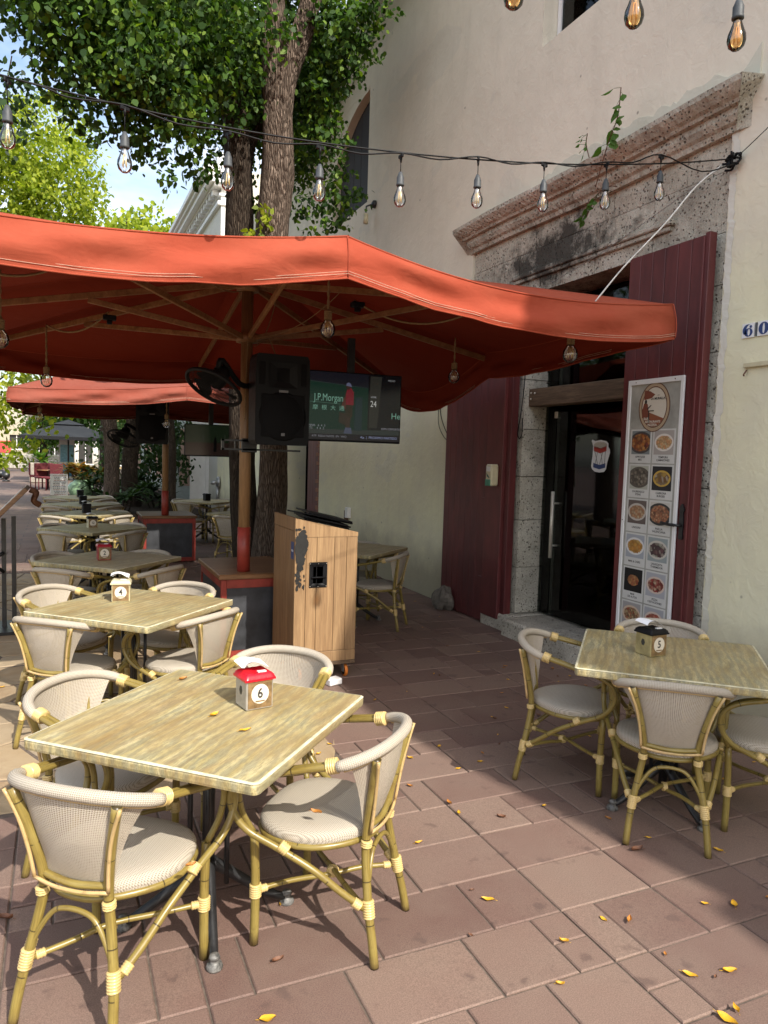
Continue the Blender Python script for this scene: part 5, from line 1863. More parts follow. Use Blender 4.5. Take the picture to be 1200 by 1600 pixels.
def fan(x, y, z, tilt, az, label, hang):
    o = thing('fan', label, 'fan', (x, y, z), az, 'black fans under the umbrellas')
    hd_ = bpy.data.objects.new('fan_head', None); COL.objects.link(hd_); hd_.parent = o
    hd_.rotation_euler = (R(-20), tilt, 0)
    q = MB()
    for k in range(14):
        rr = .02 + .19 * k / 13
        q.tube([(rr * math.cos(a), rr * math.sin(a), -.045 + .035 * (k / 13) ** 2) for a in [2 * math.pi * i / 32 for i in range(32)]], .0019, 4, closed=True)
    for i in range(12):
        a = 2 * math.pi * i / 12
        q.tube([(.02 * math.cos(a), .02 * math.sin(a), -.045), (.12 * math.cos(a), .12 * math.sin(a), -.035), (.21 * math.cos(a), .21 * math.sin(a), -.01)], .0018, 4)
    q.tube([(.212 * math.cos(a), .212 * math.sin(a), .0) for a in [2 * math.pi * i / 36 for i in range(36)]], .014, 8, closed=True)
    for k in range(6):
        rr = .07 + .14 * k / 5
        q.tube([(rr * math.cos(a), rr * math.sin(a), .075 - .06 * (k / 5) ** 2) for a in [2 * math.pi * i / 28 for i in range(28)]], .002, 4, closed=True)
    q.build('cage', M['black'], hd_)
    for i in range(3):
        q = MB(); a0 = 2 * math.pi * i / 3
        def bf(u, v):
            rr = .04 + .145 * u; a = a0 + (v - .5) * 1.3 * (1 - .25 * u)
            return (rr * math.cos(a), rr * math.sin(a), (v - .5) * .05 + .01)
        q.grid(bf, 5, 5); q.build('blade', M['blackgrille'], hd_, fix=False)
    q = MB(); q.lathe([(.001, .02), (.05, .02), (.065, .05), (.065, .14), (.05, .17), (.001, .175)], 18); q.build('motor', M['black'], hd_)
    q = MB(); q.tube(catmull([(.03, 0, .14), (.06, 0, .20), Vector(hang) * .6 + Vector((0, 0, .02)), hang], 4), .022, 10); q.build('bracket', M['black'], o)
    return o


fan(1.035, 5.52, 2.12, R(27), R(-8), 'black fan tilted downwards left of the front umbrella pole', (.33, .25, .05))
fan(.80, 10.9, 1.78, R(25), R(10), 'dark fan on the far umbrella pole', (.5, .1, .1))

# ================================================================== MENU BOARD on the right leaf
mbd = thing('menu_board', 'tall white framed menu board with food pictures hung on the right maroon leaf', 'menu board', (3.918, 4.108, 0.33))
fw = .27
PH = 1.94
fr_ = MB()
fr_.box((-.016, -fw, 0), (0, -fw + .028, PH), ch=.002); fr_.box((-.016, fw - .028, 0), (0, fw, PH), ch=.002)
fr_.box((-.0158, -fw + .0281, 0), (0, fw - .0281, .028)); fr_.box((-.0158, -fw + .0281, PH - .035), (0, fw - .0281, PH))
fr_.build('frame', M['white'], mbd)
MB().box((-.008, -fw + .0285, .0285), (-.001, fw - .0285, PH - .0355)).build('backing_print', M['poster_bg'], mbd)
foods = [
    ('APPETIZER\nMIX', (.20, .22, .22), (.06, .05, .05), .62, [(.10, .02, .015), (.45, .14, .03), (.55, .27, .08), (.20, .04, .03)], 7),
    ('TEMPURA\nCAMARONES', (.40, .36, .33), (.72, .66, .60), .48, [(.66, .45, .22), (.70, .30, .12), (.60, .50, .30)], 12),
    ('CHURRASCO\nSTEAK', (.42, .42, .35), (.09, .075, .06), .60, [(.05, .04, .03), (.16, .12, .09), (.30, .26, .20)], 9),
    ('CABRONA\nBURGER', (.010, .010, .015), (.52, .33, .06), .45, [(.55, .36, .08), (.10, .02, .02), (.50, .45, .38), (.10, .04, .02)], 5),
    ('LINGUINI', (.12, .09, .08), (.50, .45, .40), .50, [(.50, .28, .14), (.42, .18, .08), (.55, .42, .26)], 10),
    ('PAELLA\nVALENCIANA', (.55, .52, .46), (.03, .03, .03), .62, [(.40, .12, .05), (.55, .32, .18), (.12, .05, .03), (.50, .20, .10)], 12),
    ('MAR & CHIPS', (.36, .38, .42), (.70, .68, .66), .50, [(.58, .30, .06), (.50, .20, .04), (.62, .42, .14)], 6),
    ('LANGOSTA\nTHERMIDOR', (.30, .34, .34), (.55, .52, .46), .52, [(.05, .04, .045), (.18, .08, .08), (.50, .50, .40)], 6),
    ('MAR\nDE ALTOS', (.012, .011, .012), (.012, .011, .012), .40, [(.50, .28, .12), (.30, .05, .03), (.45, .22, .08)], 9),
    ('PIZZA\n4 ESTACIONES', (.40, .40, .43), (.62, .50, .42), .48, [(.34, .02, .03), (.55, .45, .30), (.36, .05, .04), (.12, .04, .03)], 9),
    ('PIZZA\nPEPPERONI', (.36, .34, .33), (.60, .46, .34), .50, [(.36, .06, .03), (.60, .48, .26), (.10, .04, .03)], 11),
    ('PIZZA\nMARGARITA', (.38, .38, .40), (.62, .50, .42), .48, [(.38, .04, .03), (.58, .30, .20), (.40, .08, .05)], 8)]
cw, chh = .212, .246
for i, (cap, bgc, plate, prr, cols, sc_) in enumerate(foods):
    row, colm = divmod(i, 2)
    yc = .113 if colm == 0 else -.113
    zc_ = 1.455 - row * .2555
    cdn = MB().box((-.0098, yc - cw / 2, zc_ - chh / 2), (-.0082, yc + cw / 2, zc_ + chh / 2)).build('menu_card', M['card'], mbd)
    m = mat_food('food_picture_%d' % i, bgc, plate, prr, cols, sc_)
    pm_ = MB()
    a0, a1, b0, b1 = yc + .093, yc - .093, zc_ - .060, zc_ + .112
    pm_.add([(-.0106, a0, b0), (-.0106, a1, b0), (-.0106, a1, b1), (-.0106, a0, b1)], [(0, 1, 2, 3)], uvs=[[(0, 0), (1, 0), (1, 1), (0, 1)]])
    pm_.build('food_picture', m, cdn, fix=False)
    text('caption', cap, .021, M['ink'], cdn, frame_mat((-.0102, yc, zc_ - .090), *WALLX), bold=.0004, squash=1.0, extrude=.0001)
# oval emblem
em = MB()
def ov(a, b, cy=0.0, cz=1.735, n=40):
    return ell(cy, cz, a, b, n)
ring(em, ov(.152, .178), ov(.146, .172), -.0116, -.0100)
ring(em, ov(.124, .148), ov(.118, .142), -.0116, -.0100)
em.build('emblem_rim', M['ink_brown'], mbd)
e2 = MB(); ring(e2, ov(.1455, .1715), ov(.1245, .1485), -.0108, -.0090); e2.build('emblem_band', flat('tan_ink', (.44, .33, .22)), mbd)
e2 = MB(); e2.prism(ov(.1175, .1415), -.0104, -.0088, axis=0); e2.build('emblem_field', M['ink_cream'], mbd)
e3 = MB()
e3.prism([(p[0], p[1]) for p in ell(0, 1.735, .1165, .1405, 60) if p[1] < 1.735 - .035 + .35 * (p[0] - .02) * 1.0], -.0112, -.0106, axis=0)
e3.build('emblem_ground', M['ink_rust'], mbd)
e3 = MB()
e3.prism([(.10, 1.79), (.03, 1.80), (-.005, 1.825), (.045, 1.85), (.10, 1.86)], -.0118, -.0113, axis=0)
e3.prism([(.115, 1.66), (.06, 1.65), (.05, 1.70), (.065, 1.76), (.10, 1.765), (.115, 1.72)], -.0118, -.0113, axis=0)
e3.build('emblem_figure', flat('russet_ink', (.20, .06, .035)), mbd)
e3 = MB()
e3.prism(ell(.083, 1.775, .012, .016, 12), -.0124, -.0119, axis=0)
e3.prism([(.06, 1.705), (.0, 1.705), (.0, 1.713), (.06, 1.712)], -.0124, -.0119, axis=0)
e3.prism([(.052, 1.705), (.044, 1.705), (.040, 1.62), (.056, 1.62)], -.0124, -.0119, axis=0)
e3.prism([(.066, 1.728), (.03, 1.752), (.027, 1.747), (.062, 1.718)], -.0124, -.0119, axis=0)
e3.build('emblem_detail', M['ink'], mbd)
text('emblem_name', 'LA MURALLA', .024, M['ink'], mbd, frame_mat((-.0118, -.035, 1.795), *WALLX), bold=.0006, extrude=.0001)
text('emblem_text', 'CAFE', .010, M['ink'], mbd, frame_mat((-.0118, -.035, 1.818), *WALLX), extrude=.0001)
text('emblem_words', 'BAR', .026, M['ink_cream'], mbd, frame_mat((-.0128, .072, 1.652), *WALLX), bold=.0006, extrude=.0001)
text('emblem_words', 'RESTAURANTE', .022, M['ink_cream'], mbd, frame_mat((-.0128, .005, 1.630), *WALLX), bold=.0006, extrude=.0001)
text('emblem_words', 'PIZZERIA', .022, M['ink_cream'], mbd, frame_mat((-.0128, .008, 1.607), *WALLX), bold=.0006, extrude=.0001)
q = MB()
for yy, zz in ((.19, PH - .018), (-.19, PH - .018), (.256, .9), (-.256, .9)):
    q.lathe([(.001, 0), (.005, 0), (.001, .003)], 8, mat=Matrix.Translation((-.0165, yy, zz)) @ Matrix.Rotation(R(-90), 4, 'Y'))
q.build('frame_screws', M['ink_brown'], mbd)

# ================================================================== STRING LIGHTS
def festoon_bulb(x, y, ztop, zb, label, group, amber=False, s=1.0):
    r = thing('string_bulb', label, 'light bulb', (x, y, zb), rnd.uniform(0, 3), group)
    q = MB()
    q.tube([(0, 0, ztop - zb - .01), (0, 0, .11 * s)], .0022, 5)
    q.box((-.022, -.006, ztop - zb - .022), (.022, .006, ztop - zb - .004), ch=.003)
    q.tube([(0, 0, ztop - zb - .045), (0, 0, ztop - zb - .012)], [.004, .009], 6)
    q.build('drop_cord', M['black'], r)
    q = MB(); q.lathe([(.001, .118 * s), (.007 * s, .116 * s), (.013 * s, .10 * s), (.0165 * s, .092 * s), (.0165 * s, .066 * s), (.018 * s, .064 * s), (.018 * s, .058 * s), (.015 * s, .056 * s), (.001, .056 * s)], 14)
    q.build('socket', plain('socket_rubber', (.05, .055, .06), .6) if 'socket_rubber' not in bpy.data.materials else bpy.data.materials['socket_rubber'], r)
    q = MB(); q.lathe([(.001, -.034 * s), (.012 * s, -.0315 * s), (.0225 * s, -.022 * s), (.0275 * s, -.006 * s), (.0265 * s, .010 * s), (.019 * s, .030 * s), (.0135 * s, .046 * s), (.0130 * s, .058 * s)], 18)
    b = q.build('bulb', M['bulb_amber' if amber else 'bulb'], r)
    q = MB()
    for k in range(4):
        a = k * math.pi / 2
        q.tube([(.004 * s * math.cos(a), .004 * s * math.sin(a), .034 * s), (.009 * s * math.cos(a), .009 * s * math.sin(a), -.012 * s)], .0016 * s, 5)
    q.build('filament', M['filament'], b)
    q = MB(); q.lathe([(.001, .030 * s), (.004 * s, .032 * s), (.006 * s, .055 * s), (.001, .056 * s)], 8); q.build('stem', M['white'], b)
    return r


SG = 'bulbs on the lower string across the frame'
bx = [(-.194, 2.905, 'leftmost bulb on the lower light string'), (.260, 2.890, 'second bulb from the left on the lower light string, against the sky'),
      (.708, 2.890, 'third bulb from the left on the lower light string, before the cornice gable'), (1.150, 2.915, 'bulb on the lower light string just right of the trunk'),
      (1.578, 2.955, 'bulb on the lower light string, first one before the bare wall'), (2.026, 3.020, 'bulb on the lower light string in the middle of the bare wall'),
      (2.445, 3.068, 'bulb on the lower light string over the left end of the cornice'), (2.872, 3.147, 'bulb on the lower light string half hidden against the stone lintel'),
      (3.272, 3.262, 'rightmost bulb on the lower light string, by the wall hook')]
YS = 3.5
anchors = []
for x, z, lb in bx:
    ztop = z + .225 if x > .5 else z + .245
    festoon_bulb(x, YS, ztop, z, lb, SG, s=1.15)
    anchors.append((x, YS, ztop + .002))
q = MB()
lowc = [(-1.4, YS, 3.20)]
for a, b in zip(anchors, anchors[1:]):
    lowc += [a, ((a[0] + b[0]) / 2, YS + .01, (a[2] + b[2]) / 2 - .02)]
lowc += [anchors[-1], (3.62, YS + .02, 3.46), (3.98, 3.58, 3.60)]
q.tube(catmull(lowc, 4), .0042, 6)
q.tube(catmull([(-1.4, YS, 3.24), (-.2, YS + .01, 3.155), (.7, YS + .01, 3.135), (1.6, YS + .01, 3.190), (2.5, YS + .01, 3.30), (3.3, YS + .02, 3.45), (3.98, 3.60, 3.63)], 8), .0042, 6)
tag(q.build('light_string', M['black'], None), 'lower black festoon cable running from the left edge to the wall hook', 'cable')
kn = MB()
kr = random.Random(3)
for k in range(14):
    a = (3.96 + kr.uniform(-.03, .02), 3.59 + kr.uniform(-.03, .05), 3.62 + kr.uniform(-.04, .04))
    b = (3.96 + kr.uniform(-.03, .02), 3.59 + kr.uniform(-.08, .08), 3.62 + kr.uniform(-.05, .04))
    kn.tube(catmull([a, tuple((p + t) / 2 + kr.uniform(-.02, .02) for p, t in zip(a, b)), b], 3), .008, 5)
kn.tube([(4.01, 3.58, 3.63), (3.93, 3.58, 3.63), (3.92, 3.58, 3.66)], .007, 6)
tag(kn.build('wall_hook', M['black'], None), 'black knot of cable ties on a hook at the right end of the light string', 'hook')
q = MB()
q.tube(catmull([(3.96, 3.58, 3.62), (3.93, 3.20, 3.78), (3.9, 2.6, 4.15)], 6), .003, 5)
tag(q.build('guy_wire', M['iron'], None), 'thin wire rising right from the wall hook', 'wire')
q = MB(); q.tube(catmull([(3.93, 3.66, 3.60), (3.70, 3.64, 3.42), (3.52, 3.70, 3.18), (3.28, 3.78, 2.90), (3.10, 3.82, 2.67)], 6), .0052, 6)
tag(q.build('white_cable', M['white_cable'], None), 'white cable dropping from the wall hook onto the orange canopy', 'cable')
q = MB(); q.tube(catmull([(3.96, 3.70, 3.60), (3.97, 4.9, 3.32), (3.96, 5.9, 3.16), (3.7, 6.4, 2.88)], 6), .0028, 5)
tag(q.build('thin_cable', M['zinc'], None), 'thin grey cable sagging across the stone lintel', 'cable')
q = MB()
q.tube(catmull([(3.99, 7.55, 2.32), (3.985, 7.5, 2.12), (3.985, 7.35, 1.93), (3.985, 7.22, 1.83), (3.985, 7.05, 1.85), (3.98, 7.0, 1.72)], 5), .005, 5)
q.tube(catmull([(3.99, 7.57, 2.32), (3.985, 7.56, 2.05), (3.985, 7.40, 1.88), (3.985, 7.22, 1.82)], 5), .004, 5)
tag(q.build('wall_wires', M['black'], None), 'two black wires drooping on the wall left of the maroon leaf', 'wire')
q = MB()
q.tube(catmull([(3.99, 5.86, 2.60), (3.985, 5.87, 2.3), (3.985, 5.91, 2.05), (3.985, 5.94, 1.92), (3.985, 5.915, 1.86), (3.985, 5.87, 1.90), (3.985, 5.87, 2.05)], 5), .005, 5)
tag(q.build('jamb_wires', M['black'], None), 'looped black wires hanging down the stone jamb beside the beam', 'wire')
UG = 'amber bulbs at the top of the frame'
YT = 2.2
tb = [(1.385, 3.195, 'amber bulb cut off by the top edge, left of the window'), (1.893, 3.262, 'amber bulb at the top of the frame below the dark window'), (2.398, 3.305, 'amber bulb at the top right of the frame')]
ap = []
for x, z, lb in tb:
    festoon_bulb(x, YT, z + .27, z, lb, UG, True, 1.28); ap.append((x, YT, z + .27))
q = MB(); q.tube(catmull([(.2, YT, 3.42)] + ap + [(3.98, 2.5, 3.85)], 6), .0045, 6)
tag(q.build('light_string', M['black'], None), 'upper black festoon cable above the frame carrying the amber bulbs', 'cable')


# ================================================================== WEEDS on the cornice
def heart_leaf(mb, p, d, size, roll):
    d = Vector(d).normalized()
    s = d.cross(Vector((0, 0, 1)))
    s = s.normalized() if s.length > .01 else Vector((1, 0, 0))
    s = (Matrix.Rotation(roll, 3, d) @ s)
    nn = d.cross(s)
    P = Vector(p)
    pts = [(0, 0), (.30, .42), (.62, .40), (.9, .16), (1.12, 0), (.9, -.16), (.62, -.40), (.30, -.42)]
    v = [P + d * (a * size) + s * (b * size * .95) + nn * (abs(b) * size * .25) for a, b in pts]
    v.append(P + d * size * .5)
    mb.add(v, [(8, i, (i + 1) % 8) for i in range(8)], False)


wr = random.Random(5)
def weed(label, base, stem, leaves, size, down=True):
    r = thing('cornice_weed', label, 'weed', base, 0, 'weeds sprouting on the stone cornice')
    q = MB(); q.tube(catmull(stem, 5), .004, 5); q.build('stem', M['ink_brown'], r)
    sp_ = catmull(stem, 8)
    for k in range(leaves):
        q = MB()
        p = sp_[int(len(sp_) * (.45 + .55 * (k + .5) / leaves)) % len(sp_)]
        d = (wr.uniform(-.6, -.1), wr.uniform(-1, 1), wr.uniform(-1.1, .1))
        e = Vector(p) + Vector(d).normalized() * .05
        q.tube([p, e], .0016, 4)
        heart_leaf(q, e, (d[0], d[1] * .6, -abs(d[2]) - .3), size * wr.uniform(.7, 1.15), wr.uniform(-.6, .6))
        q.build('leaf', M['leaf_far'], r, fix=False)
    return r
weed('larger heart leaved weed arching over the right half of the cornice', (3.80, 4.45, 3.78), [(0, .30, .0), (-.02, .22, .12), (-.04, .12, .28), (-.03, .05, .42), (-.03, .03, .62)], 15, .085)
weed('small upright weed on the cornice above the lintel', (3.82, 4.84, 3.99), [(0, 0, 0), (-.01, .03, .08), (-.02, .05, .17), (-.02, .04, .24)], 9, .05)
weed('limp green sprig hanging under the cornice behind the string', (3.93, 4.78, 3.66), [(0, -.12, .12), (-.03, -.06, .13), (-.05, .04, .10), (-.05, .12, .02), (-.04, .18, -.04)], 13, .06)

# ================================================================== TREES
npr = np.random.RandomState(11)


def leaf_cloud(name, blobs, nper, size, mat, parent=None, cl=16, spread=.16, aspect=.62, hang=.35, shell=.55):
    """blobs: (x, y, z, rx, ry, rz). Leaves grow in twig clusters spread through each blob."""
    cents, radii = [], []
    for b in blobs:
        vol = b[3] * b[4] * b[5]
        n = max(3, int(nper * vol ** .85 / cl))
        d = npr.normal(size=(n, 3)); d /= np.linalg.norm(d, axis=1)[:, None]
        r = shell + (1 - shell) * npr.rand(n) ** .6
        r *= (1 + .18 * npr.normal(size=n)).clip(.4, 1.35)
        c = np.array(b[:3]) + d * r[:, None] * np.array(b[3:6])
        cents.append(c); radii.append(np.repeat(d, cl, axis=0))
    c = np.concatenate(cents); nd = np.concatenate(radii)
    p = np.repeat(c, cl, axis=0) + npr.normal(size=(len(c) * cl, 3)) * spread * np.array([1, 1, .8])
    n = len(p)
    ax = npr.normal(size=(n, 3)) * .7; ax[:, 2] -= hang * 2
    ax /= np.linalg.norm(ax, axis=1)[:, None]
    nn = npr.normal(size=(n, 3)) * .8 + nd * .5 + np.array([0, -.15, .55])
    sd = np.cross(ax, nn); sd /= np.linalg.norm(sd, axis=1)[:, None] + 1e-9
    up_ = np.cross(sd, ax)
    s = size * (.65 + .7 * npr.rand(n))[:, None]
    K = 6
    v = np.stack([p, p + ax * s * .22 + sd * s * aspect * .42 + up_ * s * .07, p + ax * s * .62 + sd * s * aspect * .44 + up_ * s * .09, p + ax * s,
                  p + ax * s * .62 - sd * s * aspect * .44 + up_ * s * .09, p + ax * s * .22 - sd * s * aspect * .42 + up_ * s * .07], axis=1).reshape(-1, 3)
    me = bpy.data.meshes.new(name)
    me.vertices.add(K * n); me.vertices.foreach_set('co', v.astype(np.float32).ravel())
    me.loops.add(K * n); me.loops.foreach_set('vertex_index', np.arange(K * n, dtype=np.int32))
    me.polygons.add(n); me.polygons.foreach_set('loop_start', np.arange(0, K * n, K, dtype=np.int32))
    me.update(calc_edges=True)
    me.materials.append(mat)
    return link(name, me, parent)


tree = thing('street_tree', 'tall dark leaved tree whose rough forked trunk rises behind the orange umbrella', 'tree', (2.27, 8.50, 0))
tr = random.Random(9)


def trunk(name, pts, rad, mat, parent, seg=22, rough=.012):
    c = catmull(pts, 7)
    rr = []
    m = len(c)
    ctl = rad
    for i in range(m):
        t = i / (m - 1) * (len(ctl) - 1)
        k = min(int(t), len(ctl) - 2)
        rr.append(ctl[k] + (ctl[k + 1] - ctl[k]) * (t - k))
    mb = MB()
    mb.tube(c, rr, seg)
    for i in range(m):
        for k in range(seg):
            a = 2 * math.pi * k / seg
            q = Vector(mb.v[i * seg + k]); d = (q - c[i]).normalized()
            w = rough * (math.sin(a * 5 + i * .22) + .7 * math.sin(a * 9 - i * .4) + tr.uniform(-.5, .5)) + .02 * math.sin(i * .5 + 2 * math.cos(a))
            mb.v[i * seg + k] = tuple(q + d * w * (rr[i] / .25))
    return mb.build(name, mat, parent, fix=False)


trunk('trunk', [(0, 0, -.05), (.0, 0, .5), (.02, 0, 1.6), (.0, 0, 2.8), (-.02, .0, 3.7), (.0, .02, 4.6), (.02, .02, 5.3), (.02, .02, 6.0)], [.26, .185, .165, .165, .18, .185, .178, .13], M['bark'], tree)
trunk('limb', [(.0, .02, 5.3), (-.05, -.02, 6.0), (-.11, -.05, 6.9), (-.2, -.1, 8.4), (-.3, -.1, 10)], [.15, .145, .13, .11, .06], M['bark'], tree, 14)
trunk('limb', [(.02, .02, 5.3), (.10, -.02, 5.95), (.30, -.05, 6.6), (.52, .0, 7.5), (.8, .3, 9.4)], [.14, .14, .125, .10, .05], M['bark'], tree, 14)
trunk('dark_limb', [(-.16, .35, -.02), (-.24, .38, 1.5), (-.30, .38, 3.0), (-.32, .38, 4.0), (-.36, .40, 5.2), (-.44, .42, 6.2), (-.6, .5, 7.4), (-1.0, .8, 9.0)], [.20, .15, .15, .16, .16, .14, .11, .06], M['bark_dark'], tree, 14)
trunk('limb', [(-.36, .40, 5.4), (-.9, .3, 6.0), (-1.5, .1, 6.3), (-2.2, -.1, 6.4)], [.08, .06, .04, .02], M['bark_dark'], tree, 10)
trunk('limb', [(-.3, .40, 4.6), (-.1, .45, 5.5), (.5, .4, 6.0), (1.0, .3, 6.1)], [.07, .05, .04, .02], M['bark_dark'], tree, 10)


def PX(x, y, d):
    """a point of the place in metres, worked out once from the survey of the photograph"""
    v = fwd * 1150 + rgt * (x - 600) - upv * (y - 800)
    t = d / v.y
    return EYE + v * t


def blobs_from(lst, off=(0, 0, 0)):
    out = []
    for x, y, r, d in lst:
        p = PX(x, y, d)
        out.append((p.x - off[0], p.y - off[1], p.z - off[2], r, r * 1.1, r * .9))
    return out


TO = (2.30, 8.50, 0)
crown = blobs_from([(150, 40, .62, 7.6), (110, 100, .34, 7.8), (135, 170, .26, 7.9), (150, 205, .16, 7.8), (230, 60, .75, 7.9), (215, 150, .42, 7.9), (205, 212, .22, 8.0), (240, 212, .24, 7.8), (262, 258, .17, 7.9),
                    (300, 20, .80, 8.2), (320, 140, .55, 8.3), (290, 190, .34, 8.0), (300, 238, .22, 8.4), (360, 80, .6, 8.6), (370, 180, .45, 9.2), (345, 250, .20, 8.8), (30, 0, .22, 7.6), (80, -50, .6, 7.6),
                    (390, 240, .30, 9.3), (395, 320, .16, 9.0), (470, 150, .55, 9.2), (510, 60, .6, 8.6), (490, 230, .42, 9.2), (510, 150, .34, 8.6), (560, 30, .38, 8.2), (590, 20, .24, 8.0), (545, 85, .24, 8.2),
                    (512, 215, .26, 8.6), (530, 262, .20, 8.7), (500, 300, .26, 8.9), (530, 320, .24, 8.7), (545, 345, .12, 8.6), (475, 325, .16, 9.0), (505, 355, .12, 8.7), (560, 300, .10, 8.6), (470, 270, .24, 9.3),
                    (270, 285, .09, 7.9), (310, 275, .08, 8.4), (430, 60, .5, 9.6), (250, 110, .4, 7.4), (180, 110, .36, 7.5)], TO)
crown += [(-1.6, -1.1, 8.3, 1.3, 1.0, .9), (-.3, -.4, 8.9, 1.4, 1.2, 1.0), (.9, -.1, 8.6, 1.1, 1.0, .9), (-.8, .6, 10.0, 1.8, 1.5, 1.0), (.2, 1.4, 8.6, 1.4, 1.2, 1.0), (-2.3, .4, 7.4, .9, .9, .7)]
crown += [(1.3, 3.9, 7.6, 1.2, 1.6, 1.0)]  # hidden foliage added behind the crown to block sky light
crown += blobs_from([(300, 40, 1.1, 13.5), (240, 0, 1.1, 15), (360, 90, 1.1, 13)], TO)  # more hidden foliage, added to shade the plaza
leaf_cloud('crown', crown, 6300, .067, M['leaf'], tree, cl=14, spread=.075, shell=.35, aspect=.74)

def big_tree(name_label, base, th, tr_r, blobs, nper, size, mat, group=None, bark='bark_dark', lean=0, cl=16, spread=.35):
    t = thing('tree', name_label, 'tree', base, 0, group)
    trunk('trunk', [(0, 0, -.05), (.05 + lean * .2, 0, th * .35), (-.05 + lean * .6, .05, th * .7), (lean, 0, th)], [tr_r * 1.3, tr_r, tr_r * .85, tr_r * .45], M[bark], t, 12)
    for k in range(5):
        a = k * 1.3
        trunk('limb', [(lean * .6, 0, th * (.5 + .08 * k)), (lean + 1.0 * math.cos(a), .8 * math.sin(a), th * (.75 + .07 * k)), (lean + 2.0 * math.cos(a), 1.6 * math.sin(a), th * (.95 + .08 * k))], [tr_r * .45, tr_r * .3, tr_r * .1], M[bark], t, 8)
    leaf_cloud('crown', [(b[0] - base[0], b[1] - base[1], b[2], *b[3:]) for b in blobs], nper, size, mat, t, cl=cl, spread=spread)
    return t


lime = blobs_from([(20, 215, 1.0, 24), (75, 185, .75, 24), (110, 225, .8, 24), (130, 270, .65, 24), (60, 250, 1.3, 23.5), (90, 310, 1.3, 24), (20, 320, 1.5, 24), (128, 330, .75, 24), (140, 370, .6, 24), (60, 380, 1.5, 24), (0, 250, 1.2, 24), (85, 150, .35, 24), (150, 300, .3, 24)])
big_tree('sunlit yellow green tree at the upper left, before the sky', (-2.1, 24.5, 0), 9.5, .16, lime, 950, .13, M['leaf_lime'], cl=20, spread=.17)
low = blobs_from([(20, 610, 1.0, 22), (70, 600, .9, 22), (110, 600, .7, 23), (20, 660, .8, 22), (10, 700, .55, 22), (45, 650, .5, 22), (140, 610, .6, 23), (150, 585, .5, 23)])
big_tree('green tree with low hanging foliage under the umbrella edge at the left', (-2.9, 23.5, 0), 4.2, .11, low + [(-2.4, 22.5, 4.4, 1.6, 1.5, 1.1)], 500, .15, M['leaf_lime'], cl=20, spread=.17)
dk = blobs_from([(110, 655, 1.9, 51), (70, 665, 1.4, 51), (140, 640, 1.8, 51), (180, 650, 2.1, 50), (60, 690, .8, 51)])
big_tree('darker broad tree across the plaza behind the black parasol', (-1.0, 51, 0), 4.5, .22, dk, 300, .26, M['leaf_far'], cl=20, spread=.25)
up3 = blobs_from([(205, 372, 1.6, 44), (240, 366, 1.4, 44), (180, 378, 1.6, 44), (272, 368, .5, 44), (265, 355, .35, 44), (228, 352, .5, 44)])
up3b = [b for b in up3] + [(3.4, 44, 9.0, 3, 2.5, 2.2), (1.4, 44, 8.5, 3, 2.5, 2.4)]
big_tree('distant light green treetops beside the white cornice', (2.4, 44.5, 0), 11, .35, up3b, 130, .34, M['leaf_lime'], cl=20, spread=.35)
dkl = blobs_from([(8, 150, .5, 15), (15, 185, .35, 15), (0, 125, .4, 15), (30, 150, .18, 15), (5, 215, .3, 15)])
big_tree('dark twiggy branch end at the left edge above the light string', (-4.4, 15.2, 0), 8.5, .2, dkl + [(-3.0, 15, 9.0, 1.1, 1, .8), (-3.9, 15, 9.6, 1.3, 1, .9)], 700, .12, M['leaf_dark'], cl=14, spread=.12, lean=.5)
for bx_, by_, cr_ in ((-5.6, 9.5, 2.3), (-6.6, 14.5, 2.6), (-6.0, 20.5, 2.6)):  # added out of view to cut the sky light under the far umbrella
    nm_ = {9.5: 'nearest', 14.5: 'middle', 20.5: 'farthest'}[by_]
    t = thing('tree', nm_ + ' of three added unseen trees on the left, blocking sky light', 'tree', (bx_, by_, 0), 0, 'added sky-blocking trees on the left')
    trunk('trunk', [(0, 0, -.05), (.05, 0, 1.2), (-.05, .05, 2.6), (0, 0, 4.2)], [.3, .22, .2, .12], M['bark'], t, 12)
    leaf_cloud('crown', [(0, 0, 4.8, cr_, cr_, 1.9), (.4, .6, 6.6, cr_ * .7, cr_ * .7, 1.3), (-.8, -.6, 3.4, 1.5, 1.5, .9)], 420, .17, M['leaf_far'], t, cl=18, spread=.22)
for (x, y, r_, lean, lb) in ((1.10, 19.0, .17, .12, 'slim leaning tree trunk left of the lamp post under the far umbrella'), (1.72, 20.5, .20, -.1, 'dark trunk right of the lamp post under the far umbrella'), (2.45, 18.5, .10, .1, 'thin dark trunk among the shrubs by the shop doors')):
    t = thing('tree', lb, 'tree', (x, y, 0), 0, 'trees in the planted bed')
    trunk('trunk', [(0, 0, -.02), (lean * .4, 0, 1.2), (lean * -.4, 0, 2.4), (-lean * 2, 0, 4.2)], [r_ * 1.3, r_, r_, r_ * .8], M['bark'] if x < 1.2 else M['bark_dark'], t, 12)
    cb_ = [(-lean * 2, 0, 4.6, 1.3, 1.2, .7), (.4, .4, 4.9, .9, .9, .6)]
    leaf_cloud('crown', cb_, 420, .15, M['leaf_far'], t, cl=16, spread=.18)
q = thing('cornice_vine', 'small bright sprig growing out low on the main trunk above the canopy', 'plant', (2.02, 8.25, 4.15))
leaf_cloud('sprig', [(0, 0, .0, .10, .08, .16), (-.02, 0, -.18, .05, .05, .10), (.06, -.02, .2, .08, .06, .06)], 9000, .085, M['leaf_lime'], q, cl=6, spread=.05)

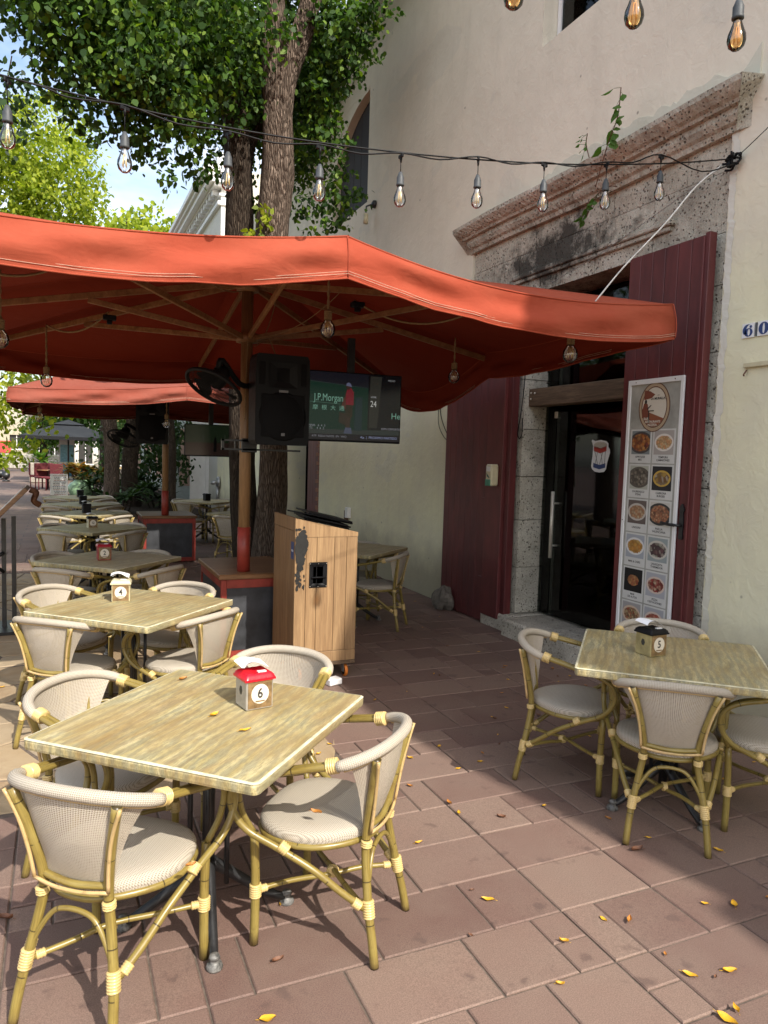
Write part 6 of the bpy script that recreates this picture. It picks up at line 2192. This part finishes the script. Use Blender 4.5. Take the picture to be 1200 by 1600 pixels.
# ================================================================== PLANTED BED, POTS, PLAZA
def pot(x, y, prof, label):
    p = thing('glazed_pot', label, 'pot', (x, y, 0), 0, 'celadon glazed pots')
    MB().lathe(prof, 28).build('pot_body', M['celadon'], p)
    return p
pp_ = pot(.585, 25.0, [(.001, 0), (.20, 0), (.30, .10), (.385, .28), (.38, .42), (.30, .52), (.20, .56), (.22, .60), (.18, .60), (.17, .50), (.001, .50)], 'round pale green glazed pot standing before the croton bush')
p2 = pot(1.50, 21.6, [(.001, 0), (.25, 0), (.36, .12), (.42, .30), (.40, .40), (.44, .44), (.44, .48), (.40, .48), (.38, .40), (.001, .38)], 'wide low green glazed pot right of the round one')


def rosette(label, base, n, ln, w, mat, cat='shrub', name='shrub', up=.9, count=1, stems=True, group=None):
    o = thing(name, label, cat, base, 0, group)
    s = random.Random(int(base[0] * 77 + base[1] * 13))
    mb = MB(); sm_ = MB()
    for c in range(count):
        cx, cy = s.uniform(-.5, .5) * (count > 1) * .9, s.uniform(-.35, .35) * (count > 1)
        cz = s.uniform(.1, .5) * ln * (2 if stems else 0)
        if stems:
            sm_.tube([(cx * .5, cy * .5, 0), (cx, cy, cz)], .015, 5)
        for k in range(n):
            a = s.uniform(0, 6.28); e = s.uniform(.1, up)
            L_ = ln * s.uniform(.7, 1.15)
            d = Vector((math.cos(a), math.sin(a), 0)); sd = Vector((-d.y, d.x, 0))
            pts = []
            for j in range(5):
                t = j / 4
                pts.append(Vector((cx, cy, cz)) + d * (L_ * t * math.cos(e * (1 - .35 * t))) + Vector((0, 0, L_ * (t * math.sin(e) * 1.2 - .45 * t * t))))
            v = []
            for j, p in enumerate(pts):
                ww = w * (.35, 1, 1, .7, .05)[j] / 2
                v += [p - sd * ww, p + sd * ww]
            mb.add(v, [(2 * j, 2 * j + 1, 2 * j + 3, 2 * j + 2) for j in range(4)])
    if stems:
        sm_.build('stems', M['bark_dark'], o)
    mb.build('leaves', mat, o, fix=False)
    return o


rosette('yellow and rust leaved croton bush behind the round green pot', (.50, 26.3, .35), 26, .62, .12, M['leaf_croton'], count=9)
rosette('second croton clump right of the round pot with greener leaves', (1.05, 25.6, .25), 24, .56, .11, M['leaf_croton'], count=6)
rosette('dark green strap leaved shrub between the pots', (1.15, 23.6, .05), 26, .55, .07, M['leaf_dark'], count=5)
rosette('dark shrub behind the wide low pot', (1.95, 22.5, .1), 26, .60, .08, M['leaf_dark'], count=7)
rosette('shadowy shrub near the far cabinet', (2.35, 19.8, .1), 26, .55, .08, M['leaf_dark'], count=6)
rosette('dark glossy shrub at the foot of the slim trunk', (1.25, 18.2, .05), 22, .50, .08, M['leaf_dark'], count=5)
t = thing('shrub', 'dense dark hedge mass filling the bed under the far umbrella', 'hedge', (2.1, 24.5, 0), 0)
leaf_cloud('foliage', [(0, 0, 1.0, 1.1, .8, .8), (.4, -1.5, 1.5, .8, .8, .9), (-.5, .4, 1.8, .8, .6, .7), (.6, -2.6, 2.1, .6, .8, .7), (.9, -3.4, 1.6, .5, .7, .9)], 900, .14, M['leaf_dark'], t, cl=16, spread=.16)
rosette('fan palm in a square pot across the plaza', (-.78, 36.0, .9), 34, 1.05, .16, M['leaf_far'], 'palm', 'palm', 1.2, 1, False)
pq = MB().box((-.45, -.45, 0), (.45, .45, .88), ch=.03).build('planter_box', M['concrete'], None, (-.78, 36.0, 0)); tag(pq, 'square grey planter under the fan palm', 'planter')
rosette('small yellow green shrub by the plaza wall at the left', (-3.3, 50, .1), 24, .7, .1, M['leaf_far'], count=6)

# soil bed kerb
kb = MB().box((.75, 18.0, -.02), (3.3, 27.5, .12), ch=.02).build('planting_bed', M['bark_dark'], None); tag(kb, kind='structure')

lp = thing('lamp_post', 'grey cast lamp post rising through the far umbrella area', 'lamp post', (1.28, 22.0, 0))
MB().lathe([(.001, 0), (.17, 0), (.17, .12), (.12, .2), (.10, .7), (.13, .74), (.08, .82), (.055, 1.0), (.05, 4.4), (.001, 4.4)], 16).build('post', M['zinc'], lp)
MB().lathe([(.001, 4.40), (.10, 4.42), (.20, 4.8), (.12, 4.95), (.001, 5.0)], 12).build('lantern', M['cream_plastic'], lp)

sg = thing('menu_sign', 'white upright menu sign with red and blue lines standing behind the shaded tables', 'sign', (-.04, 24.3, 0))
MB().box((-.245, -.02, 0), (.245, .02, .80), ch=.006).build('panel', M['white'], sg)
lr = random.Random(4)
for k in range(14):
    z = .74 - k * .047
    mb = MB(); x = -.18 + lr.uniform(0, .06)
    while x < .17:
        w_2 = lr.uniform(.02, .07); mb.box((x, -.0222, z), (min(.2, x + w_2), -.0203, z + .016)); x += w_2 + .015
    mb.build('printed_line', flat('sign_line_red', (.35, .12, .10)) if k == 0 else (bpy.data.materials['sign_line_red'] if k % 3 == 0 else M['ink_blue'] if k % 3 == 1 else M['ink']), sg)

# black parasol
bp = thing('parasol', 'black square parasol across the plaza with a small top vent', 'umbrella', (.35, 38.5, 0))
v = [(-2.0, -2.0, 2.08), (2.0, -2.0, 2.05), (2.0, 2.0, 2.05), (-2.0, 2.0, 2.08), (-.6, -.6, 2.62), (.6, -.6, 2.62), (.6, .6, 2.62), (-.6, .6, 2.62)]
mb = MB().add(v, [(0, 1, 5, 4), (1, 2, 6, 5), (2, 3, 7, 6), (3, 0, 4, 7), (4, 5, 6, 7)])
lo4 = [(x, y, z - .15) for x, y, z in v[:4]]
mb.add(v[:4] + lo4, [(0, 1, 5, 4), (1, 2, 6, 5), (2, 3, 7, 6), (3, 0, 4, 7)]); mb.build('canopy', M['canvas_black'], bp, fix=False)
MB().add([(-.72, -.72, 2.65), (.72, -.72, 2.65), (.72, .72, 2.65), (-.72, .72, 2.65), (0, 0, 2.90)], [(0, 1, 4), (1, 2, 4), (2, 3, 4), (3, 0, 4)]).build('top_vent', M['canvas_black'], bp, fix=False)
MB().tube([(0, 0, 0), (0, 0, 2.8)], .04, 10).build('pole', M['iron'], bp)


def simple_chair(x, y, a, lb):
    c = thing('dining_chair', lb, 'chair', (x, y, 0), a, 'wine red chairs across the plaza')
    MB().box((-.24, -.24, .42), (.24, .24, .50), ch=.02).build('seat', M['darkred'], c)
    MB().box((-.24, .20, .50), (.24, .26, .98), ch=.02).build('backrest', M['darkred'], c)
    for sx in (-.2, .2):
        for sy in (-.2, .2):
            MB().tube([(sx, sy, 0), (sx, sy, .42)], .02, 6).build('leg', M['darkred'], c)
simple_chair(-.60, 30.2, .3, 'wine red chair left of the white menu sign, nearest the planter')
simple_chair(-.22, 29.6, -.4, 'wine red chair directly behind the white menu sign')
simple_chair(-.35, 31.2, 2.6, 'wine red chair on the far side of the red group')
simple_chair(-.85, 31.4, 1.6, 'wine red chair at the left end of the red group')
tbx = thing('round_table', 'small table among the wine red chairs', 'table', (-.45, 30.5, 0))
MB().lathe([(.001, .70), (.40, .70), (.40, .74), (.001, .74)], 20).build('tabletop', M['cabtop'], tbx)
MB().tube([(0, 0, 0), (0, 0, .7)], .04, 8).build('leg', M['iron'], tbx)

# small floodlights standing on the plaza
for i, (x, y, lb) in enumerate(((-2.55, 38.5, 'black ground floodlight, left of the pair on the plaza'), (-2.20, 36.5, 'black ground floodlight, right of the pair on the plaza'), (-1.05, 37.5, 'single black ground floodlight near the palm planter'), (-2.72, 33.0, 'black ground floodlight at the left edge of the plaza'))):
    f = thing('floodlight', lb, 'floodlight', (x, y, 0), 0, 'ground floodlights on the plaza')
    MB().lathe([(.001, 0), (.16, 0), (.16, .05), (.05, .08), (.05, .14), (.001, .14)], 12).build('base', M['iron'], f)
    MB().lathe([(.001, -.13), (.15, -.12), (.17, .10), (.10, .16), (.001, .16)], 14, mat=Matrix.Translation((0, 0, .28)) @ Matrix.Rotation(R(60), 4, 'X')).build('lamp_head', M['iron'], f)

# plaza wall and houses far behind
pw = thing('plaza_wall', 'low pale rubble wall at the end of the plaza', 'wall', (-14, 56, 0))
MB().box((0, 0, 0), (14.1, .5, 1.0), ch=.03).build('masonry', M['rubble'], pw)
rs = random.Random(6)
for i in range(34):
    for j in range(3):
        if i < 22:
            MB().box((9 + i * .23 + .01 * j, -.03 + rs.uniform(-.02, .015), .02 + j * .32), (9 + i * .23 + .2, .02, .30 + j * .32), ch=.02).build('stone', M['rubble'], pw)
house2 = thing('pale_house', 'pale pink house beyond the plaza wall with a red banner', 'building', (-16, 66, 0))
wall_with_holes(0, 17, 0, 5.2, [(12.6, 13.8, 1.0, 2.4), (15.2, 16.2, 1.0, 2.4)], 0, .3)
def far_house(parent, w, h, mat, wins, roofm):
    mb = wall_with_holes(0, w, 0, h, wins, 0, .3)
    mb.v = [(y, x, z) for x, y, z in mb.v]
    mb.build('wall', mat, parent)
    MB().box((0, .301, 0), (w, 6, h - .01)).build('rear_wall', mat, parent)
    MB().box((-.2, -.25, h), (w + .2, 6, h + .18)).build('roof', roofm, parent)
    for a, b, c, d in wins:
        wn = MB().box((a, .18, c), (b, .2, d)).build('window', M['ink'], parent)
        MB().box((a - .08, -.04, c - .1), (b + .08, 0.0, c - .002)).build('sill', M['white'], wn)
        MB().box(((a + b) / 2 - .03, .12, c), ((a + b) / 2 + .03, .179, d)).build('glazing_bar', M['white'], wn)
far_house(house2, 14, 5.4, M['stucco_far'], [(10.4, 11.6, 1.3, 2.4), (12.3, 13.3, 1.3, 2.4), (7, 8.2, 1.3, 2.6)], M['white'])
MB().box((10.6, -.12, .95), (12.4, -.06, 1.9)).build('banner', plain('red_banner', (.50, .06, .05), .5), house2)
h3 = thing('cream_house', 'cream house with tall door openings behind the black parasol', 'building', (-1.5, 62, 0))
far_house(h3, 4.6, 6.5, M['white_wall'], [(.6, 1.6, .3, 2.8), (2.8, 3.8, .3, 2.8)], M['concrete'])
h4 = thing('ochre_house', 'ochre house to the right of the cream one beyond the parasol', 'building', (3.2, 60, 0))
far_house(h4, 9, 6.8, M['ochre'], [(1.0, 2.1, .3, 2.9), (4.0, 5.1, .3, 2.9)], M['terracotta'])
bs = thing('kiosk_sign', 'bright blue and white upright sign beside the parasol pole', 'sign', (.30, 40.0, 0))
MB().box((-.35, -.04, 0), (.35, .04, 2.0)).build('panel', M['white'], bs)
MB().box((-.30, -.06, .15), (.30, -.041, .75)).build('blue_field', M['blue_sign'], bs)
MB().box((-.30, -.06, .85), (.30, -.041, 1.7)).build('blue_field', plain('pale_sky_blue', (.25, .50, .60), .4), bs)

# ================================================================== MENU LECTERN at the left
ml_ = thing('menu_lectern', 'black iron lectern with a tilted wooden board at the left edge', 'lectern', (-.40, 7.30, 0))
q = MB()
q.box((-.08, -.025, .03), (-.045, .025, 1.0)); q.box((.0, -.025, .03), (.035, .025, 1.02))
q.build('post', M['iron'], ml_)
q = MB(); q.box((-.55, -.25, 0), (.07, .25, .03), ch=.004); q.build('base', M['iron'], ml_)
m4 = Matrix.Translation((-.14, 0, .985)) @ Matrix.Rotation(R(-47), 4, 'Y')
q = MB().box((-.46, -.25, -.018), (.40, .25, .020), mat=m4, ch=.004); q.build('board', M['cabtop'], ml_)
q = MB().box((-.40, -.22, .0205), (.37, .22, .026), mat=m4); q.build('menu_sheet', M['card'], ml_)
q = MB(); q.tube(catmull([(-.06, -.03, .70), (-.22, -.03, .60), (-.40, -.03, .56)], 4), .016, 8); q.tube([(-.06, -.03, .52), (-.25, -.03, .70), (-.45, -.03, .86)], .014, 8)
q.build('brace', M['iron'], ml_)
q = MB(); q.tube(catmull([(.15, 0, 1.26), (.20, 0, 1.23), (.18, -.02, 1.16), (.23, 0, 1.12)], 4), .028, 6); q.build('dry_flowers', M['litter_b'], ml_)

# ================================================================== FALLEN LEAVES
lv_meshes = []
for k, mk in enumerate(('litter_y', 'litter_y', 'litter_o', 'litter_b', 'litter_y')):
    lr_ = random.Random(40 + k)
    def lf(u, v):
        t = u
        w = math.sin(math.pi * min(1, t * 1.02)) ** .8 * .5 * (1 - .25 * t)
        b = (v * 2 - 1)
        return ((t - .5), b * w * .62, .10 * abs(b) * (1 + k * .4) + .14 * (t - .5) ** 2 * (k + 1) + .03 * math.sin(t * 9 + k))
    mb = MB(); mb.grid(lf, 6, 4)
    mb.tube([(-.5, 0, .05), (-.72, .05, .06)], .018, 4)
    lv_meshes.append(mb.mesh('fallen_leaf', M[mk]))
LG = 'fallen leaves scattered on the paving'


def litter(x, y, s, k=None, z=.0015, lab=None, grp=LG, rot=None):
    k = lrnd.choice([0, 1, 4, 2, 3, 3, 2]) if k is None else k
    o = link('fallen_leaf', lv_meshes[k], None, (x, y, z + .002), lrnd.uniform(0, 6.28) if rot is None else rot)
    s *= .82
    o.scale = (s, s * lrnd.uniform(.7, 1.1), s)
    kind_ = {0: 'yellow', 1: 'yellow', 4: 'yellow', 2: 'orange', 3: 'brown'}[k]
    tag(o, lab or f'small {kind_} leaf fallen on the red paving', 'leaf', grp if lab is None else 'leaves on the tables and chairs')
    return o


lrnd = random.Random(99)
def GP(x, y, z=0.0):
    v = fwd * 1150 + rgt * (x - 600) - upv * (y - 800)
    t = (z - EYE.z) / v.z
    return EYE + v * t
for x, y, s, k, lb in (
    (762, 1407, .062, 0, 'large curled yellow leaf in the middle of the open foreground paving'),
    (717, 1271, .045, 0, 'yellow leaf on the paving between the two front tables, upper one'),
    (702, 1256, .05, 2, 'orange yellow leaf just above the yellow one between the two front tables'),
    (783, 1278, .05, 3, 'reddish brown curled leaf right of centre between the tables'),
    (850, 1260, .03, 1, "tiny yellow leaf left of the nearest number 5 chair's left foot"),
    (995, 1330, .07, 3, 'long orange brown leaf lying below the nearest number 5 chair'),
    (983, 1440, .05, 2, 'orange tinted speck of a leaf on the big paver near the right centre'),
    (1013, 1310, .035, 0, "small yellow leaf left of the nearest number 5 chair's right foot"),
    (1101, 1413, .035, 0, 'small oval yellow leaf low on the right, left of its curled neighbour'),
    (1147, 1415, .055, 1, 'curled yellow leaf at the lower right edge of the paving'),
    (1078, 1525, .06, 0, 'long yellow leaf lying along a joint at the bottom right'),
    (1140, 1519, .06, 1, 'curled yellow leaf at the bottom right corner, beside the long one'),
    (943, 1438, .04, 0, 'upright yellow leaf on the paver below the big pavers, right of centre'),
    (881, 1473, .04, 4, 'pale yellow leaf at the bottom centre of a big square paver'),
    (654, 1318, .045, 1, "bent yellow leaf to the right of the number 6 table's right chair"),
    (716, 1202, .04, 0, 'faint yellow leaf in the shade edge beyond the number 6 table'),
    (750, 1191, .04, 0, 'yellow leaf at the shade edge left of the number 5 table'),
    (686, 1167, .04, 0, 'small yellow leaf beyond the right chair of the number 6 table'),
    (640, 1229, .04, 2, 'orange leaf beside the top of the right chair at the number 6 table'),
    (875, 1540, .035, 4, 'small pale yellow leaf near the bottom edge, right of centre'),
    (1136, 1595, .08, 0, 'largest yellow leaf, cut off at the bottom right corner'),
    (418, 1594, .06, 0, 'yellow leaf cut off by the bottom edge left of centre'),
    (440, 1413, .05, 1, 'orange yellow leaf between the legs of the right chair at number 6'),
    (434, 1503, .05, 3, 'reddish leaf in front of the table foot at number 6'),
    (594, 1290, .05, 1, "small yellow leaf touching the right chair's rear leg at number 6"),
    (8, 1437, .07, 3, 'brown leaf at the left edge beside the frontmost chair'),
    (950, 1280, .04, 2, "small orange leaf left of the number 5 table's nearest chair"),
    (1122, 1330, .05, 1, 'yellow leaf beside the right foot of the nearest number 5 chair'),
    (1150, 1580, .04, 4, 'small yellow leaf at the bottom edge, far right'),
    ):
    p = GP(x, y); o = litter(p.x, p.y, s, k); o['label'] = lb
for _ in range(95):
    x = lrnd.uniform(1.3, 3.9); y = lrnd.choice([lrnd.uniform(3.2, 7.5), lrnd.uniform(1.4, 5)])
    if x > 3.7 and 3.6 < y < 6.4:
        x = 3.6
    if lrnd.random() < .35:
        x = lrnd.uniform(3.2, 3.82)
    litter(x, y, lrnd.uniform(.02, .042))
for _ in range(14):
    litter(lrnd.uniform(-.8, 1.3), lrnd.uniform(3.7, 7.0), lrnd.uniform(.03, .05))
p = GP(383, 1142, .737); litter(p.x, p.y, .052, 0, .737, 'yellow leaf on the number 6 table nearest its front corner', rot=.2)
p = GP(335, 1118, .737); litter(p.x, p.y, .050, 1, .737, 'yellow leaf lying in the middle of the number 6 table', rot=.6)
p = GP(286, 1062, .737); litter(p.x, p.y, .045, 2, .737, 'orange leaf near the rear left edge of the number 6 table')
p = GP(494, 1271, .47); litter(p.x, p.y, .05, 2, .470, 'curled orange leaf on the seat of the right chair at the number 6 table')
p = GP(298, 1356, .455); litter(p.x, p.y, .038, 2, .460, 'orange leaf caught at the seat edge of the frontmost chair')
